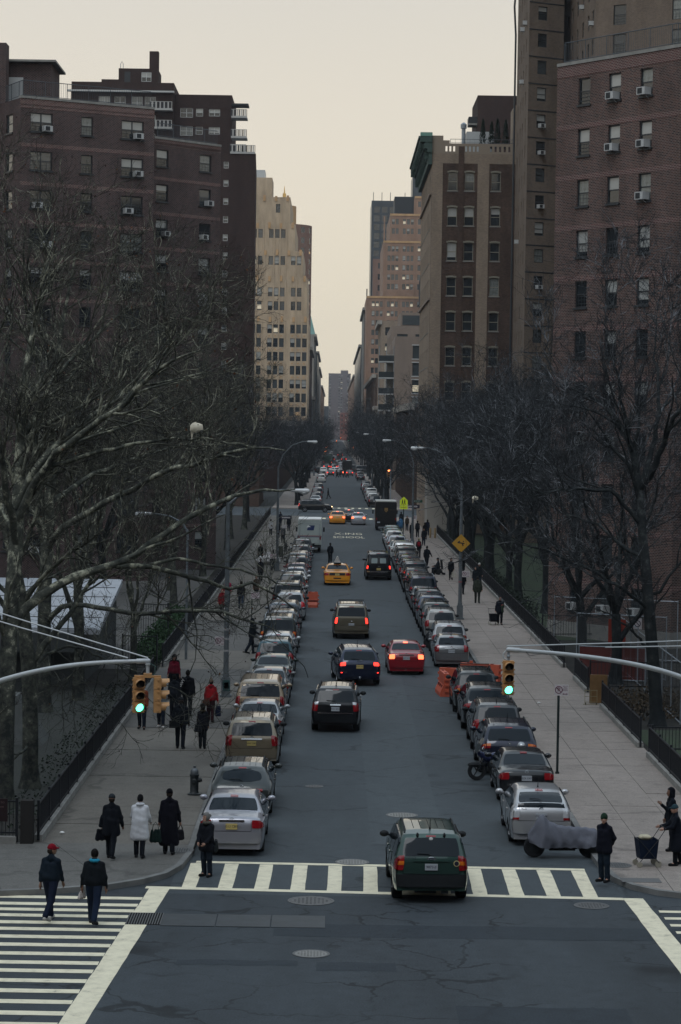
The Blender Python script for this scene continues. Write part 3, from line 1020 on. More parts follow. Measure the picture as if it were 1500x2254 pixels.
b.band(P0, P1, 30.95, 31.6, BR_BAND); b.band(P1, P2, 30.95, 31.6, BR_BAND)
for A_, B_ in ((P0, P1), (P1, P2)):
 b.band(A_, B_, 31.6, 31.78, M_CONC, 0.06, 'coping', 0.3)
 b.band(A_, B_, 0.0, 0.95, M_CONC, 0.05, 'plinth')
b.rail([(12.5, 134.7), (17.75, 127.5), (26.6, 133.6)], 31.78, 1.15)
b = Bldg('tan_apartment_tower', 'very tall drab tan brick tower cut off by the top of the photo')
TZ = 74.0
A0, A1 = (18.95, 243.0), (22.6, 245.0)
rows = [53.9 - 2.69 * r for r in range(-7, 19)]
b.face(A0, A1, 0, TZ, BR_R2, [(1.05, 2.15, z - 1.36, z, 'dh', pick_pane(MIX_APT), 'ac' if WR.random() < .22 else '') for z in rows if z - 1.4 > 1])
for z in rows: b.band(A0, A1, z + .28, z + .40, M_FR_DK, 0.02)
B0 = (19.2, 262.0)
b.face(B0, A0, 0, TZ, BR_R2, [(u, u + 1.0, z - 1.36, z, 'dh') for z in rows if z - 1.4 > 1 for u in (2.5, 6.5, 10.5, 14.5)], acp=.06)
C0, C1, C2 = (23.2, 252.0), (24.0, 228.0), (34.0, 221.0)
rows2 = [51.2 - 2.72 * r for r in range(-8, 18)]
b.face(A1, C0, 0, TZ, BR_R2)
b.face(C0, C1, 0, TZ, BR_R2, [(u, u + 1.1, z - 1.45, z, 'dh') for z in rows2 if z - 1.5 > 1 for u in (2.5, 6.5, 10.5, 14.5, 18.5, 21.5)], acp=.12)
b.face(C1, C2, 0, TZ, BR_R2, [(u, u + 1.35, z - 1.85, z, 'guard') for z in rows2 if z - 1.9 > 1 for u in (1.85, 7.95)], acp=.2)
b.hull([B0, A0, A1, C0, C1, C2, (40, 230), (36, 262)], 0, TZ, BR_R2, skip=(0, 1, 2, 3, 4))
mb = MB(); mb.tube([(19.0, 262.5, 2), (19.0, 262.2, 54), (18.8, 262.0, 57), (19.0, 262.0, 60), (19.0, 262.2, 73)], .12, 6)
mb.build('drain_pipe', M_FR_DK, b.root)
b = Bldg('cornice_building', 'tall rust and buff brick corner building with green bracketed cornice')
Q0, Q1 = (10.3, 265.0), (24.0, 265.0)
wins = []
for r in range(10):
 zt = 39.47 - r * 3.815
 for c, u in enumerate((1.76, 3.6, 6.47, 9.3, 11.4)):
  pk = {(1, 0): 'blind0.5', (1, 1): 'blind0.5', (1, 2): 'blind0.35', (0, 1): 'curt0.5', (2, 0): 'blind0.8', (3, 2): 'curt1.0'}.get((r, c), 'dark')
  wins.append((u, u + 1.06, zt - 1.98, zt, 'arch', pk, ''))
b.face(Q0, Q1, 0, 40.45, BR_R3, wins, sill=M_SILL, reveal=0.2)
b.face(Q0, Q1, 40.45, 41.5, BR_R3T)
mbw = [(1.45 + .42 * i, 1.45 + .42 * i + .22, 41.75, 42.35) for i in range(3)] + [(3.6 + .42 * i, 3.6 + .42 * i + .22, 41.75, 42.35) for i in range(4)] + [(6.3 + .5 * i, 6.3 + .5 * i + .24, 41.75, 42.35) for i in range(5)]
mb = MB()
mb.b2(10.3, 24.0, 265.0, 265.3, 41.5, 41.75); mb.b2(10.3, 24.0, 265.0, 265.3, 42.35, 42.62)
u = 0
for w in mbw + [(13.69, 13.7, 0, 0)]:
 if w[0] > u: mb.b2(10.3 + u, 10.3 + w[0], 265.0, 265.3, 41.75, 42.35)
 u = w[1]
mb.b2(10.3, 11.5, 265.0, 265.5, 42.62, 43.45)
mb.b2(11.5, 12.2, 265.02, 265.45, 42.62, 42.95)
mb.build('parapet', BR_R3T, b.root)
for (u0, u1) in ((0.02, 1.2), (5.0, 6.27)):
 b.band((10.3 + u0, 265), (10.3 + u1, 265), 0, 40.45, BR_R3T, 0.06, 'pier')
b.band((10.3 + 2.9, 265), (10.3 + 3.5, 265), 0, 42.3, BR_R3, 0.10, 'flue')
for w in wins:
 mb = MB()
 for i in range(6):
  u = w[0] - .05 + (w[1] - w[0] + .1) * i / 6
  du = (w[1] - w[0] + .1) / 6
  zc = w[3] + .10 - .10 * ((i + .5) / 3 - 1) ** 2
  mb.b2(10.3 + u, 10.3 + u + du - .01, 264.93, 265.0, zc - .06, zc + .13)
 mb.build('window_arch', M_FR_TAN, b.root)
swin = [(u, u + 1.2, 39.4 - r * 3.815 - 2.0, 39.4 - r * 3.815, 'arch') for r in range(10) for u in (2.0, 5.5, 9.0, 12.5, 16.0, 19.5, 23.0, 26.5)]
b.face((10.3, 296.0), Q0, 0, 41.6, BR_R3T, swin, sill=M_SILL, reveal=0.25, mix=MIX_OFF)
b.hull([Q0, Q1, (24, 296), (10.3, 296)], 0, 41.6, BR_R3, skip=(0, 3))
for r in (0, 3, 6):
 b.band((10.3, 296.0), Q0, 37.0 - r * 3.815, 37.25 - r * 3.815, ST_TAUPE, 0.22, 'string_course', .05)
mb = MB()
for (x0, z0, z1) in ((9.75, 41.6, 42.0), (9.35, 42.0, 42.5), (8.95, 42.7, 43.1), (8.8, 43.1, 43.35)):
 mb.b2(x0, 10.3, 264.7, 296.8, z0, z1)
mb.b2(9.5, 10.3, 264.75, 296.7, 42.5, 42.7)
mb.b2(9.9, 10.3, 264.8, 296.6, 40.3, 41.6)
mb.build('cornice', ST_COPDK, b.root)
bm_ = MB()
bm_.prism([(8.95, -.16), (10.3, -.16), (10.3, .16), (8.95, .16)], 42.1, 42.7)
bm_.prism([(9.5, -.15), (10.3, -.15), (10.3, .15), (9.5, .15)], 40.9, 42.1)
me = bm_.mesh('bracket', ST_COPDK)
for k in range(15): inst('bracket', me, b.root, (0, 265.4 + k * 2.2, 0))
b.band((9.0, 264.7), (10.3, 264.7), 43.35, 43.75, ST_COPPER, 0.05, 'cornice_cap', 1.0)
b.box('roof_shed', 14.2, 17.2, 268.0, 272.0, 41.5, 44.3, M_GREYPAINT)
mb = MB(); mb.lathe([(.22, 0), (.22, 3.2), (.34, 3.25), (.34, 3.7), (.1, 3.9)], 10, c=(13.9, 269, 41.5)); mb.build('flue_pipe', M_GALV, b.root)
b.box('stair_bulkhead', 19.3, 23.5, 266, 272, 41.5, 47.0, BR_R3T)
b.rail([(12.3, 265.3), (19.2, 265.3)], 42.62, 0.5, 0.5)
M_EVER = plain('dark_evergreen', (0.012, 0.022, 0.015), 0.9, vary=0.5, vscale=6)
for k, (x, hgt) in enumerate(((15.9, 2.7), (16.85, 2.4), (17.5, 2.75), (18.4, 2.65))):
 t = empty('potted_conifer', (x, 266.6, 42.3))
 MB().lathe([(.28, 0), (.34, .45)], 10).build('pot', M_GRILLE, t)
 mb = MB()
 rr = random.Random(50 + k)
 for i in range(420):
  f = rr.random() ** 0.8
  rad = (.42 * (1 - f) ** .7 + .03) * rr.uniform(.5, 1.05)
  a = rr.uniform(0, 2 * PI)
  p = Vector((rad * math.cos(a), rad * math.sin(a), .4 + f * hgt))
  q = p + Vector((math.cos(a) * .07, math.sin(a) * .07, .22))
  s = Vector((-math.sin(a), math.cos(a), 0)) * .06
  mb.add([p - s, p + s, q], [(0, 1, 2)])
 mb.build('foliage', M_EVER, t)
 tag(t, '%s dark conical shrub from the left on the cornice building roof' % ('first', 'second', 'third', 'fourth')[k], 'shrub', 'clipped shrubs on the roof terrace')
b = Bldg('brick_balcony_block', 'dark brick block with balconies rising behind the roof shrubs')
b.face((21.2, 370), (30.0, 370), 0, 62.3, BR_L2, [(5.3, 6.9, 57.6 - r * 2.75, 59.2 - r * 2.75, 'white') for r in range(18)])
b.hull([(21.2, 370), (30, 370), (30, 385), (21.2, 385)], 0, 62.3, BR_L2, skip=(0,))
for k in range(4):
 z = 58.0 - k * 3.6
 MB().b2(19.9, 21.2, 370.5, 374, z - .12, z + .1).build('balcony_slab', M_CONC, b.root)
 MB().b2(19.9, 19.98, 370.5, 374, z + .1, z + 1.1).b2(19.9, 21.2, 370.5, 370.58, z + .1, z + 1.1).build('balcony_front', M_FR_WH if k % 2 else M_GRILLE, b.root)
b = Bldg('plum_brick_block', 'dark plum brick apartment block behind the left trees with roof railing')
S0, S1 = (-22.3, 170.5), (-13.3, 175.8)
acs = {(0, 0): 'ac', (0, 2): 'ac', (1, 2): 'ac', (2, 0): 'ac', (2, 2): 'ac', (3, 0): 'ac', (5, 0): 'ac'}
wins = []
for r in range(12):
 zt = 33.3 - r * 2.70
 for c, (u0, u1, st) in enumerate(((0.77, 2.47, 'guardpair'), (4.68, 5.6, 'guard'), (7.84, 9.6, 'guardpair'))):
  wins.append((u0, u1, zt - 1.32, zt, st, ('blind0.5' if (r, c) in ((0, 0), (0, 2), (1, 2)) else 'curt1.0' if (r, c) == (0, 1) else pick_pane(MIX_APT)), acs.get((r, c), 'ac' if r > 5 and c == 0 and WR.random() < .4 else '')))
b.face(S0, S1, 0, 34.25, BR_L1, wins, sill=M_FR_DK)
b.face((-40, 204.0), S0, 0, 34.25, BR_L1, [(35.0, 36.4, 33.3 - r * 2.7 - 1.32, 33.3 - r * 2.7, 'dh') for r in range(12)], sill=M_FR_DK)
T0, T1 = (-14.2, 187.8), (-9.28, 193.0)
wins = []
for r in range(12):
 zt = 32.8 - r * 2.70
 for c, u in enumerate((0.28, 4.87)):
  wins.append((u, u + 1.25, zt - 1.32, zt, 'guard', 'lit' if (r, c) == (9, 0) else pick_pane(MIX_APT), 'ac' if (r, c) in ((1, 1), (2, 0), (2, 1)) else ''))
b.face(T0, T1, 0, 33.6, BR_L1, wins, sill=M_FR_DK)
b.face(S1, T0, 0, 34.25, BR_L1)
b.hull([T0, T1, (-13, 204), (-25, 200)], 0, 33.6, BR_L1, skip=(0,))
b.hull([S0, S1, T0, (-25, 200), (-40, 204)], 0, 34.25, BR_L1, skip=(0, 1, 4))
for r in range(12):
 z = 33.3 - r * 2.70 + .28
 b.band(S0, S1, z, z + .26, BR_BAND)
 b.band(T0, T1, z - .45, z - .2, BR_BAND)
b.band(S0, S1, 33.75, 34.25, BR_BAND)
b.band(T0, T1, 33.15, 33.6, BR_BAND)
b.band(S0, S1, 34.25, 34.42, M_CONC, .06, 'coping', .3)
b.band(T0, T1, 33.6, 33.77, M_CONC, .06, 'coping', .3)
b.rail([(-30, 187), (-22.2, 171.1), (-13.6, 176.2)], 34.42, 1.15)
b.rail([(-14.0, 188.4), (-9.6, 193.2)], 33.77, 1.1)
b.box('roof_bulkhead', -27.0, -20.9, 176.5, 182.0, 34.0, 37.6, BR_L1)
b.box('bulkhead_roof', -27.4, -20.5, 176.0, 182.5, 37.6, 37.75, M_CONC)
b.box('bulkhead_door', -24.2, -22.9, 176.4, 176.5, 34.4, 36.5, M_FR_WH)
b.box('roof_stack', -28.0, -23.9, 174.6, 176.2, 34.3, 38.7, BR_L1)
b = Bldg('maroon_tower_block', 'tall maroon brick block with white balconies behind the plum block')
x0 = -40.7
def ux(u): return x0 + u
b.face((x0, 370), (ux(15.6), 370), 0, 61.9, BR_L2, [(u, u + 1.7, z - 1.9, z, 'whitepair') for z in (61.3, 58.5, 55.7) for u in (4.2, 6.6, 9.2, 11.2)])
b.band((x0 - .5, 370), (ux(15.7), 370), 61.9, 62.15, M_FR_WH, .8, 'canopy_slab')
b.face((x0, 370.4), (ux(15.6), 370.4), 62.15, 63.5, BR_L2)
b.hull([(x0, 370.4), (ux(15.6), 370.4), (ux(15.6), 388), (x0, 388)], 0, 63.5, BR_L2, skip=(0,))
b.face((ux(15.6), 372), (ux(24.4), 372), 0, 62.0, BR_L2,
  [w for r in range(20) for w in ((.9, 2.85, 58.5 - r * 2.76, 59.95 - r * 2.76, 'whitepair'), (3.3, 4.4, 58.7 - r * 2.76, 59.9 - r * 2.76, 'white'), (5.3, 7.0, 58.75 - r * 2.76, 59.85 - r * 2.76, 'whitepair'))])
b.hull([(ux(15.6), 372), (ux(24.4), 372), (ux(24.4), 388), (ux(15.6), 388)], 0, 62.0, BR_L2, skip=(0,))
b.face((ux(22.9), 368), (ux(28.3), 368), 0, 52.7, BR_L2, [(.55, 1.3, 50.42 - r * 2.74, 51.43 - r * 2.74, 'white', 'blind0.5' if r % 3 else 'grey') for r in range(18)])
b.hull([(ux(22.9), 368), (ux(28.3), 368), (ux(27.4), 400), (ux(22.9), 400)], 0, 52.7, BR_L2, skip=(0,))
mb = MB()
for k in range(16):
 mb.b2(ux(28.35), ux(28.65), 371 + k * 3.0, 371.7 + k * 3.0, 0, 0.01)
M_BALC = plain('balcony_white', (0.36, 0.36, 0.35), 0.6)
def balcony(xa, xb, ya, yb, z):
 MB().b2(xa, xb, ya, yb, z - .1, z + .14).build('balcony_slab', M_BALC, b.root)
 m1, m2 = MB(), MB()
 m1.b2(xa, xb, ya, ya + .06, z + 1.15, z + 1.22); m1.b2(xa, xb, ya, ya + .06, z + .14, z + .2)
 n = int((xb - xa) / .3)
 for i in range(n + 1):
  x = xa + (xb - xa) * i / n
  (m1 if i % 2 else m2).b2(x - .1, x + .1 if i < n else x, ya + .01, ya + .05, z + .2, z + 1.15)
 m1.build('balcony_railing', M_BALC, b.root); m2.build('balcony_panel', M_GRILLE, b.root)
for z in (58.45, 55.4, 52.9): balcony(ux(24.4), ux(26.8), 368.2 if z < 54 else 370.2, 374, z)
balcony(ux(24.4), ux(28.2), 367.8, 372, 52.75)
MB().b2(ux(24.4), ux(27.0), 369.9, 374, 60.3, 60.5).build('balcony_canopy', M_FR_DK, b.root)
for z in (59.2, 56.4, 53.6): balcony(ux(12.2), ux(15.5), 368.3, 370, z)
b.box('penthouse', ux(7.1), ux(13.1), 371, 378, 63.2, 65.7, BR_L2)
b.box('penthouse_base', ux(4.5), ux(7.1), 371, 378, 63.2, 64.0, BR_L2)
b.box('chimney', ux(11.75), ux(13.12), 371.3, 373, 65.7, 68.4, BR_L2)
o = inst('window', frame_mesh(1.5, 1.4, 'whitepair'), b.root, (ux(10.6), 370.97, 63.7)); inst('pane', pane_mesh(1.5, 1.4, 'blind0.5'), o, (0, -.02, 0))
MB().b2(ux(8.0), ux(8.9), 370.93, 371, 63.5, 65.2).build('roof_door', M_FR_DK, b.root)
mb = MB(); mb.tube([(ux(7.3), 372, 65.7), (ux(7.3), 372, 66.5), (ux(7.5), 372, 66.9), (ux(7.7), 372, 66.5), (ux(7.7), 372, 65.7)], .05, 6); mb.build('vent_hoop', M_GALV, b.root)
b = Bldg('stepped_tan_tower', 'stepped tan terracotta office tower with vertical piers on the left side')
SY, SH, P13 = 700.0, 3.97, 1.74
def tier(xr, y, z0, z1, cols, nrow, ztop, win_h=2.55, xl=-36.0, piers=True, style='office', lo=False):
 ws = []
 for r in range(nrow):
  zt = ztop - r * SH
  if zt - win_h < z0 + .2: break
  for x in cols: ws.append((x - xl, x - xl + 1.3, zt - win_h, zt, style))
 b.face((xl, y), (xr, y), z0, z1, ST_TAN, ws, reveal=.3, mix=MIX_OFF)
 dep = 60 - (y - SY)
 sw = [(u, u + 1.3, ztop - r * SH - win_h, ztop - r * SH, style) for r in range(nrow) for u in [dep - 4 - 3.2 * k for k in range(8)]]
 b.face((xr, y), (xr, y + dep), z0, z1, ST_TAN, sw if lo else [], reveal=.3, mix=MIX_OFF)
 MB().quad((xl, y, z1), (xr, y, z1), (xr, y + dep, z1), (xl, y + dep, z1)).build('roof', M_ROOF, b.root)
 if piers:
  for x in cols:
   b.band((x + 1.34, y), (x + 1.34 + .36, y), z0, z1 - .05, ST_TAN, .22, 'pier', .02)
 for k in range(int((xr - xl) / 3.4)):
  xx = xr - 1.1 - k * 3.4
  b.box('finial', xx, xx + .7, y - .25, y + .5, z1 - 1.2, z1 + .5 if k % 2 == 0 else z1 + .25, ST_TAN2)
cA = [-19.6 + P13 * k for k in range(3)]
cB = [-12.95 + P13 * k for k in range(3)]
cC = [-26.2 + P13 * k for k in range(3)]
tier(-7.9, 700.0, 0, 42.8, cA + cB + cC, 13, 40.9, lo=True)
tier(-8.3, 701.6, 42.8, 54.6, cA + cC + cB[:2], 3, 51.6)
tier(-9.6, 703.2, 54.6, 62.2, cA + cC + [-13.1, -11.4, -22.3], 2, 60.8)
tier(-12.0, 705.0, 62.2, 70.2, cA + cC, 2, 68.7)
tier(-13.6, 707.0, 70.2, 78.2, [-17.8], 2, 76.2)
b.box('top_house', -36, -19.0, 709, 725, 78.2, 84.0, ST_TAN)
b.box('water_tank_screen', -36, -21.2, 711, 722, 84.0, 86.4, M_GREYPAINT)
mb = MB(); mb.lathe([(.5, 0), (.5, 1.2), (.2, 1.4), (.05, 3.4)], 8, c=(-15.4, 709, 78.2)); mb.build('gilt_finial', plain('gilt', (0.7, 0.45, 0.15), .4, .6), b.root)
for r in range(11):
 z = 40.9 - r * SH
 for x in cA + cB + cC:
  b.band((x + .35, 700.0), (x + .85, 700.0), z - 2.55 - .95, z - 2.55 - .5, ST_TAN2, .06, 'spandrel_tile', .0)
b = Bldg('round_brick_tower', 'rounded pink brick tower showing behind the stepped tan tower')
def drum(cx_, cy_, r, z0, z1, mat, nseg=18, rows=None, name='wall', storey=3.3):
 for k in range(nseg):
  a0, a1 = PI + PI * k / nseg, PI + PI * (k + 1) / nseg
  p0 = (cx_ + r * math.cos(a0), cy_ + r * math.sin(a0)); p1 = (cx_ + r * math.cos(a1), cy_ + r * math.sin(a1))
  L = math.hypot(p1[0] - p0[0], p1[1] - p0[1])
  ws = []
  if rows and k % 2 == 0:
   ws = [(L * .12, L * .88, z1 - 2.6 - i * storey, z1 - .8 - i * storey, 'thin') for i in range(rows)]
  b.face(p0, p1, z0, z1, mat, ws, reveal=.2, mix=MIX_OFF, name=name)
 b.hull([(cx_ + r * math.cos(PI + PI * k / nseg), cy_ + r * math.sin(PI + PI * k / nseg)) for k in range(nseg + 1)], z1 - .3, z1, mat, skip=tuple(range(nseg + 1)))
drum(-17.5, 788, 9.5, 0, 76.5, ST_PINK, 14, 12)
drum(-19.2, 790, 6.0, 76.5, 83.0, ST_TAN2, 12)
def row_building(name, label, x0, x1, y0, y1, h, mat, storey=3.6, side='L', cols=None, cornice=True, front=True, rows=None, mix=MIX_OFF, wsz=(1.2, 2.0), reveal=.25, step=3.2):
 global b
 b = Bldg(name, label)
 nr = rows if rows is not None else int((h - 3) / storey)
 W = x1 - x0
 cs = cols if cols is not None else [1.0 + step * k for k in range(int((W - 1.5) / step))]
 fw = [(u, u + wsz[0], h - 1.6 - r * storey - wsz[1], h - 1.6 - r * storey, 'office') for r in range(nr) for u in cs] if front else []
 b.face((x0, y0), (x1, y0), 0, h, mat, fw, reveal=reveal, mix=mix)
 D = y1 - y0
 n = min(9, int(D / 5))
 sw = [(D * (k + .3) / n, D * (k + .3) / n + 2.0, h - 1.6 - r * storey - wsz[1], h - 1.6 - r * storey, 'office') for r in range(min(nr, 9)) for k in range(n)]
 if side == 'L':
  b.face((x1, y0), (x1, y1), 0, h, mat, sw, reveal=.4, mix=mix)
  b.hull([(x0, y0), (x1, y0), (x1, y1), (x0, y1)], 0, h, mat, skip=(0, 1))
  if cornice: b.box('cornice', x1 - .2, x1 + .9, y0 - .4, y1, h - .9, h + .1, ST_GREY)
 else:
  b.face((x0, y1), (x0, y0), 0, h, mat, sw, reveal=.4, mix=mix)
  b.hull([(x0, y0), (x1, y0), (x1, y1), (x0, y1)], 0, h, mat, skip=(0, 3))
  if cornice: b.box('cornice', x0 - .9, x0 + .2, y0 - .4, y1, h - .9, h + .1, ST_GREY)
 return b
row_building('party_wall_building', 'dark brick building with a faded painted wall ad past the tan tower', -30, -7.9, 762, 850, 36.5, BR_L2, front=False)
M_FADE = plain('faded_sign_paint', (0.17, 0.165, 0.155), .9)
for s, z, sz in (('R&A', 34.3, 1.6), ('AUTO', 32.4, 1.8), ('PARTS', 30.6, 1.3)):
 inst('lettering', text_mesh(s, sz, M_FADE, .004), b.root, (-10.6, 761.98, z))
row_building('mansard_building', 'stone building with turquoise copper mansard roof far down the left side', -30, -8.0, 930, 1040, 47.0, ST_GREY, cols=[15.5, 18.3], step=3)
mb = MB()
n = 8
mb.add([(-30, 930, 47), (-7.6, 930, 47), (-7.6, 1040, 47), (-30, 1040, 47), (-30, 933, 55), (-9.6, 933, 55), (-9.6, 1037, 55), (-30, 1037, 55)],
  [(0, 1, 5, 4), (1, 2, 6, 5), (4, 5, 6, 7), (2, 3, 7, 6), (3, 0, 4, 7)], 0, [[(0, 0), (20, 0), (20, 8), (0, 8)]] * 5)
mb.build('mansard_roof', stone_mat('turquoise_copper', (0.20, 0.36, 0.33), .3), b.root)
for k in range(3): b.box('dormer', -12.4 - k * 3.4, -11.0 - k * 3.4, 929.8, 933.4, 48.2, 51.4, ST_COPPER)
for k in range(4): b.box('ridge_finial', -9.9 - k * 5, -9.4 - k * 5, 933.5, 934, 55, 56.6, ST_COPPER)
row_building('row_building', 'dark narrow building beyond the mansard roof on the left', -26, -7.6, 1045, 1190, 44, ST_DARK)
row_building('row_building', 'pale loft building with heavy cornice far down the left side', -26, -7.9, 1195, 1420, 41, ST_GREY)
row_building('row_building', 'low brown building at the far end of the left row', -26, -7.7, 1430, 1900, 36, ST_BROWN)
row_building('row_building', 'low dark shopfront building beside the tan tower on the left', -30, -7.8, 855, 925, 22, ST_DARK)
row_building('row_building', 'dark corner building hidden by trees before the tan tower', -36, -9.5, 430, 588, 12.5, BR_L2)
row_building('row_building', 'low brown shop building in front of the tan tower', -30, -8.2, 622, 690, 13, BR_R3)
row_building('taupe_modern_block', 'plain taupe modern block with wide white-framed windows on the right', 11.0, 26, 442, 470, 28.2, ST_TAUPE, side='R', cols=[3.2], rows=7, storey=3.15, cornice=False, wsz=(3.4, 2.4), mix=MIX_OFF2)
for r in range(7):
 z = 28.2 - 1.6 - r * 3.15
 b.band((14.05, 442), (17.75, 442), z, z + .16, M_FR_WH, .08, 'window_surround', .05)
 b.band((14.05, 442), (17.75, 442), z - 2.56, z - 2.4, M_FR_WH, .08, 'window_surround', .05)
b = Bldg('scaffolded_building', 'building with glass balconies and hoist platform left of the taupe block')
b.face((9.6, 452), (11.0, 452), 0, 25.2, ST_GREY, [])
b.hull([(9.6, 452), (11, 452), (11, 470), (9.6, 470)], 0, 24.0, ST_DARK, skip=(0,))
for k in range(7):
 z = 23.6 - k * 3.0
 MB().b2(8.2, 11.0, 448.5, 452, z, z + .25).build('balcony_slab', M_FR_WH, b.root)
 MB().b2(8.2, 11.0, 448.5, 448.56, z + .25, z + 1.3).build('balcony_glass', M_WG2, b.root)
 for x in (8.25, 9.6, 10.95): MB().b2(x - .06, x + .06, 448.6, 448.72, z + .25, z + 3.0).build('post', M_GALV, b.root)
row_building('arched_loft_building', 'brown loft building with arched top windows on the right side', 11.4, 24, 600, 640, 38.0, BR_R3T, side='R', step=2.6, storey=4.0, rows=8)
row_building('penthouse_block', 'light brown apartment block with white penthouse windows on the right', 11.6, 30, 500, 540, 32.5, ST_TAUPE, side='R', cols=[1.2, 5.0, 8.0], rows=8, storey=3.4, wsz=(2.2, 2.0), cornice=False, mix=MIX_OFF2)
b.box('penthouse', 13.6, 24, 505, 530, 32.5, 35.6, ST_TAUPE)
b.box('penthouse_glazing', 14.0, 18.8, 504.9, 505, 33.0, 35.0, M_WG2)
b.box('plant_room', 20.0, 26, 506, 520, 35.6, 39.0, M_GRILLE)
row_building('stone_building', 'grey ornate stone building at the left end of the right-hand row', 11.0, 24, 900, 1000, 56.0, ST_GREY, side='R', step=2.9)
mb = MB(); mb.tube([(11.6, 901, 56), (11.6, 901, 63)], .25, 6); mb.tube([(15.4, 901, 56), (15.4, 901, 62)], .12, 5); mb.build('roof_mast', M_FR_DK, b.root)
row_building('row_building', 'narrow grey building beyond the stone one on the right', 10.8, 20, 1010, 1300, 46.0, ST_DARK, side='R')
row_building('row_building', 'dark far building closing the right-hand row', 10.9, 20, 1310, 1900, 40.0, ST_BROWN, side='R')
row_building('row_building', 'brown mid-height building in front of the brown office tower', 11.2, 30, 660, 850, 26, BR_R3, side='R', rows=6)
row_building('row_building', 'low grey building by the second crossing on the right', 11.2, 30, 622, 655, 17, ST_GREY, side='R', rows=3)
row_building('row_building', 'low brick building behind the right trees past the first crossing', 11.3, 30, 345, 436, 15, BR_R3, side='R', rows=3, storey=3.8)
row_building('row_building', 'low brick building behind the left trees past the first crossing', -36, -10.5, 345, 366, 12, BR_R3, rows=2, storey=3.8)
b = Bldg('brown_office_tower', 'stepped brown brick office tower with many lit windows on the right')
def btier(xl, y, z0, z1, xr=46.0, ztop=None):
 zt0 = ztop or z1 - 1.6
 cols = []
 x = 47.0
 while x > xl + 5.6:
  x -= 5.35
  cols += [x - 2.0, x - .57, x + .86]
 ws = []
 r = 0
 while zt0 - r * 3.36 - 2.0 > max(z0 + .3, 2.0):
  for x in cols:
   if xl + .5 < x and x + 1.05 < xr - .2 and x < 37: ws.append((x - xl, x - xl + 1.05, zt0 - r * 3.36 - 1.95, zt0 - r * 3.36, 'office'))
  r += 1
  if z0 < 1 and r > 11: break
 b.face((xl, y), (xr, y), z0, z1, ST_BROWN, ws, reveal=.25, mix=MIX_OFF2)
 b.hull([(xl, y), (xr, y), (xr, y + 60), (xl, y + 60)], z0, z1, ST_BROWN, skip=(0,))
 b.band((xl, y), (xr, y), z1 - .5, z1 + .25, ST_TAN2, .2, 'coping', .3)
 for x in cols[::3]: b.band((x - 1.5, y), (x - 1.0, y), z0, z1 - .6, ST_BROWN, .2, 'pier', .02)
btier(11.0, 861, 0, 58.0)
btier(16.7, 863, 58.0, 77.8)
btier(19.0, 865, 77.8, 87.6)
btier(27.7, 866, 87.6, 94.0)
b.box('plant_house', 20.6, 27.6, 868, 890, 87.6, 94.2, M_GRILLE)
b.box('mechanical_screen', 27.0, 46, 870, 890, 94.0, 102, ST_DARK)
b.box('water_tank', 29.5, 33.5, 855, 860, 55, 64, M_FR_DK)
b = Bldg('dark_glass_tower', 'dark glass tower with aerials behind the brown office tower')
gw = [(u, u + 2.4, 100 - r * 3.6, 102.6 - r * 3.6, 'office') for r in range(20) for u in (1.0, 4.2, 7.4)]
b.face((14.3, 1000), (40, 1000), 0, 105, ST_DARK, gw, reveal=.1, panes=[(0.8, 'dark')])
b.hull([(14.3, 1000), (40, 1000), (40, 1040), (14.3, 1040)], 0, 105, ST_DARK, skip=(0,))
mb = MB()
for x in (15, 18.5, 22, 28, 31): mb.tube([(x, 1001, 105), (x, 1001, 108.5)], .12, 4)
mb.build('aerial', M_FR_DK, b.root)
row_building('brown_slab', 'dull brown slab with grey windows in front of the glass tower', 15.0, 26, 985, 995, 80, ST_PINK, side='R', cols=[2.0, 5.2], rows=12, storey=4.5, cornice=False, wsz=(2.6, 2.3))
b = Bldg('distant_brick_tower', 'distant brown apartment tower closing the street view')
fw = [(u, u + 1.6, 60.5 - r * 2.75 - 1.6, 60.5 - r * 2.75, 'thin') for r in range(21) for u in (.8, 9.4, 11.6, 17.8)]
ST_FAR = stone_mat('far_tower_haze_tint', (.125, .108, .112), .15)  # bluish grey puts the haze of distance into the wall colour
b.face((-5.5, 2300), (15.5, 2300), 0, 62.5, ST_FAR, fw, reveal=.4, mix=MIX_OFF2)
b.hull([(-5.5, 2300), (15.5, 2300), (15.5, 2330), (-5.5, 2330)], 0, 62.5, ST_FAR, skip=(0,))
b.box('bulkhead', 6, 13, 2302, 2310, 62.5, 65.5, ST_FAR)
row_building('row_building', 'small red brick building at the foot of the distant tower', 5.5, 15, 2080, 2110, 24, stone_mat('red_far', (.20, .075, .06), .2), side='R', rows=5)
row_building('row_building', 'bluish slab building left of the distant tower', -14, -4.8, 2150, 2180, 30, ST_DARK, rows=7)
for (x0_, x1_, y0_, y1_, h_) in ((-90, -16, -330, -14, 62), (20, 100, -330, -14, 66), (-16, 20, -80, -22, 58), (-130, -62, 64, 300, 30), (62, 130, 64, 300, 36), (-330, -110, -200, 40, 30), (120, 330, -200, 40, 34)):  # unseen blocks added to shut out low sky light and darken reflections
 mb = MB(); P_ = [(x0_, y0_), (x1_, y0_), (x1_, y1_), (x0_, y1_)]
 for i in range(4):
  a, c = P_[i], P_[(i + 1) % 4]; L_ = math.hypot(c[0] - a[0], c[1] - a[1])
  mb.quad((*a, 0), (*c, 0), (*c, h_), (*a, h_), 0, [(0, 0), (L_, 0), (L_, h_), (0, h_)])
 mb.quad(*[(*p, h_) for p in P_], 0, [(0, 0)] * 4)
 mb.build('sky_blocker', BR_L1)['kind'] = 'structure'
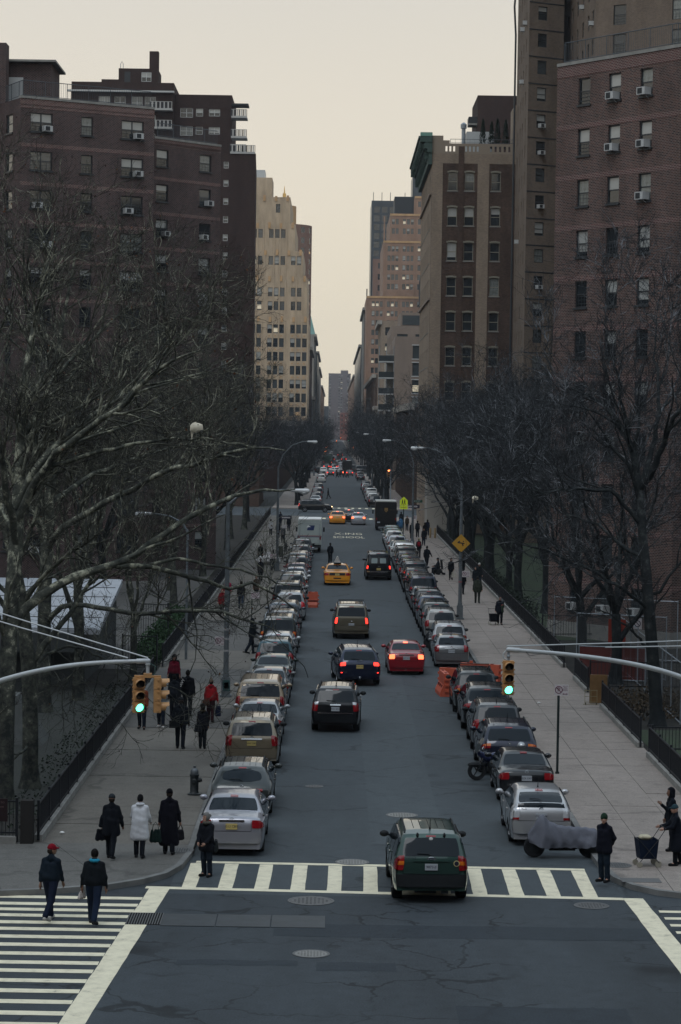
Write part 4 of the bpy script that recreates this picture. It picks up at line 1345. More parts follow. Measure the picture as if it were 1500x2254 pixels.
# ================================================================ trees
def at(px, py, Y):
 """world point at distance Y along the street seen at a photo pixel"""
 d = Vector((px - cx, cy - py, -F_PX))
 w = Vector((Xw.dot(d), Yw.dot(d), Zw.dot(d)))
 t = Y / w.y
 return (w.x * t, Y, CAM_H + w.z * t)
def bark_mat(name, dark, mid, pale, amt=0.5, scale=3.0):
 m, nt, bs = new_mat(name)
 tc = nt.nodes.new('ShaderNodeTexCoord')
 nz = nt.nodes.new('ShaderNodeTexNoise')
 nz.inputs['Scale'].default_value = scale
 nz.inputs['Detail'].default_value = 6
 nz.inputs['Roughness'].default_value = 0.7
 nt.links.new(tc.outputs['Object'], nz.inputs['Vector'])
 r = ramp_node(nt, [(0.34, dark), (0.55, mid), (0.62 + .12 * (1 - amt), pale)])
 sp_ = nt.nodes.new('ShaderNodeSeparateXYZ'); nt.links.new(tc.outputs['Object'], sp_.inputs[0])
 zr = nt.nodes.new('ShaderNodeMapRange')
 for i_, v_ in enumerate((1.0, 7.0, -0.10, 0.03)): zr.inputs[1 + i_].default_value = v_
 nt.links.new(sp_.outputs['Z'], zr.inputs[0])
 ad = nt.nodes.new('ShaderNodeMath'); ad.operation = 'ADD'
 nt.links.new(nz.outputs[0], ad.inputs[0]); nt.links.new(zr.outputs[0], ad.inputs[1])
 nt.links.new(ad.outputs[0], r.inputs[0])
 nt.links.new(r.outputs[0], bs.inputs['Base Color'])
 bs.inputs['Roughness'].default_value = 0.9
 bs.inputs['Specular IOR Level'].default_value = 0.06
 add_bump(nt, bs, 25, 0.5)
 return m
BK_PLANE = bark_mat('plane_bark', (0.024, 0.027, 0.026), (0.082, 0.085, 0.070), (0.36, 0.355, 0.27), 0.6)
TW_PLANE = bark_mat('plane_twig', (0.018, 0.017, 0.017), (0.034, 0.032, 0.030), (0.17, 0.165, 0.14), 0.3, 0.7)
BK_DARK = bark_mat('dark_bark', (0.016, 0.019, 0.021), (0.03, 0.034, 0.035), (0.08, 0.085, 0.085), 0.4)
TW_DARK = bark_mat('dark_twig', (0.016, 0.018, 0.020), (0.030, 0.033, 0.036), (0.16, 0.165, 0.175), 0.3, 0.5)
BR_PLANE = bark_mat('plane_branch', (0.035, 0.036, 0.031), (0.085, 0.086, 0.068), (0.30, 0.295, 0.225), 0.8, 1.6)  # pale tone puts the light on the limbs into the colour
BR_DARK = bark_mat('grey_branch', (0.020, 0.022, 0.024), (0.050, 0.054, 0.058), (0.22, 0.23, 0.245), 0.8, 1.2)  # pale tone painted in for highlights on the mid-size branches
M_FRUIT = plain('seed_ball_brown', (0.03, 0.018, 0.014), .9)
M_DLEAF = plain('dead_leaf', (0.11, 0.05, 0.025), .9, vary=.5, vscale=.4)
class Tree:
 def __init__(self, seed):
  self.r = np.random.default_rng(seed)
  self.tr_v, self.tr_f, self.cr_v, self.cr_f, self.cr_m = [], [], [], [], []
  self.nt = self.nc = 0
  self.lim = None
 def tubes(self, P, R, s, crown, mi=0):
  """P [N,K,3], R [N,K] -> tubes with s sides"""
  N, K, _ = P.shape
  T = np.empty_like(P)
  T[:, 1:-1] = P[:, 2:] - P[:, :-2]
  T[:, 0] = P[:, 1] - P[:, 0]
  T[:, -1] = P[:, -1] - P[:, -2]
  T /= np.linalg.norm(T, axis=2, keepdims=True) + 1e-9
  ref = np.tile(np.array([0.31, 0.27, 0.91]), (N, 1))
  par = np.abs((T[:, 0] * ref).sum(1)) > 0.95
  ref[par] = (1, 0, 0)
  A_ = np.cross(T, ref[:, None, :])
  A_ /= np.linalg.norm(A_, axis=2, keepdims=True) + 1e-9
  B_ = np.cross(T, A_)
  th = 2 * np.pi * np.arange(s) / s
  V = P[:, :, None, :] + R[:, :, None, None] * (A_[:, :, None, :] * np.cos(th)[None, None, :, None] + B_[:, :, None, :] * np.sin(th)[None, None, :, None])
  idx = np.arange(N * K * s).reshape(N, K, s)
  a = idx[:, :-1]
  b = idx[:, 1:]
  f = np.stack([a, np.roll(a, -1, 2), np.roll(b, -1, 2), b], -1).reshape(-1, 4)
  if crown:
   self.cr_m.append(np.full(len(f), mi)); self.cr_v.append(V.reshape(-1, 3)); self.cr_f.append(f + self.nc); self.nc += N * K * s
  else:
   self.tr_v.append(V.reshape(-1, 3)); self.tr_f.append(f + self.nt); self.nt += N * K * s
 def resample(self, path, radii, K):
  P = np.array(path, float)
  d = np.r_[0, np.cumsum(np.linalg.norm(np.diff(P, axis=0), axis=1))]
  t = np.linspace(0, d[-1], K * 3)
  Q = np.stack([np.interp(t, d, P[:, i]) for i in range(3)], 1)
  for _ in range(3):
   Q[1:-1] = (Q[:-2] + Q[1:-1] * 2 + Q[2:]) / 4
  t2 = np.linspace(0, K * 3 - 1, K)
  Q = np.stack([np.interp(t2, np.arange(K * 3), Q[:, i]) for i in range(3)], 1)
  rr = np.interp(np.linspace(0, 1, K), np.linspace(0, 1, len(radii)), radii)
  return Q, rr
 def children(self, P, R, n, L, K, ang=(0.5, 1.1), up=0.25, curl=0.12, wig=0.18, t0=0.25, ratio=0.6, rmin=0.004, taper=0.3, down=None, outw=0.0, center=None):
  r = self.r
  N0, K0, _ = P.shape
  lens = np.linalg.norm(np.diff(P, axis=1), axis=2).sum(1)
  pr = lens / lens.sum()
  idx = r.choice(N0, size=n, p=pr)
  t = t0 + (1 - t0) * r.random(n) ** 0.8
  x = t * (K0 - 1)
  i0 = np.minimum(x.astype(int), K0 - 2)
  fr = (x - i0)[:, None]
  S = P[idx, i0] * (1 - fr) + P[idx, i0 + 1] * fr
  rad = R[idx, i0] * (1 - fr[:, 0]) + R[idx, i0 + 1] * fr[:, 0]
  T = P[idx, i0 + 1] - P[idx, i0]
  T /= np.linalg.norm(T, axis=1, keepdims=True) + 1e-9
  Q = r.normal(size=(n, 3))
  Q -= T * (Q * T).sum(1, keepdims=True)
  Q /= np.linalg.norm(Q, axis=1, keepdims=True) + 1e-9
  a = r.uniform(ang[0], ang[1], n)[:, None]
  D = T * np.cos(a) + Q * np.sin(a)
  D[:, 2] += up
  if center is not None:
   O = S - center
   O[:, 2] *= .3
   O /= np.linalg.norm(O, axis=1, keepdims=True) + 1e-9
   D += outw * O
  D /= np.linalg.norm(D, axis=1, keepdims=True)
  ln = r.uniform(L[0], L[1], n) * (1.15 - 0.5 * t)
  out = np.empty((n, K, 3))
  out[:, 0] = S
  for k in range(1, K):
   D = D + r.normal(size=(n, 3)) * wig
   D[:, 2] += curl
   D /= np.linalg.norm(D, axis=1, keepdims=True)
   out[:, k] = out[:, k - 1] + D * (ln / (K - 1))[:, None]
  if self.lim is not None:
   m = self.lim(out).all(1)
   out, ln, rad, n = out[m], ln[m], rad[m], int(m.sum())
  r0 = np.maximum(np.minimum(rad * ratio, ln * 0.022 + 0.003), rmin)
  Rr = r0[:, None] * np.linspace(1, taper, K)[None, :]
  Rr = np.maximum(Rr, rmin * .75)
  out[:, 0] -= (out[:, 1] - out[:, 0]) * 0.03
  return out, Rr
 def meshes(self, bark, twig, fruit=0, leaves=0, tips=None):
  tm = np_mesh('trunk', np.concatenate(self.tr_v), np.concatenate(self.tr_f), bark, True)
  V, F_ = np.concatenate(self.cr_v), np.concatenate(self.cr_f)
  cm = np_mesh('crown', V, F_, [twig, BR_PLANE if twig is TW_PLANE else BR_DARK], True, np.concatenate(self.cr_m))
  extra = []
  if fruit or leaves:
   r = self.r
   mb = MB()
   ends = tips
   for p in ends[r.choice(len(ends), fruit)]:
    q = p - np.array([0, 0, r.uniform(.05, .14)])
    s = r.uniform(.02, .032)
    o6 = [q + np.array(d) * s for d in ((1, 0, 0), (-1, 0, 0), (0, 1, 0), (0, -1, 0), (0, 0, 1), (0, 0, -1))]
    mb.add(o6, [(0, 2, 4), (2, 1, 4), (1, 3, 4), (3, 0, 4), (2, 0, 5), (1, 2, 5), (3, 1, 5), (0, 3, 5)], 0)
   for p in ends[r.choice(len(ends), leaves)]:
    u = r.normal(size=3); u /= np.linalg.norm(u)
    v = np.cross(u, r.normal(size=3)); v /= np.linalg.norm(v) + 1e-9
    s = r.uniform(.03, .06)
    mb.add([p, p + u * s + v * s * .7, p + u * s * 2, p + u * s - v * s * .7], [(0, 1, 2, 3)], 1)
   extra.append(('seed_balls', mb.mesh('seed_balls', [M_FRUIT, M_DLEAF])))
  return tm, cm, extra
def finish(T, P1, R1, dens=1.0, spread=1.0, up=0.2, wig=0.2, center=None, thin=1.0, k4=True, seg2=(1.0, 2.4)):
 """branch orders below the main limbs"""
 n2 = int(95 * dens)
 P2, R2 = T.children(P1, R1, n2, (1.8 * spread, 4.2 * spread), 9, (0.45, 1.0), up, .04, wig * .8, .22, .55, .012, .3, center=center, outw=.35)
 T.tubes(P2, R2, 5, True, 1)
 P3, R3 = T.children(P2, R2, int(600 * dens), (seg2[0] * spread, seg2[1] * spread), 7, (0.4, 1.05), up * .7, .03, wig * 1.45, .15, .7, .0105 * thin, .45)
 T.tubes(P3, R3, 4, True, 1)
 P4, R4 = T.children(P3, R3, int(2500 * dens), (.5, 1.3), 5, (0.4, 1.05), up * .6, .03, wig * 1.6, .15, .75, .0062 * thin, .5)
 h4 = len(P4) // 3
 T.tubes(P4[:h4], R4[:h4], 3, True, 1); T.tubes(P4[h4:], R4[h4:], 3, True, 0)
 if k4:
  P5, R5 = T.children(P4, R4, int(3600 * dens), (.25, .65), 3, (0.4, 1.0), up * .4, .02, wig * 1.3, .2, .8, .0042 * thin, .6)
  T.tubes(P5, R5, 3, True)
  return P5[:, -1], P4
 return P4[:, -1], P4
def limbs_generic(T, h, r0, nl, fork, spread, lean=0.0):
 r = T.r
 K = 12
 trunk, tr = T.resample([(0, 0, 0), (r.uniform(-.1, .1), r.uniform(-.1, .1), fork * .5), (r.uniform(-.25, .25) + lean * .4, r.uniform(-.2, .2), fork)], [r0 * 1.35, r0 * 1.02, r0 * .98, r0 * .9], 8)
 T.tubes(trunk[None], tr[None], 9, False)
 flare = np.array([[0, 0, -.15], [0, 0, .0], [0, 0, .25], [0, 0, .6]], float)[None]
 T.tubes(flare, np.array([[r0 * 2.0, r0 * 1.7, r0 * 1.4, r0 * 1.25]]), 9, False)
 P, R = [], []
 top = trunk[-1]
 a0 = r.uniform(0, 6.28)
 for i in range(nl):
  a = a0 + 6.283 * i / nl + r.uniform(-.35, .35)
  out = spread * r.uniform(.55, 1.0) * (0.35 if i == 0 else 1.0)
  hz = (h - fork) * r.uniform(.72, 1.0) * (1.05 if i == 0 else .9)
  st = trunk[int(r.integers(4, 8))] if i > 2 else top
  mid = st + np.array([math.cos(a) * out * .42, math.sin(a) * out * .42, hz * .35])
  m2 = st + np.array([math.cos(a) * out * .78 + r.uniform(-.4, .4), math.sin(a) * out * .78 + r.uniform(-.4, .4), hz * .68])
  end = st + np.array([math.cos(a) * out, math.sin(a) * out, hz])
  q, qr = T.resample([st, st + (mid - st) * .4 + np.array([0, 0, .2]), mid, m2, end], [r0 * r.uniform(.5, .68), r0 * .4, r0 * .26, r0 * .14, .02], K)
  q[2:-1] += r.normal(size=(K - 3, 3)) * .12
  P.append(q); R.append(qr)
 P, R = np.array(P), np.array(R)
 T.tubes(P, R, 7, False)
 P1, R1 = T.children(P, R, nl * 5, (2.2, 4.6), 11, (.5, .95), .22, .05, .12, .12, .62, .02, .25)
 T.tubes(P1, R1, 6, False)
 n = max(P.shape[1], P1.shape[1])
 def rs(Q): return np.stack([np.stack([np.interp(np.linspace(0, 1, n), np.linspace(0, 1, Q.shape[1]), Q[i, :, j]) for j in range(3)], 1) for i in range(len(Q))])
 def rr(Q): return np.stack([np.interp(np.linspace(0, 1, n), np.linspace(0, 1, Q.shape[1]), Q[i]) for i in range(len(Q))])
 return np.concatenate([rs(P), rs(P1)]), np.concatenate([rr(R), rr(R1)])
TREE_KINDS = []
for sd, h, r0, nl, fork, sp, plane in ((1, 16.0, .26, 6, 3.6, 6.6, 0), (2, 14.5, .24, 6, 3.2, 7.0, 0), (3, 16.5, .28, 7, 4.0, 6.2, 0),
          (4, 16.0, .27, 5, 4.2, 4.4, 1), (5, 17.0, .30, 5, 5.0, 4.0, 1)):
 T = Tree(sd)
 P1, R1 = limbs_generic(T, h, r0, nl, fork, sp)
 tips, _ = finish(T, P1, R1, 1.15 if not plane else .9, 1.0, .22, .17, thin=1.35)
 TREE_KINDS.append(T.meshes(BK_PLANE if plane else BK_DARK, TW_PLANE if plane else TW_DARK, 120 if plane else 0, 60 if plane else 0, tips))
def put_tree(kind, x, y, rz, s, label, group, name='bare_tree', z=.1):
 tm, cm, ex = TREE_KINDS[kind]
 t = empty(name, (x, y, z), rz)
 t.scale = (s * (.82 if kind > 2 else 1), s * (.82 if kind > 2 else 1), s * RNG.uniform(.95, 1.05))
 inst('trunk', tm, t)
 inst('crown', cm, t)['kind'] = 'stuff'
 for n_, m_ in ex: inst(n_, m_, t)['kind'] = 'stuff'
 tag(t, label, 'tree', group)
 return t
def hero(seed, trunk, limbs, bark, twig, label, dens, name, fruit=0, leaves=0, spread=1.0, extra_limbs=0, up=.12, thin=1.0):
 """tree whose main limbs are laid out one by one; points are (photo x, photo y, distance)"""
 T = Tree(seed)
 base = Vector(at(*trunk[0][0]))
 base.z = 0.1
 if base.x < 0: T.lim = lambda q: q[..., 0] + base.x < np.where(q[..., 2] > 9.0, -2.0, -0.75)
 def loc(p): return tuple(Vector(at(*p)) - base)
 path = [loc(p) for p in trunk[0]]
 path[0] = (0, 0, 0)
 K = 18
 P, R = [], []
 q, qr = T.resample(path, trunk[1], 22)
 T.tubes(q[None], qr[None], 10, False)
 r0 = trunk[1][0]
 T.tubes(np.array([[[0, 0, -.15], [0, 0, .0], [0, 0, .25], [0, 0, .6]]], float), np.array([[r0 * 1.7, r0 * 1.45, r0 * 1.2, r0 * 1.05]]), 10, False)
 q2, qr2 = T.resample(path, trunk[1], K)
 P.append(q2); R.append(qr2)
 for pts, rad in limbs:
  q, qr = T.resample([loc(p) for p in pts], rad, K)
  q[2:-1] += T.r.normal(size=(K - 3, 3)) * .035
  P.append(q); R.append(qr)
  T.tubes(q[None], qr[None], 8, False)
 P, R = np.array(P), np.array(R)
 P1, R1 = T.children(P, R, 26 + extra_limbs, (2.4, 5.2), K, (.45, 1.0), up, .02, .09, .25, .55, .018, .22)
 T.tubes(P1, R1, 6, False)
 tips, _ = finish(T, np.concatenate([P, P1]), np.concatenate([R, R1]), dens, spread, up, .16, thin=thin)
 tm, cm, ex = T.meshes(bark, twig, fruit, leaves, tips)
 t = empty(name, base)
 inst('trunk', tm, t)
 inst('crown', cm, t)['kind'] = 'stuff'
 for n_, m_ in ex: inst(n_, m_, t)['kind'] = 'stuff'
 tag(t, label, 'tree', 'bare trees in the yards beside the street')
 return t
hero(21, ([(8, 1790, 71.0), (12, 1600, 71.2), (18, 1450, 71.4), (24, 1350, 71.6), (34, 1220, 72), (42, 1100, 72.5), (45, 980, 73), (52, 850, 73.5), (75, 720, 74), (100, 600, 75), (125, 500, 76)],
   [.29, .27, .25, .23, .20, .15, .10, .05, .02]),
  [([(24, 1385, 71.6), (60, 1328, 71.8), (130, 1280, 72), (200, 1258, 72.3), (275, 1243, 72.6), (335, 1195, 73), (420, 1135, 73.6), (500, 1092, 74.2), (580, 1080, 75), (650, 1077, 76)], [.17, .14, .11, .10, .075, .05, .02]),
  ([(255, 1246, 72.5), (330, 1245, 73), (420, 1268, 73.5), (500, 1296, 74), (560, 1283, 74.5), (620, 1320, 75), (655, 1345, 75.3)], [.09, .075, .06, .045, .02]),
  ([(330, 1243, 73), (400, 1228, 73.2), (470, 1245, 73.4), (560, 1262, 73.6), (610, 1280, 73.8), (665, 1290, 74)], [.055, .05, .04, .03, .012]),
  ([(38, 1120, 72.3), (75, 1030, 72.3), (130, 972, 73), (209, 909, 74), (280, 860, 75), (336, 793, 76), (385, 735, 77)], [.13, .11, .09, .07, .05, .02]),
  ([(37, 1150, 72.2), (86, 1040, 72), (142, 984, 71.6), (224, 924, 71), (284, 879, 70.6), (355, 808, 70), (400, 785, 69.6), (445, 770, 69.3)], [.13, .115, .10, .08, .06, .02]),
  ([(95, 1030, 72), (209, 1002, 71.5), (284, 980, 71), (366, 967, 70.5), (448, 965, 70), (560, 985, 69.5)], [.075, .065, .05, .035, .012]),
  ([(45, 980, 73), (90, 880, 74), (160, 790, 75), (230, 720, 76), (290, 665, 77)], [.09, .075, .06, .045, .015]),
  ([(36, 1200, 72), (10, 1050, 71), (-20, 900, 70), (-10, 760, 69), (30, 640, 68)], [.12, .10, .08, .05, .015])],
  BK_PLANE, TW_PLANE, 'large plane tree at the left edge with long pale limbs reaching over the street', 1.25, 'plane_tree', 420, 160, 1.0, 16)
hero(22, ([(96, 1584, 95), (97, 1450, 95), (98, 1350, 95), (104, 1200, 95), (112, 1050, 95), (118, 900, 95.3), (128, 760, 95.6), (150, 650, 96), (170, 540, 96.5)],
   [.30, .28, .25, .20, .14, .08, .03]),
  [([(103, 1215, 95), (127, 1167, 94.5), (187, 1129, 94), (231, 1109, 93.5), (284, 1081, 93), (358, 1040, 92), (448, 1017, 91), (541, 985, 90), (630, 992, 89)], [.15, .13, .11, .09, .07, .02]),
  ([(100, 1380, 95), (120, 1345, 94.5), (149, 1331, 94), (202, 1335, 93.5), (284, 1351, 93), (373, 1348, 92.5), (485, 1344, 92), (556, 1364, 91.5), (620, 1395, 91)], [.12, .10, .09, .075, .06, .015]),
  ([(110, 1080, 95), (150, 960, 96), (200, 860, 97), (270, 770, 98), (330, 725, 99), (390, 700, 100)], [.14, .11, .08, .05, .015]),
  ([(116, 950, 95), (90, 830, 94), (60, 700, 93), (50, 590, 92), (60, 480, 91)], [.12, .09, .06, .015]),
  ([(108, 1110, 95), (190, 1050, 97), (290, 1010, 99), (400, 980, 101), (500, 950, 103)], [.11, .09, .07, .04, .012])],
  BK_PLANE, TW_PLANE, 'pale mottled plane tree behind the one at the left edge', 1.1, 'plane_tree', 300, 120, 1.0, 12)
hero(23, ([(66, 1742, 75.1), (68, 1600, 75.1), (64, 1480, 75.2), (50, 1330, 75.4), (20, 1180, 76), (-30, 1000, 77), (-60, 820, 78)], [.27, .24, .21, .17, .10, .02]),
  [([(66, 1500, 75.2), (100, 1440, 76), (150, 1420, 77), (210, 1440, 78), (270, 1470, 79)], [.06, .05, .04, .03, .01]),
  ([(64, 1640, 75.1), (40, 1660, 74), (10, 1700, 73), (-20, 1730, 72)], [.05, .04, .03, .012])],
  BK_PLANE, TW_PLANE, 'dark leaning tree trunk inside the fence at the bottom left yard', .5, 'bare_tree', 60, 30)
hero(24, ([(1447, 1605, 93.2), (1440, 1480, 93.2), (1432, 1380, 93.2), (1422, 1250, 93.3), (1412, 1150, 93.4), (1408, 1070, 93.5), (1395, 1000, 93.8), (1380, 950, 94), (1330, 890, 94.5), (1280, 860, 95), (1225, 850, 95.5)],
   [.27, .245, .23, .20, .16, .12, .08, .02]),
  [([(1410, 1075, 93.5), (1440, 1030, 93), (1462, 975, 92.5), (1475, 935, 92), (1500, 900, 91.5), (1540, 830, 91)], [.16, .13, .10, .07, .02]),
  ([(1385, 955, 94), (1372, 900, 94), (1365, 840, 94), (1345, 780, 94), (1330, 700, 94)], [.09, .07, .05, .03, .012]),
  ([(1410, 1080, 93.5), (1445, 950, 95), (1450, 850, 96), (1440, 760, 97), (1450, 670, 98)], [.13, .10, .07, .04, .012]),
  ([(1416, 1160, 93.4), (1350, 1080, 93), (1270, 1075, 92), (1190, 1085, 91), (1130, 1070, 90)], [.10, .08, .06, .035, .012]),
  ([(1420, 1230, 93.3), (1370, 1200, 94), (1310, 1150, 95), (1240, 1130, 96), (1170, 1080, 97)], [.09, .07, .05, .03, .012]),
  ([(1428, 1340, 93.2), (1380, 1300, 92.6), (1310, 1260, 92), (1210, 1215, 91), (1130, 1190, 90.4), (1080, 1180, 90)], [.085, .07, .055, .035, .012]),
  ([(1436, 1440, 93.2), (1395, 1390, 92.8), (1340, 1350, 92.4), (1290, 1340, 92)], [.06, .05, .03, .012])],
  BK_DARK, TW_DARK, 'dark bare tree with forked trunk at the right edge in front of the brick block', 1.5, 'bare_tree', 0, 0, 1.0, 20, .2, 1.3)
YT = 'bare trees in the yards beside the street'
left = [(-8.75, 107, 3), (-13.2, 131, 4), (-10.35, 99.3, 4), (-9.7, 149, 3), (-11.0, 166, 4), (-9.7, 182, 3), (-10.4, 200, 2), (-9.6, 221, 4), (-10.2, 243, 3), (-9.7, 266, 4), (-10.2, 288, 2), (-17.5, 148, 3), (-18.5, 118, 4), (-15.0, 158, 2)]
ords = ['first', 'second', 'third', 'fourth', 'fifth', 'sixth', 'seventh', 'eighth', 'ninth', 'tenth', 'eleventh', 'twelfth', 'thirteenth', 'fourteenth', 'fifteenth', 'sixteenth', 'seventeenth', 'eighteenth', 'nineteenth', 'twentieth', 'twenty-first', 'twenty-second']
inner = sorted([t for t in left if t[0] > -14], key=lambda t: t[1])
for i, (x, y, k) in enumerate(inner):
 put_tree(k, x, y, RNG.uniform(0, 6.28), .66 if y == 107 else RNG.uniform(.88, 1.02), 'bare tree along the left fence, %s beyond the plane trees' % ords[i], YT)
for i, (x, y, k) in enumerate([t for t in left if t[0] <= -14]):
 put_tree(k, x, y, RNG.uniform(0, 6.28), RNG.uniform(.88, 1.0), 'bare tree deep in the left yard before the plum block, %s from the left' % ('middle', 'one', 'third')[i] if False else
    ['bare tree deep in the left yard right in front of the plum block', 'bare tree left of the shed roof in the left yard', 'bare tree deep in the left yard nearest the plum block corner'][i], YT)
right = [(12.9, 108.9, 0), (12.7, 121.5, 1), (13.4, 150, 2), (12.6, 163, 0), (12.9, 176, 1), (12.5, 189, 2), (13.0, 203, 0), (12.6, 217, 1), (12.9, 231, 2), (12.6, 246, 0), (12.4, 256, 1), (11.9, 183, 1), (11.9, 210, 2), (11.9, 238, 1), (17.5, 171, 2), (18.5, 196, 0), (17.0, 222, 1)]
inner = sorted([t for t in right if t[0] < 14], key=lambda t: t[1])
for i, (x, y, k) in enumerate(inner):
 put_tree(k, x, y, RNG.uniform(0, 6.28), RNG.uniform(.9, 1.04), 'dark bare tree along the right fence, %s beyond the forked one' % ords[i], YT)
for i, (x, y, k) in enumerate([t for t in right if t[0] >= 14]):
 put_tree(k, x, y, RNG.uniform(0, 6.28), RNG.uniform(.9, 1.0), 'dark bare tree deep in the right lawn, %s from the brick block' % ords[i], YT)
i = 0
for y in (352, 368, 386, 404, 424, 446, 470, 498, 530, 562):
 put_tree(i % 3, 8.1, y, RNG.uniform(0, 6.28), RNG.uniform(.84, .98), 'bare street tree past the first crossing, %s on the right pavement' % ords[i], 'street trees past the crossing', 'street_tree', .13)
 i += 1
i = 0
for y in (350, 372, 396, 424, 456, 492, 532):
 put_tree(i % 3, -5.2, y, RNG.uniform(0, 6.28), RNG.uniform(.78, .92), 'bare street tree past the first crossing, %s on the left pavement' % ords[i], 'street trees past the crossing', 'street_tree', .13)
 i += 1
i = 0
for y in (640, 680, 730, 790, 850, 930, 1020, 1150):
 for x, side in ((8.3, 'right'), (-4.8, 'left')):
  put_tree(i % 3, x, y, RNG.uniform(0, 6.28), RNG.uniform(.6, .75), 'hazy street tree past the second crossing, %s on the %s' % (ords[i // 2], side), 'street trees far down the street', 'street_tree', .13)
  i += 1
M_BAG = plain('plastic_bag', (0.62, 0.56, 0.44), .5)
for (px, py, Y, lb, sc_) in ((432, 941, 67.5, 'pale plastic bag caught in the left plane tree', 1.15), (1046, 1097, 96.0, 'white plastic scrap caught in the right trees', .8)):
 mb = MB()
 rr = random.Random(3)
 mb.ball((0, 0, 0), (.16 * sc_, .10 * sc_, .12 * sc_), 10, 0, 6)
 mb.v = [(v[0] * rr.uniform(.7, 1.2), v[1], v[2] * rr.uniform(.75, 1.2)) for v in mb.v]
 mb.add([(-.14 * sc_, 0, -.05), (-.05 * sc_, .02, -.08), (-.1 * sc_, 0, -.3 * sc_)], [(0, 1, 2)])
 tag(mb.build('plastic_bag', M_BAG, None, 30, at(px, py, Y)), lb, 'plastic bag')
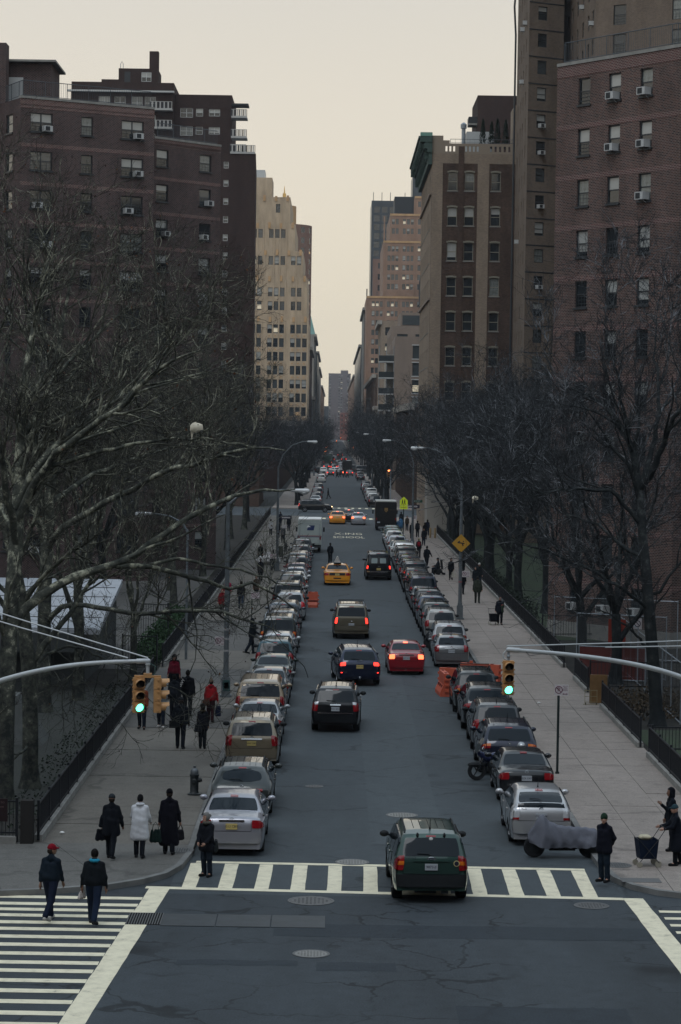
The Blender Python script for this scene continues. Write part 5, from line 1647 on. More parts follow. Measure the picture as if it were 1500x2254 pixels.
# ================================================================ cars
SPEC = {
 'sedan': dict(L=4.55, W=1.76, belt=.96, k=.50, r=.315, yr=.92, wb=2.66, prof=[(0, .40), (.015, .60), (.04, .80), (.08, .98), (.14, 1.03), (.55, 1.07), (.82, 1.10), (1.42, 1.405), (1.72, 1.445), (2.35, 1.46), (2.85, 1.42), (3.65, 1.02), (4.15, .90), (4.42, .80), (4.52, .62), (4.55, .40)], g=(1.125, 1.375, .86), lamp=(.66, .985, .76, .97), plate=.80, bump=(.36, .66)),
 'cab': dict(L=5.3, W=1.98, belt=.98, k=.46, r=.335, yr=1.15, wb=2.91, prof=[(0, .42), (.015, .62), (.04, .82), (.08, .98), (.14, 1.02), (.75, 1.06), (1.1, 1.09), (1.75, 1.44), (2.05, 1.485), (2.75, 1.50), (3.25, 1.45), (4.0, 1.04), (4.8, .93), (5.15, .82), (5.27, .62), (5.3, .42)], g=(1.115, 1.41, .86), lamp=(.68, .975, .74, .93), plate=.80, bump=(.38, .68)),
 'hatch': dict(L=4.15, W=1.70, belt=.98, k=.42, r=.305, yr=.70, wb=2.5, prof=[(0, .40), (.015, .62), (.04, .85), (.08, 1.0), (.16, 1.08), (.42, 1.36), (.55, 1.46), (.9, 1.515), (2.0, 1.53), (2.5, 1.47), (3.4, 1.04), (3.85, .9), (4.05, .75), (4.12, .6), (4.15, .40)], g=(1.10, 1.41, .84), lamp=(.76, .985, .78, 1.10), plate=.80, bump=(.36, .70)),
 'liftback': dict(L=4.45, W=1.73, belt=.96, k=.46, r=.315, yr=.86, wb=2.70, prof=[(0, .40), (.015, .62), (.04, .82), (.07, 1.0), (.11, 1.05), (.17, 1.18), (.62, 1.36), (1.1, 1.455), (1.75, 1.49), (2.3, 1.46), (3.45, 1.0), (4.0, .86), (4.3, .72), (4.41, .58), (4.45, .40)], g=(1.21, 1.40, .84), lamp=(.74, .985, .74, 1.06), plate=.84, bump=(.36, .70)),
 'wagon': dict(L=5.0, W=1.84, belt=.93, k=.45, r=.32, yr=1.02, wb=2.76, prof=[(0, .42), (.02, .62), (.06, .80), (.12, .92), (.3, 1.05), (.62, 1.30), (.85, 1.41), (1.3, 1.47), (2.6, 1.46), (3.1, 1.40), (3.9, .99), (4.6, .86), (4.9, .70), (4.97, .56), (5.0, .42)], g=(1.03, 1.335, .72), lamp=(.36, .72, .78, .85), plate=.72, bump=(.36, .62)),
 'suv': dict(L=4.65, W=1.84, belt=1.06, k=.30, r=.355, yr=.88, wb=2.72, prof=[(0, .46), (.015, .72), (.04, 1.0), (.08, 1.12), (.32, 1.54), (.42, 1.65), (.75, 1.705), (2.3, 1.72), (2.8, 1.65), (3.5, 1.14), (4.2, 1.03), (4.52, .86), (4.62, .62), (4.65, .46)], g=(1.15, 1.56, .86), lamp=(.79, .99, .82, 1.17), plate=.90, bump=(.42, .72)),
 'crossover': dict(L=4.85, W=1.94, belt=1.06, k=.36, r=.37, yr=.98, wb=2.85, prof=[(0, .46), (.015, .70), (.05, .96), (.10, 1.10), (.45, 1.48), (.62, 1.60), (1.0, 1.66), (2.3, 1.70), (2.85, 1.63), (3.6, 1.12), (4.3, .99), (4.7, .82), (4.82, .6), (4.85, .46)], g=(1.16, 1.52, .84), lamp=(.70, .985, .92, 1.08), plate=.88, bump=(.42, .74)),
 'bigsuv': dict(L=5.15, W=2.0, belt=1.20, k=.22, r=.385, yr=1.08, wb=2.95, prof=[(0, .52), (.015, .80), (.03, 1.1), (.06, 1.22), (.22, 1.74), (.31, 1.84), (.65, 1.885), (3.0, 1.89), (3.5, 1.80), (4.1, 1.25), (4.8, 1.12), (5.05, .9), (5.13, .66), (5.15, .52)], g=(1.25, 1.73, .88), lamp=(.84, .985, .86, 1.18), plate=.80, bump=(.48, .76)),
 'minivan': dict(L=5.05, W=1.98, belt=1.06, k=.28, r=.335, yr=1.0, wb=2.98, prof=[(0, .42), (.015, .64), (.04, .94), (.08, 1.10), (.32, 1.56), (.42, 1.66), (.8, 1.735), (2.9, 1.75), (3.5, 1.66), (4.35, 1.06), (4.8, .9), (4.98, .72), (5.03, .56), (5.05, .42)], g=(1.13, 1.60, .88), lamp=(.86, .99, .82, 1.16), plate=.86, bump=(.38, .70)),
 'van': dict(L=5.4, W=2.0, belt=1.22, k=.16, r=.36, yr=1.0, wb=3.5, prof=[(0, .48), (.015, .72), (.03, 1.1), (.06, 1.3), (.18, 1.9), (.26, 2.02), (.6, 2.09), (3.9, 2.08), (4.2, 1.98), (4.75, 1.30), (5.15, 1.12), (5.32, .9), (5.38, .66), (5.4, .48)], g=(1.72, 1.98, .86), lamp=(.87, .985, .86, 1.10), plate=.84, bump=(.46, .66)),
}
class Car:
 def __init__(self, kind):
  s = SPEC[kind]
  self.kind, self.s = kind, s
  self.L, self.W = s['L'], s['W']
  P = np.array(s['prof'], float)
  self.P = P
  iz = int(np.argmax(P[:, 1]))
  self.rear = P[:iz + 1]
  self.front = P[iz:]
  self.yw = (s['yr'], s['yr'] + s['wb'])
  self.ztop = P[:, 1].max()
 def top(self, y): return float(np.interp(y, self.P[:, 0], self.P[:, 1]))
 def hw(self, y, z):
  s, L = self.s, self.L
  p = 1.0
  if y < .55: p -= .075 * (1 - y / .55) ** 2
  if y > L - .8: p -= .14 * ((y - (L - .8)) / .8) ** 2
  if z < s['belt']: v = 1 - .045 * ((z - .68) / .4) ** 2 if z > .68 else 1 - .05 * ((.68 - z) / .4) ** 2
  else:
   vb = 1 - .045 * ((s['belt'] - .68) / .4) ** 2
   v = vb - (z - s['belt']) * s['k'] / 1.0
  return self.W / 2 * p * v
 def drop(self, f):
  return float(np.interp(abs(f), [0, .5, .8, .93, 1.0], [0, .006, .02, .045, .10]))
 def nrm(self, y, z):
  P = self.P
  i = int(np.argmin(np.hypot(P[:, 0] - y, P[:, 1] - z)))
  a, b = P[max(i - 1, 0)], P[min(i + 1, len(P) - 1)]
  t = (b - a) / (np.hypot(*(b - a)) + 1e-9)
  return np.array([-t[1], t[0]])
 def rear_pt(self, f, z, off=0.0, end='rear'):
  Q = self.rear if end == 'rear' else self.front[::-1]
  y = float(np.interp(z, Q[:, 1], Q[:, 0]))
  n = self.nrm(y, z)
  d = self.drop(f) - off
  return (f * self.hw(y, z), y - n[0] * d, z - n[1] * d)
 def patch(self, f0, f1, z0, z1, off=.006, nx=6, nz=4, end='rear', depth=.03, corner=0.0):
  mb = MB()
  vs = []
  for lay in (off, off - depth):
   for j in range(nz + 1):
    z = z0 + (z1 - z0) * j / nz
    for i in range(nx + 1):
     u = i / nx
     c = corner * (abs(2 * j / nz - 1) ** 4)
     ff = f0 + (f1 - f0) * (u * (1 - 2 * c) + c)
     vs.append(self.rear_pt(ff, z, lay, end))
  n = (nx + 1) * (nz + 1)
  fs = [(j * (nx + 1) + i, j * (nx + 1) + i + 1, (j + 1) * (nx + 1) + i + 1, (j + 1) * (nx + 1) + i) for j in range(nz) for i in range(nx)]
  for j in range(nz):
   for i in (0, nx):
    a, b_ = j * (nx + 1) + i, (j + 1) * (nx + 1) + i
    fs.append((a, b_, b_ + n, a + n) if i == 0 else (b_, a, a + n, b_ + n))
  for i in range(nx):
   for j in (0, nz):
    a = j * (nx + 1) + i
    fs.append((a + 1, a, a + n, a + n + 1) if j == 0 else (a, a + 1, a + n + 1, a + n))
  if end != 'rear': fs = [tuple(reversed(f)) for f in fs]
  mb.add(vs, fs)
  return mb
 def side_patch(self, s, ys, z0f, z1f, off=.006, nz=3, depth=.03):
  mb = MB()
  vs = []
  n1 = len(ys)
  for lay in (off, off - depth):
   for j in range(nz + 1):
    for y in ys:
     z = z0f(y) + (z1f(y) - z0f(y)) * j / nz
     vs.append((s * (self.hw(y, z) + lay), y, z))
  n = n1 * (nz + 1)
  fs = [(j * n1 + i, j * n1 + i + 1, (j + 1) * n1 + i + 1, (j + 1) * n1 + i) for j in range(nz) for i in range(n1 - 1)]
  for j in range(nz):
   for i in (0, n1 - 1):
    a, b_ = j * n1 + i, (j + 1) * n1 + i
    fs.append((a, b_, b_ + n, a + n) if i == 0 else (b_, a, a + n, b_ + n))
  for i in range(n1 - 1):
   for j in (0, nz):
    a = j * n1 + i
    fs.append((a + 1, a, a + n, a + n + 1) if j == 0 else (a, a + 1, a + n + 1, a + n))
  if s < 0: fs = [tuple(reversed(f)) for f in fs]
  return mb.add(vs, fs)
 def body(self):
  s, L = self.s, self.L
  r = s['r']
  ra = r + .055
  ys = set(np.round(self.P[:, 0], 4))
  for yc in self.yw:
   for a in np.linspace(0, PI, 9): ys.add(round(yc - ra * math.cos(a), 4))
   ys.add(round(yc - ra - .02, 4)); ys.add(round(yc + ra + .02, 4))
  for y in np.linspace(.3, L - .3, 9): ys.add(round(float(y), 4))
  ys = sorted(ys)
  keep = [ys[0]]
  for y in ys[1:]:
   if y - keep[-1] > .008: keep.append(y)
  ys = keep
  FR = [-1, -.93, -.8, -.5, 0, .5, .8, .93, 1]
  cl = .20 if self.kind in ('sedan', 'hatch', 'liftback', 'wagon', 'minivan', 'cab') else .33
  rows = []
  for y in ys:
   zt = self.top(y)
   n = self.nrm(y, zt)
   bot = cl
   for yc in self.yw:
    if abs(y - yc) < ra: bot = max(bot, r + math.sqrt(max(ra * ra - (y - yc) ** 2, 0)))
   ring = []
   for f in FR:
    d = self.drop(f)
    ring.append((f * self.hw(y, zt), y - n[0] * d, zt - n[1] * d))
   ze = ring[-1][2]
   ye = ring[-1][1]
   be = min(s['belt'], ze - .02)
   lv = [(ze * .5 + be * .5), be, min(.80, be - .02), min(.62, be - .04), min(.42, be - .06), bot]
   colR = []
   for i, z in enumerate(lv):
    z = max(z, bot + (len(lv) - 1 - i) * .002)
    fade = max(0.0, 1 - (ze - z) / .12) if ze > z else 1.0
    colR.append((self.hw(y, z), y + (ye - y) * fade, z))
   colL = [(-p[0], p[1], p[2]) for p in colR]
   rows.append(list(reversed(colL)) + ring + colR)
  M = len(rows[0])
  mb = MB()
  vs = [p for rw in rows for p in rw]
  fs = [(i * M + j, (i + 1) * M + j, (i + 1) * M + j + 1, i * M + j + 1) for i in range(len(rows) - 1) for j in range(M - 1)]
  fs = [tuple(reversed(f)) for f in fs]
  fs.append(tuple(range(M)))
  fs.append(tuple((len(rows) - 1) * M + j for j in range(M - 1, -1, -1)))
  return mb.add(vs, fs)
WHEELS = {}
def wheel_meshes(r):
 if r in WHEELS: return WHEELS[r]
 w = .21 if r < .34 else .25
 t = MB().lathe([(r * .66, -w / 2), (r * .93, -w / 2), (r, -w / 2 + .03), (r, w / 2 - .03), (r * .93, w / 2), (r * .66, w / 2)], 22, axis='X', cap=False)
 t.lathe([(r * .66, -w / 2 + .04), (r * .66, w / 2 - .04)], 22, axis='X', cap=True)
 d = MB()
 x = w / 2 - .035
 d.lathe([(r * .67, x + .012), (r * .61, x + .016), (r * .60, x)], 22, axis='X', cap=False)
 for k in range(5):
  a = 2 * PI * k / 5
  c, s_ = math.cos(a), math.sin(a)
  p = [(x + .012, c * r * .1 - s_ * r * .09, s_ * r * .1 + c * r * .09), (x + .012, c * r * .1 + s_ * r * .09, s_ * r * .1 - c * r * .09),
    (x + .008, c * r * .62 + s_ * r * .13, s_ * r * .62 - c * r * .13), (x + .008, c * r * .62 - s_ * r * .13, s_ * r * .62 + c * r * .13)]
  d.add(p, [(0, 1, 2, 3)])
 d.lathe([(r * .16, x), (r * .16, x + .02), (r * .05, x + .025)], 10, axis='X')
 WHEELS[r] = (t.mesh('wheel', M_RUBBER, 40), d.mesh('rim', M_RIM))
 return WHEELS[r]
CARCACHE = {}
NV = [0]
def make_car(kind, col, metal, x, y, label, rz=0.0, name='parked_car', cat='car', group=None, detail=2, lit=0, plate=None, pcol='w', rails=None, oval=False,
    lamp_mat=None, bump_black=None, glass=None, roof_bar=False, spoiler=False, extra=None, chrome_strip=False, amber=None, oncoming=False, z=0.0, ring=True, lettering=None, wiper=True):
 """builds a car with its rear bumper at (x, y) pointing up the street"""
 C = Car(kind)
 s = C.s
 root = empty(name, (x, y, z), rz)
 tag(root, label, cat, group)
 pm = paint(col, metal)
 G = glass or M_GLASS
 low = kind in ('sedan', 'hatch', 'liftback', 'wagon', 'minivan', 'cab')
 def part(key, nm, fn, mat, parent=root, smooth=None):
  k = (kind, key, mat.name)
  if k not in CARCACHE: CARCACHE[k] = fn().mesh(nm, mat, smooth)
  return inst(nm, CARCACHE[k], parent)
 part('body', 'body', C.body, pm, smooth=38)
 part('under', 'underbody', lambda: MB().b2(-C.W * .32, C.W * .32, .30, C.L - .30, .20 if low else .28, .62), M_UNDER)
 g0, g1, gf = s['g']
 part(('rg', oval), 'rear_window', lambda: C.patch(-gf, gf, g0, g1, .008, 8, 6, corner=.28 if oval else .02), G, smooth=30)
 fz0 = s['belt'] + .10
 part('ws', 'windshield', lambda: C.patch(-.86, .86, fz0, C.ztop - .06, .008, 6, 5, 'front'), G, smooth=30)
 yA = float(np.interp(s['belt'] + .10, C.rear[:, 1], C.rear[:, 0])) + .22
 yB = float(np.interp(s['belt'] + .10, C.front[::-1, 1], C.front[::-1, 0])) - .28
 nw = 3 if kind in ('suv', 'bigsuv', 'minivan', 'wagon', 'crossover', 'van') else 2
 bounds = np.linspace(yA, yB, nw + 1)
 zb = s['belt'] + .03
 for sd in (-1, 1):
  for i in range(nw):
   a, b_ = bounds[i] + .035, bounds[i + 1] - .035
   yy = list(np.linspace(a, b_, 6))
   part(('sw', sd, i), 'side_window', lambda yy=yy, sd=sd: C.side_patch(sd, yy, lambda y: zb, lambda y: max(zb + .03, C.top(y) - .135), .005), G)
 l0, l1, lz0, lz1 = s['lamp']
 tm = lamp_mat or (M_BRAKE_ON if lit == 2 else M_TAIL_ON if lit == 1 else M_TAIL)
 for sd in (-1, 1):
  lm = part(('tl', sd), 'tail_lamp', lambda sd=sd: C.patch(min(sd * l0, sd * l1), max(sd * l0, sd * l1), lz0, lz1, .018, 4, 4, corner=.06), tm, smooth=40)
  if not oval and kind not in ('van', 'bigsuv'):
   part(('tls', sd), 'lamp_return', lambda sd=sd: C.side_patch(sd, [.06, .14, .24], lambda y: lz0 + .02, lambda y: lz1 - .04 - (y - .06) * .5, .010), lamp_mat or M_TAIL, lm)
  if amber:
   part(('am', sd), 'indicator', lambda sd=sd: C.patch(min(sd * l0, sd * l1), max(sd * l0, sd * l1), lz0 + (lz1 - lz0) * amber[0], lz0 + (lz1 - lz0) * amber[1], .024, 3, 2), M_AMBER if amber[2] == 'a' else M_CLEAR, lm)
  hm = M_HEAD_ON if oncoming else M_CLEAR
  hz = s['belt'] - .24
  part(('hl', sd, oncoming), 'head_lamp', lambda sd=sd: C.patch(min(sd * .62, sd * .93), max(sd * .62, sd * .93), hz - .08, hz + .05, .015, 3, 2, 'front'), hm)
 bl = bump_black if bump_black is not None else kind in ('suv', 'bigsuv') and False
 z0, z1 = s['bump']
 part('bump', 'bumper', lambda: C.patch(-.995, .995, z0, z1, .045, 10, 4, depth=.10), M_BLACKPL if bl else pm, smooth=40)
 part('val', 'valance', lambda: MB().b2(-C.W * .30, C.W * .30, .06, .35, .24 if low else .33, z0 + .01), M_BLACKPL)
 wt, wr = wheel_meshes(s['r'])
 for yw in C.yw:
  for sd in (-1, 1):
   w = inst('wheel', wt, root, (sd * (C.W / 2 - .135), yw, s['r']), 0 if sd > 0 else PI)
   if detail > 0: inst('rim', wr, w)
 pz = s['plate']
 p = C.rear_pt(0, pz, .02)
 if pz < s['bump'][1]: p = C.rear_pt(0, pz, .05)
 plm = M_PLATE_Y if pcol == 'y' else M_PLATE_W
 pk = ('plate', pcol)
 if pk not in CARCACHE: CARCACHE[pk] = MB().b2(-.155, .155, -.012, .012, -.078, .078).mesh('number_plate', plm)
 pl = inst('number_plate', CARCACHE[pk], root, p)
 if detail > 0:
  ptx = plate or ''.join(RNG.choice('ABCDEFGHJKLMNPRSTVWXYZ') for _ in range(3)) + ' ' + '%04d' % RNG.randint(1000, 9999)
  if detail > 1: inst('lettering', text_mesh(ptx, .088 if len(ptx) < 8 else .075, M_INK, .001), pl, (0, -.014, .0))
  ym = yB + .12
  for sd in (-1, 1):
   mk = ('mirror', kind, bl, pm.name)
   if mk not in CARCACHE:
    mb = MB(); mb.ball((.11, 0, 0), (.12, .075, .085), 8, 0, 6); mb.b2(-.04, .05, -.02, .03, -.05, -.01)
    CARCACHE[mk] = mb.mesh('mirror', M_BLACKPL if (bl or detail > 1 and kind in ('suv', 'bigsuv')) else pm, 50)
   inst('mirror', CARCACHE[mk], root, (sd * (C.hw(ym, s['belt'] + .05) + .01), ym, s['belt'] + .10), 0 if sd > 0 else PI)
  part('hmsl', 'high_brake_lamp', lambda: C.patch(-.16, .16, g1 + .015, g1 + .045, .012, 3, 1), M_BRAKE_ON if lit == 2 else M_TAIL)
 if rails or (rails is None and kind in ('suv', 'bigsuv', 'crossover', 'wagon')):
  mb = MB()
  ya, yb_ = float(np.interp(C.ztop - .06, C.rear[:, 1], C.rear[:, 0])) + .1, float(np.interp(C.ztop - .05, C.front[::-1, 1], C.front[::-1, 0])) - .15
  for sd in (-1, 1):
   key = ('rail', kind, sd)
   if key not in CARCACHE:
    mb = MB()
    pts = []
    for i in range(7):
     y = ya + (yb_ - ya) * i / 6
     zt = C.top(y)
     e = .045 if 0 < i < 6 else -.02
     pts.append((sd * C.hw(y, zt) * .88, y, zt + e - .02))
    mb.tube(pts, .022, 6)
    CARCACHE[key] = mb.mesh('roof_rail', M_BLACKPL if col[0] < .1 else M_GALV)
   inst('roof_rail', CARCACHE[key], root)
 if detail > 1:
  zc = s['lamp'][2] + .10
  if kind not in ('wagon',):
   def seam():
    mb = MB()
    zlo = s['bump'][1] + .015
    for f in (-.80, .80) if kind != 'sedan' and kind != 'cab' else (-.64, .64):
     for a, b2_ in zip(np.linspace(zlo, min(g0 - .02, s['belt'] + .02), 5)[:-1], np.linspace(zlo, min(g0 - .02, s['belt'] + .02), 5)[1:]):
      p0, p1 = C.rear_pt(f, a, .004), C.rear_pt(f, b2_, .004)
      mb.tube([p0, p1], .005, 4, cap=False)
    pts = [C.rear_pt(f, zlo, .004) for f in np.linspace(-.80 if kind not in ('sedan', 'cab') else -.64, .80 if kind not in ('sedan', 'cab') else .64, 7)]
    mb.tube(pts, .005, 4, cap=False)
    return mb
   part('seam', 'panel_gap', seam, M_UNDER)
  if chrome_strip:
   part('chs', 'chrome_strip', lambda: C.patch(-.42, .42, pz + .12, pz + .165, .03, 6, 1), M_CHROME)
  for sd in (-1, 1):
   for gi, yb1 in enumerate(bounds[(1 if nw == 3 else 0):]):
    part(('dg', sd, gi), 'door_gap', lambda sd=sd, yb1=yb1: MB().tube([(sd * (C.hw(yb1, z_) + .002), yb1, z_) for z_ in np.linspace(s['belt'], .34, 5)], .005, 4, cap=False), M_UNDER)
  hk = ('handle', pm.name)
  if hk not in CARCACHE: CARCACHE[hk] = MB().box((0, 0, 0), (.03, .18, .03)).mesh('door_handle', pm)
  for sd in (-1, 1):
   for yb1 in bounds[-2:] - .82 * (bounds[1] - bounds[0]) * .2 - .15:
    inst('door_handle', CARCACHE[hk], root, (sd * (C.hw(yb1, s['belt'] - .10) + .012), yb1, s['belt'] - .10))
  if wiper and kind not in ('sedan', 'cab', 'bigsuv'):
   part('wiper', 'wiper', lambda: MB().tube([C.rear_pt(.02, g0 + .005, .03), C.rear_pt(-.1, g0 + .04, .035), C.rear_pt(-.42, g0 + .05, .03)], .011, 5), M_BLACKPL)
  if ring:
   ek = ('emblem',)
   if ek not in CARCACHE:
    mb = MB(); mb.tube([(.055 * math.cos(a), 0, .036 * math.sin(a)) for a in np.linspace(0, 2 * PI, 15)], .007, 5, cap=False)
    mb.tube([(.03 * math.cos(a), 0, .012 + .014 * math.sin(a)) for a in np.linspace(0, 2 * PI, 11)], .005, 4, cap=False)
    CARCACHE[ek] = mb.mesh('emblem', M_CHROME)
   inst('emblem', CARCACHE[ek], root, C.rear_pt(0, min(g0 - .06, pz + .19), .012))
  ak = ('aerial',)
  if kind in ('suv', 'crossover', 'hatch', 'liftback'):
   if ak not in CARCACHE: CARCACHE[ak] = MB().tube([(0, 0, 0), (0, -.02, .06), (0, -.16, .30)], [.03, .012, .006], 5).mesh('aerial', M_BLACKPL)
   yq = float(np.interp(C.ztop - .03, C.rear[:, 1], C.rear[:, 0])) + .1
   inst('aerial', CARCACHE[ak], root, (0, yq, C.top(yq) - .005))
  if kind in ('suv', 'crossover', 'bigsuv', 'minivan', 'wagon'):
   def ribs():
    mb = MB()
    y0_, y1_ = .95, 2.6
    for f in (-.55, -.3, 0, .3, .55):
     mb.tube([(f * C.hw(y, C.top(y)), y, C.top(y) + .001 - C.drop(f)) for y in np.linspace(y0_, y1_, 5)], .008, 4)
    return mb
   part('ribs', 'roof_rib', ribs, M_UNDER)
 if roof_bar:
  mb = MB()
  for yb1 in (1.5, 2.35):
   zt = C.top(yb1) + .10
   w_ = C.hw(yb1, C.top(yb1)) * .9
   mb.tube([(-w_, yb1, zt - .1), (-w_, yb1, zt), (w_, yb1, zt), (w_, yb1, zt - .1)], .022, 6)
  mb.build('roof_bars', M_BLACKPL, root)
 if spoiler:
  part('spoil', 'spoiler', lambda: C.patch(-.8, .8, g1 + .05, g1 + .085, .09, 6, 1, depth=.1), pm)
 if lettering:
  for (tx, f, zz, sz, mt) in lettering:
   px_, py_, pz_ = C.rear_pt(f, zz, .016)
   inst('lettering', text_mesh(tx, sz, mt, .002), root, (px_, py_, pz_))
 if extra: extra(C, root, pm)
 NV[0] += 1
 return root
BLK, NAVY, DGREY, GREY, SILV, WHT = (.006, .007, .009), (.006, .010, .028), (.022, .025, .028), (.075, .08, .085), (.34, .35, .38), (.62, .62, .61)
TAN, GOLD, DGRN, TEAL, RED, MAROON = (.17, .145, .105), (.24, .19, .125), (.010, .022, .018), (.012, .05, .065), (.23, .006, .014), (.07, .008, .012)
YEL = (.62, .24, .012)
SLATE = (.045, .055, .075)
XPL, XPR = -2.56, 6.02
GL = 'cars parked along the left kerb'
GRR = 'cars parked along the right kerb'
GM = 'cars driving up the street'
def kia_extra(C, root, pm):
 el = MB().lathe([(.115, 0), (.115, .012), (.10, .016)], 20, axis='Y').mesh('emblem', M_CHROME)
 p = C.rear_pt(0, 1.08, .02)
 e = inst('emblem', el, root, p, PI); e.scale = (1, 1, .5)
 inst('lettering', text_mesh('KIA', .085, M_INK, .002), root, (p[0], p[1] - .02, p[2]))
 mb = C.patch(-.52, .52, 1.03, 1.075, .03, 6, 1); mb.build('handle_bar', pm, root)
 mb = C.patch(-.50, .50, .735, .765, .02, 6, 1); mb.build('plate_ledge', pm, root)
 for f in (-.45, .45):
  mb = MB(); p = C.rear_pt(f, 1.60, .03); mb.ball(p, (.035, .05, .06), 8, 0, 5); mb.build('glass_hinge', M_BLACKPL, root)
 d = MB().lathe([(.075, 0), (.075, .004)], 18, axis='Y').mesh('badge', plain('badge_gold', (.5, .42, .2), .5))
 p = C.rear_pt(.73, .99, .022); inst('badge', d, root, p, PI)
 d2 = MB().lathe([(.055, 0), (.055, .006)], 18, axis='Y').mesh('badge_centre', M_INK); inst('badge_centre', d2, root, (p[0], p[1] - .003, p[2]), PI)
 mb = MB(); p = C.rear_pt(0, 1.53, .02); mb.ball(p, (.05, .008, .04), 10, 0, 5); mb.build('sticker', M_WHITE, root)
 mb = MB(); mb.b2(.25, .42, .02, .2, .26, .33); mb.build('exhaust', M_BLACKPL, root)
make_car('suv', (.026, .056, .048), .4, 2.52, 58.1, 'dark green car driving over the crosswalk, nearest car in the photo', R_(1.5), 'driving_car', 'car', GM, plate='9873-JI', bump_black=True, amber=(.36, .62, 'a'), extra=kia_extra, ring=False, lettering=[('SPORTAGE', -.62, 1.115, .06, M_CHROME)])
def hl_extra(C, root, pm):
 C.patch(-.78, .78, .735, .765, .055, 8, 1).build('chrome_strip', M_CHROME, root)
 C.patch(-.24, .24, 1.03, 1.07, .03, 5, 1).build('chrome_handle', M_CHROME, root)
make_car('suv', BLK, .2, .22, 90.6, 'black car with silver roof glare in the left lane behind the navy car', R_(-1.6), 'driving_car', 'car', GM, plate='FHC 3621', extra=hl_extra, amber=(.72, .98, 'c'))
def audi_extra(C, root, pm):
 for k in range(4):
  mb = MB(); mb.tube([(.042 * math.cos(a), 0, .042 * math.sin(a)) for a in np.linspace(0, 2 * PI, 15)], .006, 5, cap=False)
  p = C.rear_pt(0, 1.11, .02)
  mb.build('emblem', M_CHROME, root, loc=(p[0] + (k - 1.5) * .062, p[1], p[2]))
 for sd in (-1, 1):
  C.patch(min(sd * .86, sd * .94), max(sd * .86, sd * .94), .60, .64, .06, 2, 2).build('fog_lamp', M_TAIL_ON, root)
 mb = MB(); mb.ball((0, -.06, .42), .04, 8); mb.box((0, 0, .38), (.05, .16, .06)); mb.build('tow_ball', M_CHROME, root)
make_car('crossover', (.007, .012, .034), .5, 1.32, 107.0, 'dark navy car with four-ring badge and lit tail lamps in mid street', R_(4.5), 'driving_car', 'car', GM, lit=1, plate='UVP 15L', pcol='y', extra=audi_extra, ring=False)
make_car('sedan', RED, .35, 3.55, 112.2, 'red car with its brake lamps lit in the right lane', R_(.8), 'driving_car', 'car', GM, lit=2, plate='GDT 8275', chrome_strip=True)
make_car('bigsuv', (.11, .095, .065), .5, 1.12, 130.8, 'large tan car with roof bars ahead of the navy car', R_(.5), 'driving_car', 'car', GM, lit=1, plate='EYB 4127', roof_bar=True)
def taxi_top(C, root, pm):
 y = 2.3
 z_ = C.top(y)
 mb = MB(); mb.prism([(-.28, y - .6), (.28, y - .6), (.28, y + .6), (-.28, y + .6)], z_ + .03, z_ + .09); mb.build('sign_base', M_BLACKPL, root)
 mb = MB(); a = z_ + .09
 mb.add([(-.22, y - .58, a), (.22, y - .58, a), (.22, y + .58, a), (-.22, y + .58, a), (-.03, y - .5, a + .42), (.03, y - .5, a + .42), (.03, y + .5, a + .42), (-.03, y + .5, a + .42)],
   [(0, 1, 5, 4), (1, 2, 6, 5), (2, 3, 7, 6), (3, 0, 4, 7), (4, 5, 6, 7)])
 mb.build('roof_sign', plain('roof_ad', (.32, .31, .30), .4, vary=.4, vscale=3), root)
 C.patch(-.62, .62, .745, .92, .016, 6, 2).build('black_panel', M_BLACKPL, root)
 C.patch(-.3, .3, .50, .58, .06, 5, 2).build('bumper_grille', M_BLACKPL, root)
make_car('cab', YEL, 0, .42, 175.2, 'yellow taxi with pointed roof sign driving behind the black van', 0, 'taxi', 'taxi', GM, plate='7C42', pcol='y', extra=taxi_top, ring=False, detail=2)
def van_extra(C, root, pm):
 for sd in (-1, 1):
  C.patch(min(sd * .12, sd * .66), max(sd * .12, sd * .66), 1.28, 1.66, .012, 4, 3, corner=.03).build('door_window', plain('frosted_pane', (.20, .25, .25), .3), root)
 C.patch(-.97, .97, .60, .70, .07, 8, 2).build('chrome_bumper', M_CHROME, root)
 C.patch(-.006, .006, .72, 1.95, .008, 1, 8).build('door_gap', M_UNDER, root)
make_car('van', BLK, .1, 3.55, 182.0, 'black van with frosted rear windows and lit tail lamps', R_(.5), 'van', 'van', GM, lit=1, pcol='y', extra=van_extra, rails=False)
make_car('cab', YEL, 0, .6, 286.3, 'small yellow taxi with brake lamps lit at the first crossing', 0, 'taxi', 'taxi', GM, lit=2, pcol='y', detail=1)
make_car('sedan', BLK, .1, 1.9, 294.0, 'black car between the far taxi and the silver car at the crossing', R_(-4), 'driving_car', 'car', GM, lit=2, detail=1)
make_car('sedan', SILV, .6, 3.07, 284.6, 'silver car with brake lamps lit stopped at the first crossing', 0, 'driving_car', 'car', GM, lit=2, detail=1)
make_car('suv', BLK, .1, -4.6, 326.0, 'dark car with roof rack crossing the street from left to right', R_(-90), 'driving_car', 'car', GM, lit=1, detail=1, roof_bar=True, oncoming=True)
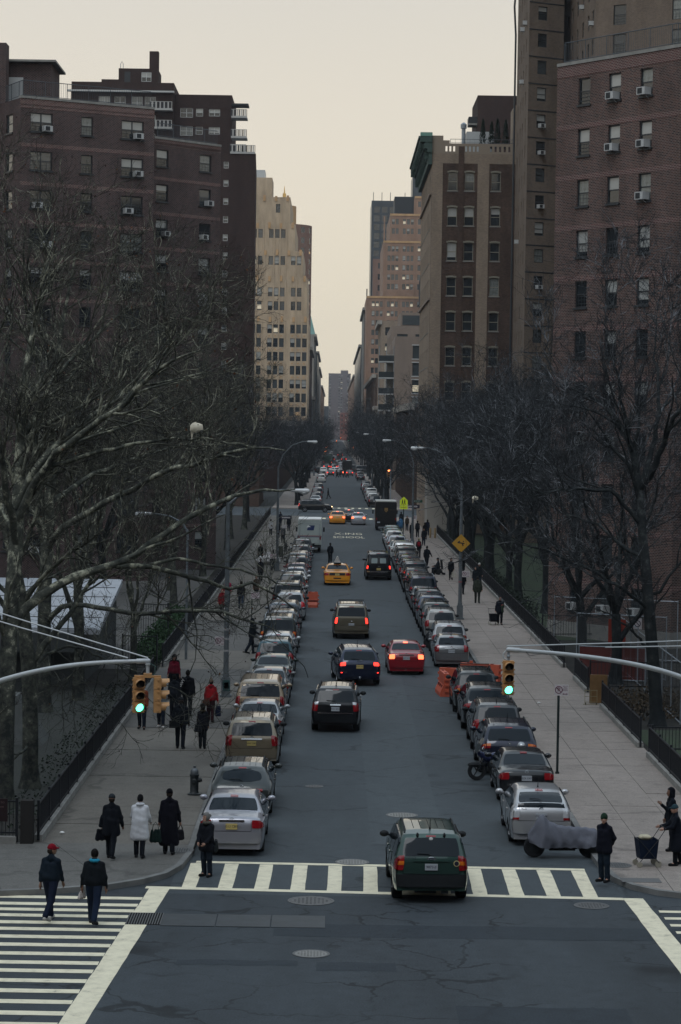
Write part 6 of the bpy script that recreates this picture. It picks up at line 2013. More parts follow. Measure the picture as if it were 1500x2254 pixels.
L = [('sedan', (.30, .30, .335), .55, 64.2, 'silver sedan with yellow plate parked nearest the crosswalk on the left', dict(plate='G13 CBY', pcol='y', chrome_strip=True)),
  ('wagon', (.030, .035, .034), .4, 70.6, 'dark grey wagon with oval rear window parked behind the silver sedan', dict(plate='DPV 9525', oval=True, roof_bar=False)),
  ('suv', (.21, .17, .115), .5, 80.4, 'tan car with yellow plate beside the hydrant pavement on the left', dict(plate='VHY 54Y', pcol='y', chrome_strip=True)),
  ('sedan', (.28, .29, .30), .55, 86.5, 'silver sedan squeezed between the tan car and the gold minivan', {}),
  ('minivan', (.27, .20, .125), .45, 92.3, 'gold minivan parked on the left beside the lamp post', {}),
  ('sedan', (.10, .105, .11), .5, 98.6, 'grey sedan parked ahead of the gold minivan', {}),
  ('sedan', DGRN, .3, 104.4, 'very dark green sedan parked behind the teal wagon', {}),
  ('suv', TEAL, .4, 110.2, 'teal car with pale roof parked on the left', dict(plate='CKM 3118')),
  ('hatch', (.40, .41, .42), .4, 115.9, 'small silver hatchback parked ahead of the teal car', {}),
  ('bigsuv', (.008, .014, .014), .2, 121.6, 'black truck-like car with chrome bumper by the leaning man', dict(amber=(.5, .9, 'a'))),
  ('suv', (.06, .06, .065), .4, 127.8, 'grey car under the twigs on the left kerb', {}),
  ('minivan', (.05, .06, .075), .4, 133.4, 'slate minivan parked near the left hydrant', {}),
  ('suv', (.27, .28, .29), .5, 142.4, 'silver car with tall red tail lamps beside the orange barrier', dict(lamp_mat=plain('bright_tail', (.5, .02, .03), .2, coat=.6)))]
cols = [(BLK, 'black'), ((.36, .36, .36), 'light grey'), ((.02, .025, .03), 'charcoal'), (WHT, 'white'), (SILV, 'silver'), (MAROON, 'dark red'), (DGREY, 'dark grey'), (GREY, 'grey'), (NAVY, 'navy'), (BLK, 'black'), (SILV, 'silver'), (DGREY, 'dark grey')]
kinds = ['bigsuv', 'sedan', 'suv', 'sedan', 'sedan', 'sedan', 'suv', 'crossover', 'sedan', 'suv', 'sedan', 'suv']
y = 148.4
for i, ((c, cn), kd) in enumerate(zip(cols, kinds)):
 L.append((kd, c, .3, y, '%s car in the left parked row, %s behind the mail truck' % (cn, ords[11 - i]), dict(detail=1)))
 y += SPEC[kd]['L'] + RNG.uniform(.75, 1.25)
 if y > 214: break
n_left = len(L) - 13
for i in range(n_left):
 kd, c, m, yy, lb, kw = L[13 + i]
 L[13 + i] = (kd, c, m, yy, lb.rsplit(', ', 1)[0] + ', %s car behind the mail truck' % ords[n_left - 1 - i], kw)
for kd, c, m, yy, lb, kw in L:
 dx = -SPEC[kd]['W'] / 2 + (.18 if yy == 142.4 else 0)
 make_car(kd, c, m, -1.66 + dx + RNG.uniform(-.04, .04), yy, lb, R_(RNG.uniform(-.5, .5)), group=GL, **kw)
def prius_extra(C, root, pm):
 C.patch(-.86, .86, 1.075, 1.185, .012, 8, 2).build('lower_window', M_GLASS, root)
 for sd in (-1, 1):
  C.patch(min(sd * .76, sd * .985), max(sd * .76, sd * .985), .74, .80, .026, 3, 1).build('red_lamp', M_TAIL, root)
Rr = [('liftback', (.40, .40, .41), .6, 66.4, 'silver hatchback with clear tail lamps behind the covered motorcycle', dict(plate='GVX 4106', lamp_mat=M_CLEAR, extra=prius_extra, lettering=[('PRIUS', -.62, 1.03, .06, M_INK)])),
  ('sedan', BLK, .1, 73.9, 'black sedan parked ahead of the silver hatchback on the right', dict(plate='EZR 3307')),
  ('crossover', (.008, .011, .026), .4, 79.9, 'dark blue car with orange tail lamps behind the blue motorcycle', dict(plate='DYN 7768', lamp_mat=M_TAIL, amber=(.5, .95, 'a'), chrome_strip=False)),
  ('suv', (.045, .047, .05), .5, 85.8, 'dark grey boxy car with roof rails on the right kerb', {}),
  ('crossover', BLK, .1, 91.6, 'glossy black car with red tail lamp on the right kerb', dict(plate='EGB 1193')),
  ('suv', (.010, .013, .014), .2, 97.2, 'black car with orange lamps beside the orange barriers', dict(amber=(.5, .95, 'a'), roof_bar=True)),
  ('hatch', (.15, .155, .16), .55, 116.0, 'grey hatchback parked ahead of the orange barriers', dict(plate='FLK 5140', chrome_strip=True)),
  ('suv', (.34, .34, .35), .5, 121.0, 'silver car with dark rear window ahead of the grey hatchback', {}),
  ('suv', (.24, .235, .22), .5, 130.2, 'pale silver car ahead of the black covered motorcycle', {}),
  ('suv', (.012, .02, .018), .3, 135.6, 'dark green car with roof rack in the right row', dict(roof_bar=True)),
  ('suv', (.05, .065, .10), .4, 141.0, 'slate blue car with pale pillar in the right row', {}),
  ('suv', BLK, .1, 146.4, 'black car with red brake strip in the right row ahead of the slate blue one', {}),
  ('sedan', (.04, .045, .05), .3, 151.8, 'dark sedan with pale window in the right row', {}),
  ('bigsuv', (.012, .016, .032), .3, 157.2, 'navy large car in the right row', {})]
y = 162.9
cols = [(BLK, 'black'), ((.03, .033, .035), 'dark grey'), (BLK, 'black'), (DGREY, 'charcoal'), ((.05, .048, .04), 'drab'), (WHT, 'white'), (DGRN, 'dark green'), (SILV, 'silver'), ((.5, .5, .48), 'off-white'), ((.05, .09, .08), 'grey-green')]
kinds = ['suv', 'suv', 'bigsuv', 'suv', 'suv', 'suv', 'bigsuv', 'bigsuv', 'crossover', 'sedan', 'suv', 'sedan', 'suv']
tail = []
i = 0
while y < 243:
 c, cn = cols[min(i * 10 // 14, 9)] if i < 14 else cols[9]
 kd = kinds[i % len(kinds)]
 tail.append((kd, c, .3, y, cn))
 y += SPEC[kd]['L'] + RNG.uniform(.7, 1.1)
 i += 1
for j, (kd, c, m, yy, cn) in enumerate(tail):
 Rr.append((kd, c, m, yy, '%s car in the right parked row, %s behind the brown truck' % (cn, ords[len(tail) - 1 - j]), dict(detail=1)))
for kd, c, m, yy, lb, kw in Rr:
 make_car(kd, c, m, 5.02 + (.2 if yy == 73.9 else 0) + SPEC[kd]['W'] / 2 + RNG.uniform(-.04, .06), yy, lb, R_(RNG.uniform(-.5, .5)), group=GRR, **kw)
far = [('suv', BLK, 349, 'black'), ('sedan', SILV, 356, 'silver'), ('suv', WHT, 362, 'white'), ('sedan', (.45, .45, .44), 369, 'light grey'), ('van', WHT, 376, 'white'), ('sedan', WHT, 386, 'white'), ('suv', SILV, 394, 'silver'), ('sedan', MAROON, 403, 'dark red'), ('suv', BLK, 412, 'black'), ('sedan', MAROON, 422, 'dark red'), ('sedan', WHT, 432, 'white'), ('suv', DGREY, 444, 'dark grey')]
for i, (kd, c, yy, cn) in enumerate(far):
 make_car(kd, c, .2, 6.05, yy, '%s car parked on the right past the first crossing, %s one' % (cn, ords[i]), 0, group='cars parked past the first crossing', detail=0, rails=False)
for i, (kd, c, yy, cn) in enumerate([('sedan', WHT, 352, 'white'), ('suv', BLK, 362, 'black'), ('sedan', GREY, 374, 'grey'), ('suv', NAVY, 388, 'navy'), ('sedan', SILV, 402, 'silver'), ('suv', DGREY, 420, 'charcoal')]):
 make_car(kd, c, .2, -2.5, yy, '%s car parked on the left past the first crossing, %s one' % (cn, ords[i]), 0, group='cars parked past the first crossing', detail=0, rails=False)
tr = [('van', WHT, -2.2, 560, 'white van', 1, 0), ('sedan', BLK, -.6, 566, 'black car', 1, 0), ('suv', DGREY, 1.6, 563, 'dark car', 2, 0), ('sedan', GREY, 3.9, 568, 'grey car', 1, 0), ('suv', BLK, 0.2, 640, 'black car', 1, 0),
  ('van', SILV, 2.2, 652, 'pale van', 1, 0), ('sedan', BLK, -1.8, 655, 'dark sedan', 1, 0), ('van', WHT, 4.4, 690, 'white truck-like van', 1, 0), ('suv', GREY, 1.5, 720, 'grey car', 0, 0), ('van', DGRN, -.5, 790, 'green van', 1, 0), ('suv', BLK, 3.5, 800, 'black car', 1, 0), ('sedan', SILV, .5, 860, 'silver car', 0, 0), ('van', BLK, 2.6, 920, 'black van', 1, 0), ('suv', WHT, -1.0, 980, 'white car', 0, 0)]
for i, (kd, c, x, yy, cn, lt, _) in enumerate(tr):
 make_car(kd, c, .2, x, yy, 'distant %s in the queue at the second crossing, %s from the front' % (cn, ords[i]), 0, 'driving_car', 'car', 'cars queued far down the street', detail=0, lit=lt, rails=False)
for i, (kd, c, x, yy, cn) in enumerate([('suv', BLK, -4.5, 596, 'black car'), ('sedan', GREY, .6, 598, 'grey car'), ('van', DGREY, 5.5, 600, 'dark van'), ('suv', BLK, -7, 606, 'black car'), ('sedan', WHT, -1.6, 607, 'white car'), ('van', BLK, 2.6, 609, 'black van')]):
 make_car(kd, c, .2, x, yy, 'tiny %s crossing broadside at the second crossing, %s' % (cn, ords[i]), R_(-90), 'driving_car', 'car', 'cars queued far down the street', detail=0, rails=False)
for i, (kd, c, x, yy, cn) in enumerate([('suv', DGREY, -2.4, 540, 'dark car'), ('sedan', BLK, 6.0, 520, 'black car'), ('suv', GREY, 6.0, 535, 'grey car'), ('van', BLK, 6.1, 550, 'black van'), ('sedan', BLK, -2.4, 520, 'black car'), ('suv', WHT, -2.4, 500, 'white car')]):
 make_car(kd, c, .2, x, yy, 'tiny %s standing at the kerb before the second crossing, %s' % (cn, ords[i]), 0, 'driving_car', 'car', 'cars queued far down the street', detail=0, rails=False)
def box_truck(name, label, x, y, W, H, Ln, body, roof, lit, stripes, rz=0.0, group=None, extra=None):
 r = empty(name, (x, y, 0), rz)
 tag(r, label, 'truck', group)
 mb = MB()
 z0 = .75
 ch = .07
 hw = W / 2
 prof = [(-hw, z0), (hw, z0), (hw, H - ch * 2), (hw - ch, H - ch * .6), (hw - ch * 2.4, H), (-hw + ch * 2.4, H), (-hw + ch, H - ch * .6), (-hw, H - ch * 2)]
 n = len(prof)
 vs = [(p[0], 0.0, p[1]) for p in prof] + [(p[0], Ln * .78, p[1]) for p in prof] + [(p[0] * .97, Ln, p[1] if p[1] < 1.2 else p[1] - .35) for p in prof]
 fs = [tuple(range(n))] + [(k * n + (i + 1) % n, k * n + i, (k + 1) * n + i, (k + 1) * n + (i + 1) % n) for k in range(2) for i in range(n)] + [tuple(2 * n + i for i in range(n - 1, -1, -1))]
 mb.add(vs, fs)
 mb.build('body', body, r)
 MB().b2(-hw * .97, hw * .97, -.015, Ln * .8, H - .02, H + .09).build('roof', roof, r)
 MB().b2(-hw * .9, hw * .9, .25, Ln - .2, .45, z0).build('chassis', M_UNDER, r)
 MB().b2(-hw * .98, hw * .98, -.18, .02, .48, .68).build('bumper', M_BLACKPL, r)
 mg = MB(); mg.b2(-hw * .82, hw * .82, -.02, .0, z0 + .12, H - .38); mg.build('rear_door', body, r)
 mh = MB()
 for xx in (-hw * .83, hw * .83): mh.b2(xx - .02, xx + .02, -.03, -.005, z0 + .1, H - .35)
 mh.b2(-hw * .83, hw * .83, -.03, -.005, H - .38, H - .35)
 mh.build('door_frame', M_GALV if body.name != 'truck_brown' else M_BLACKPL, r)
 for sd in (-1, 1):
  MB().b2(sd * hw * .9 - .06, sd * hw * .9 + .06, -.03, .01, 1.2, 1.45).build('tail_lamp', M_TAIL_ON if lit else M_TAIL, r)
  MB().box((sd * (hw + .2), Ln * .86, 1.9), (.16, .12, .42)).build('mirror', M_BLACKPL, r)
 MB().b2(-hw * .9, hw * .9, Ln - .1, Ln + .01, 1.45, H - .6).build('windshield', M_GLASS, r)
 wt, wr = wheel_meshes(.40)
 for yw in (1.25, Ln - .95):
  for sd in (-1, 1):
   w = inst('wheel', wt, r, (sd * (hw - .2), yw, .40), 0 if sd > 0 else PI); inst('rim', wr, w)
 for (z, hgt, mt) in stripes:
  MB().b2(-hw * 1.003, hw * 1.003, -.024, -.002, z, z + hgt).build('stripe', mt, r)
 inst('number_plate', CARCACHE[('plate', 'w')], r, (-hw * .7, -.03, .95))
 if extra: extra(r)
 return r
M_MAIL = plain('truck_white', (.36, .40, .38), .5, vary=.1, vscale=1)
M_UPS = plain('truck_brown', (.007, .0065, .0065), .6, spec=.25)
def mail_extra(r):
 mb = MB(); mb.add([(-.26, -.03, 2.05), (.36, -.03, 2.05), (.46, -.03, 2.50), (-.12, -.03, 2.50)], [(0, 1, 2, 3)]); mb.build('emblem', plain('emblem_blue', (.015, .03, .11), .5), r)
 mb = MB(); mb.add([(-.30, -.031, 2.30), (.1, -.031, 2.36), (-.12, -.031, 2.50), (-.16, -.031, 2.50)], [(0, 1, 2, 3)]); mb.build('emblem_light', M_WHITE, r)
box_truck('mail_truck', 'white box mail truck with blue eagle emblem parked on the left', -2.05, 220.6, 2.15, 3.0, 6.2, M_MAIL, M_WHITE, 0,
   [(1.50, .06, plain('stripe_red', (.25, .03, .03), .5)), (1.42, .05, plain('stripe_blue', (.02, .03, .12), .5))], extra=mail_extra)
def ups_extra(r):
 mb = MB(); pts = [(-.19, .42), (.19, .42), (.19, .10), (.0, -.08), (-.19, .10)]
 mb.add([(p[0] + .0, -.03, 2.15 + p[1]) for p in pts], [(0, 4, 3, 2, 1)]); mb.build('emblem', plain('emblem_gold', (.20, .12, .035), .5), r)
 inst('lettering', text_mesh('ups', .2, M_UPS, .002), r, (0, -.033, 2.28))
 inst('lettering', text_mesh('Worldwide Services', .08, plain('faint_gold', (.12, .08, .03), .5), .002), r, (.62, -.033, 2.36))
box_truck('delivery_truck', 'very dark brown delivery truck with shield emblem parked on the right', 6.0, 269.8, 2.35, 3.25, 7.2, M_UPS, plain('truck_roof', (.42, .42, .40), .6), 0, [], extra=ups_extra)
box_truck('box_truck', 'dark box truck facing this way in the far queue', 3.4, 585, 2.4, 3.3, 7, M_UPS, M_BLACKPL, 0, [], group=None)
for sd in (-1, 1):
 pass
box_truck('box_truck', 'dark green box truck far down the left lane', -1.6, 700, 2.5, 3.6, 8, plain('truck_green', (.02, .05, .035), .5), M_BLACKPL, 1, [])
# ================================================================ people (bodies and clothes grown as smooth implicit surfaces)
def surfnet(f, org, h):
 """surface nets of the zero level of a grid; returns verts, quads"""
 ins = f < 0
 nx, ny, nz = f.shape
 c = np.zeros((nx - 1, ny - 1, nz - 1), int)
 for dx in (0, 1):
  for dy in (0, 1):
   for dz in (0, 1):
    c += ins[dx:nx - 1 + dx, dy:ny - 1 + dy, dz:nz - 1 + dz]
 act = (c > 0) & (c < 8)
 idx = -np.ones(act.shape, int)
 I = np.argwhere(act)
 idx[act] = np.arange(len(I))
 acc = np.zeros((len(I), 3)); cnt = np.zeros(len(I))
 corners = [(a, b, d) for a in (0, 1) for b in (0, 1) for d in (0, 1)]
 for p in corners:
  for ax in range(3):
   if p[ax]: continue
   q = list(p); q[ax] = 1
   fp = f[I[:, 0] + p[0], I[:, 1] + p[1], I[:, 2] + p[2]]
   fq = f[I[:, 0] + q[0], I[:, 1] + q[1], I[:, 2] + q[2]]
   m = (fp < 0) != (fq < 0)
   t = np.where(m, fp / np.where(m, fp - fq, 1), 0)
   pt = np.array(p, float)[None] + t[:, None] * (np.array(q) - np.array(p))[None]
   acc[m] += pt[m]; cnt[m] += 1
 V = (I + acc / cnt[:, None]) * h + org
 Q = []
 for ax in range(3):
  a, b = (ax + 1) % 3, (ax + 2) % 3
  sl0 = [slice(None)] * 3; sl1 = [slice(None)] * 3
  sl0[ax] = slice(0, -1); sl1[ax] = slice(1, None)
  ch = ins[tuple(sl0)] != ins[tuple(sl1)]
  E_ = np.argwhere(ch)
  ok = (E_[:, a] > 0) & (E_[:, b] > 0) & (E_[:, a] < f.shape[a] - 1) & (E_[:, b] < f.shape[b] - 1)
  E_ = E_[ok]
  flip = ins[tuple(E_.T)]
  def cell(da, db):
   J = E_.copy(); J[:, a] += da; J[:, b] += db
   return idx[tuple(J.T)]
  q = np.stack([cell(-1, -1), cell(0, -1), cell(0, 0), cell(-1, 0)], 1)
  q[~flip] = q[~flip][:, ::-1]
  Q.append(q)
 return V, np.concatenate(Q)
class Sdf:
 def __init__(self, k=.035):
  self.pr, self.k, self.cut = [], k, []
 def cone(self, a, ra, b, rb, k=None):
  self.pr.append(('c', np.array(a, float), ra, np.array(b, float), rb, k)); return self
 def ell(self, c, r, k=None):
  self.pr.append(('e', np.array(c, float), np.array(r, float), None, None, k)); return self
 def mesh(self, h, clip=None, noise=0.0):
  lo = np.array([9., 9, 9]); hi = -lo
  for p in self.pr:
   if p[0] == 'c':
    for q, r in ((p[1], p[2]), (p[3], p[4])): lo = np.minimum(lo, q - r); hi = np.maximum(hi, q + r)
   else: lo = np.minimum(lo, p[1] - p[2]); hi = np.maximum(hi, p[1] + p[2])
  lo -= 2.5 * h + .02; hi += 2.5 * h + .02
  n = np.ceil((hi - lo) / h).astype(int) + 1
  g = np.stack(np.meshgrid(*[lo[i] + h * np.arange(n[i]) for i in range(3)], indexing='ij'), -1).astype(np.float32)
  f = None
  for p in self.pr:
   if p[0] == 'c':
    ab = p[3] - p[1]
    t = np.clip(((g - p[1]) @ ab) / (ab @ ab + 1e-9), 0, 1)
    d = np.linalg.norm(g - (p[1] + t[..., None] * ab), axis=-1) - (p[2] + (p[4] - p[2]) * t)
   else:
    q = (g - p[1]) / p[2]
    l = np.linalg.norm(q, axis=-1)
    d = (l - 1) * p[2].min()
   if f is None: f = d
   else:
    k = p[5] or self.k
    hh = np.clip(.5 + .5 * (f - d) / k, 0, 1)
    f = f * (1 - hh) + d * hh - k * hh * (1 - hh)
  if clip is not None: f = np.maximum(f, clip(g))
  if noise:
   f = f + noise * (np.sin(g[..., 0] * 23 + g[..., 2] * 17) * np.sin(g[..., 1] * 21 - g[..., 2] * 9) + .6 * np.sin(g[..., 2] * 41 + g[..., 0] * 13))
  return surfnet(f, lo, h)
CLOTH = {}
def cloth(col, rough=.85):
 k = 'cloth_%d_%d_%d' % tuple(int(c * 2000) for c in col)
 if k not in CLOTH: CLOTH[k] = plain(k, col, rough, spec=.08, vary=.14, vscale=7, bump=.15, bscale=60)
 return CLOTH[k]
SKIN = {'light': plain('skin_light', (.36, .20, .145), .5, vary=.08), 'mid': plain('skin_mid', (.20, .105, .07), .5, vary=.08), 'dark': plain('skin_dark', (.06, .032, .024), .5, vary=.08)}
M_EYE = plain('eye_dark', (.012, .01, .01), .3)
M_LIP = plain('lip', (.17, .06, .05), .5)
BLKC, NAVC, CHAR = (.006, .0075, .011), (.008, .012, .025), (.016, .018, .021)
def hand(mb, wrist, dirv, side, s, curl=.5):
 """palm and five unequal bent fingers, thumb off the side of the palm"""
 w = Vector(wrist); d = Vector(dirv).normalized()
 inw = Vector((-side, 0, 0)); inw = (inw - d * inw.dot(d)).normalized()
 fw = d.cross(inw) * side
 mb.tube([w - d * .03 * s, w + d * .01 * s, w + d * .05 * s, w + d * .09 * s], [.024 * s, .03 * s, .036 * s, .030 * s], 7)
 for i, (o, L) in enumerate(((.026, .070), (.009, .080), (-.009, .074), (-.025, .058))):
  b0 = w + d * .082 * s + fw * o * s
  b1 = b0 + (d * .9 + inw * curl * .5) * L * .5 * s
  b2 = b1 + (d * (.75 - curl * .4) + inw * curl) * L * .55 * s
  mb.tube([b0, b1, b2], [.0092 * s, .0088 * s, .007 * s], 5)
 t0 = w + d * .03 * s + fw * .028 * s
 mb.tube([t0, t0 + (d * .6 + fw * .7 + inw * .2).normalized() * .036 * s, t0 + (d * .9 + fw * .35 + inw * .45).normalized() * .068 * s], [.012 * s, .0105 * s, .008 * s], 5)
def person(x, y, label, z=.132, h=1.70, face=0.0, stride=0.0, armL=(5, 8, 8), armR=(5, 8, 8), coat=('coat', BLKC, .55), legs=BLKC, shoes=(.01, .01, .012), head=('hair', (.01, .008, .007)),
   skin='light', wide=1.0, res=.02, group='people on the pavements', look=0.0, scarf=None, sit=False, skirt=None, coat_noise=.003, pack=None, name='person'):
 s = h / 1.75
 root = empty(name, (x, y, z), R_(face))
 tag(root, label, 'person', group)
 st = R_(stride)
 hipz = .93
 J = {}
 for sd, nm, a in ((-1, 'L', st), (1, 'R', -st)):
  hip = np.array([sd * .088 * wide, 0, hipz])
  if sit: th, kn = R_(82), R_(82)
  else: th, kn = a, (R_(6) + (abs(a) * .9 if a < 0 else abs(a) * .15))
  knee = hip + np.array([0, math.sin(th), -math.cos(th)]) * .44
  an = th - kn
  ank = knee + np.array([sd * .004, math.sin(an), -math.cos(an)]) * .42
  fa = 0 if a >= 0 or sit else kn * .8
  toe = ank + np.array([sd * .03, math.cos(fa) * .17, -.04 - math.sin(fa) * .17])
  heel = ank + np.array([0, -.05, -.045 + math.sin(fa) * .03])
  J[nm] = (hip, knee, ank, toe, heel)
 low = min(min(J[n][3][2], J[n][4][2]) for n in 'LR') - .035
 off = np.array([0, 0, -low])
 if sit: off = np.array([0, 0, 0.0])
 for n in 'LR': J[n] = tuple((p + off) * s for p in J[n])
 def P(a, b, c): return (np.array([a, b, c]) + off) * s
 lean = .03 if stride else 0.0
 sh = {}
 for sd, nm, (sw, ab, el) in ((-1, 'L', armL[:3]), (1, 'R', armR[:3])):
  inwd = (armL if sd < 0 else armR)[3] if len(armL if sd < 0 else armR) > 3 else 0.0
  S = P(sd * .158 * wide, lean, 1.375)
  u = np.array([sd * math.sin(R_(ab)), math.sin(R_(sw)), -math.cos(R_(sw)) * math.cos(R_(ab))]); u /= np.linalg.norm(u)
  E_ = S + u * .285 * s
  v = np.array([sd * (math.sin(R_(ab)) * .6 - inwd), math.sin(R_(sw + el)), -math.cos(R_(sw + el))]); v /= np.linalg.norm(v)
  Wr = E_ + v * .245 * s
  sh[nm] = (S, E_, Wr, v)
 hc = P(0, lean + .03, 1.615)
 B = Sdf(.03 * s)
 B.cone(P(-.06, 0, .98), .085 * s, P(-.06, lean, 1.24), .082 * s); B.cone(P(.06, 0, .98), .085 * s, P(.06, lean, 1.24), .082 * s)
 for sd in (-1, 1): B.cone(P(sd * .02, lean, 1.41), .035 * s, P(sd * .14, lean, 1.37), .036 * s)
 for n in 'LR':
  hp, kn_, an_, to_, he_ = J[n]
  B.cone(hp, .082 * s, kn_, .055 * s); B.cone(kn_, .054 * s, an_, .036 * s); B.cone(an_, .034 * s, to_, .028 * s)
  S, E_, Wr, v = sh[n]
  B.cone(S, .038 * s, E_, .034 * s); B.cone(E_, .034 * s, Wr, .026 * s)
 B.cone(P(0, lean, 1.40), .055 * s, hc - np.array([0, .01, .08]) * s, .052 * s)
 B.ell(hc, (.076 * s, .096 * s, .118 * s), .015 * s)
 B.cone(hc + np.array([0, .055, -.075]) * s, .042 * s, hc + np.array([0, .03, -.02]) * s, .05 * s, .02 * s)
 B.cone(hc + np.array([0, .092, .0]) * s, .012 * s, hc + np.array([0, .108, -.028]) * s, .017 * s, .012 * s)
 for sd in (-1, 1): B.ell(hc + np.array([sd * .079, -.005, -.01]) * s, (.012 * s, .02 * s, .03 * s), .008 * s)
 V, F4 = B.mesh(res * .85)
 ang = R_(look)
 def turn(p):
  p = np.array(p); m = np.clip((p[:, 2] - (hc[2] - .13 * s)) / (.06 * s), 0, 1) * ang
  q = p - hc
  out = p.copy()
  out[:, 0] = hc[0] + q[:, 0] * np.cos(m) - q[:, 1] * np.sin(m)
  out[:, 1] = hc[1] + q[:, 0] * np.sin(m) + q[:, 1] * np.cos(m)
  return out
 V = turn(V)
 mb = MB()
 for sd, n in ((-1, 'L'), (1, 'R')): hand(mb, sh[n][2], sh[n][3], sd, s)
 nb = len(mb.f)
 fc = MB()
 for sd in (-1, 1):
  fc.ball(tuple(hc + np.array([sd * .031, .087, .008]) * s), (.013 * s, .007 * s, .007 * s), 6, 0, 4)
  fc.tube([tuple(hc + np.array([sd * .015, .093, .027]) * s), tuple(hc + np.array([sd * .045, .083, .029]) * s)], .005 * s, 4)
 n_eye = len(fc.f)
 fc.tube([tuple(hc + np.array([-.022, .088, -.062]) * s), tuple(hc + np.array([0, .095, -.061]) * s), tuple(hc + np.array([.022, .088, -.062]) * s)], .006 * s, 4)
 tv = turn(np.array(fc.v))
 verts = [tuple(p) for p in V] + list(mb.v) + [tuple(p) for p in tv]
 n1, n2 = len(V), len(V) + len(mb.v)
 faces = [tuple(f) for f in F4.tolist()] + [tuple(i + n1 for i in f) for f in mb.f] + [tuple(i + n2 for i in f) for f in fc.f]
 mi = [0] * (len(F4) + nb) + [1] * n_eye + [2] * (len(fc.f) - n_eye)
 me = bpy.data.meshes.new('body')
 me.from_pydata(verts, [], faces)
 for mt in (SKIN[skin], M_EYE, M_LIP): me.materials.append(mt)
 me.polygons.foreach_set('material_index', mi)
 me.polygons.foreach_set('use_smooth', [True] * len(faces))
 me.update()
 inst('body', me, root)
 Tq = Sdf(.03 * s)
 for n in 'LR':
  hp, kn_, an_, to_, he_ = J[n]
  Tq.cone(hp + np.array([0, 0, .03]) * s, .105 * s * wide ** .5, kn_, .078 * s); Tq.cone(kn_, .077 * s, an_ + np.array([0, 0, .02]) * s, .066 * s)
 Tq.cone(P(-.03, -.005, .96), .10 * s * wide, P(.03, 0, 1.03), .10 * s * wide)
 v_, f_ = Tq.mesh(res, noise=.0025 * s)
 inst('trousers', np_mesh('trousers', v_, f_, cloth(legs), True), root)
 for n in 'LR':
  hp, kn_, an_, to_, he_ = J[n]
  S_ = Sdf(.02 * s)
  S_.cone(he_, .040 * s, to_, .036 * s); S_.cone(an_, .044 * s, he_ + np.array([0, .03, .01]) * s, .04 * s)
  S_.cone(he_ + np.array([0, .08, .0]) * s, .044 * s, to_, .04 * s)
  v_, f_ = S_.mesh(res * .75)
  inst('shoe', np_mesh('shoe', v_, f_, cloth(shoes, .5), True), root)
 style, ccol, hem = coat
 cm = cloth(ccol)
 Cq = Sdf(.04 * s)
 w = wide
 ex = .016 if style != 'puffer' else .032
 wq = w ** .6
 for sd in (-1, 1):
  Cq.cone(P(sd * .070 * w, 0, 1.02), (.108 + ex) * s * wq, P(sd * .082 * w, lean, 1.27), (.098 + ex) * s * wq)
  Cq.cone(P(sd * .03, lean - .01, 1.455), .055 * s, P(sd * .15 * w, lean, 1.375), (.048 + ex * .6) * s)
 Cq.cone(P(0, lean - .005, 1.42), .078 * s, P(0, lean + .005, 1.50), .062 * s, .03 * s)
 for n in 'LR':
  S, E_, Wr, v = sh[n]
  Cq.cone(S, (.052 + ex * .7) * s, E_, (.045 + ex * .7) * s); Cq.cone(E_, (.045 + ex * .7) * s, Wr - v * .01 * s, (.036 + ex * .4) * s)
 if not sit:
  hz = hem
  sk = .02 * (1.02 - hz) / .5
  if hz < .95:
   for sd in (-1, 1):
    Cq.cone(P(sd * .070 * w, 0, 1.02), (.108 + ex) * s * wq, P(sd * (.072 + sk) * w, math.sin(st) * .06, hz + .10), (.112 + ex + sk) * s * wq)
  hemz = (hz + off[2]) * s
  v_, f_ = Cq.mesh(res, clip=lambda g: np.where((np.abs(g[..., 0]) < .26 * s * w), hemz - g[..., 2], -1.0).astype(np.float32) if True else 0, noise=coat_noise * s)
 else:
  for n in 'LR':
   hp, kn_ = J[n][0], J[n][1]
   Cq.cone(hp, .14 * s, hp + (kn_ - hp) * .5, .12 * s)
  v_, f_ = Cq.mesh(res, noise=coat_noise * s)
 inst('coat', np_mesh('coat', v_, f_, cm, True), root)
 hk, hcol = head
 hm = cloth(hcol)
 Hq = Sdf(.015 * s)
 if hk in ('hair', 'short', 'longhair', 'bun', 'curly'):
  rr = {'short': .008, 'hair': .014, 'longhair': .02, 'bun': .012, 'curly': .045}[hk]
  Hq.ell(hc + np.array([0, -.006, .012]) * s, ((.078 + rr) * s, (.098 + rr) * s, (.116 + rr) * s))
  if hk in ('longhair', 'curly'): Hq.cone(hc + np.array([0, -.06, -.02]) * s, .085 * s, hc + np.array([0, -.07, -.17]) * s, .075 * s, .04 * s)
  if hk == 'bun': Hq.ell(hc + np.array([0, -.115, .04]) * s, (.045 * s, .04 * s, .045 * s))
  zc = -.055 if hk == 'short' else -.10
  def clip(g):
   fr = np.maximum(g[..., 1] - (hc[1] + .045 * s), -(g[..., 2] - (hc[2] + .052 * s)))
   fr = np.minimum(g[..., 1] - (hc[1] + .045 * s), (hc[2] + .055 * s) - g[..., 2])
   lo_ = (hc[2] + zc * s) - g[..., 2]
   return np.maximum(fr, lo_ if hk in ('short', 'hair', 'bun') else np.full_like(lo_, -1.0))
  v_, f_ = Hq.mesh(res * .7, clip=clip, noise=(.006 if hk == 'curly' else .002) * s)
  nm = 'hair'
 elif hk in ('beanie', 'cap', 'brimcap', 'pom'):
  Hq.ell(hc + np.array([0, -.004, .035]) * s, (.092 * s, .108 * s, .115 * s))
  if hk == 'pom': Hq.ell(hc + np.array([0, -.01, .17]) * s, (.035 * s, .035 * s, .035 * s), .005)
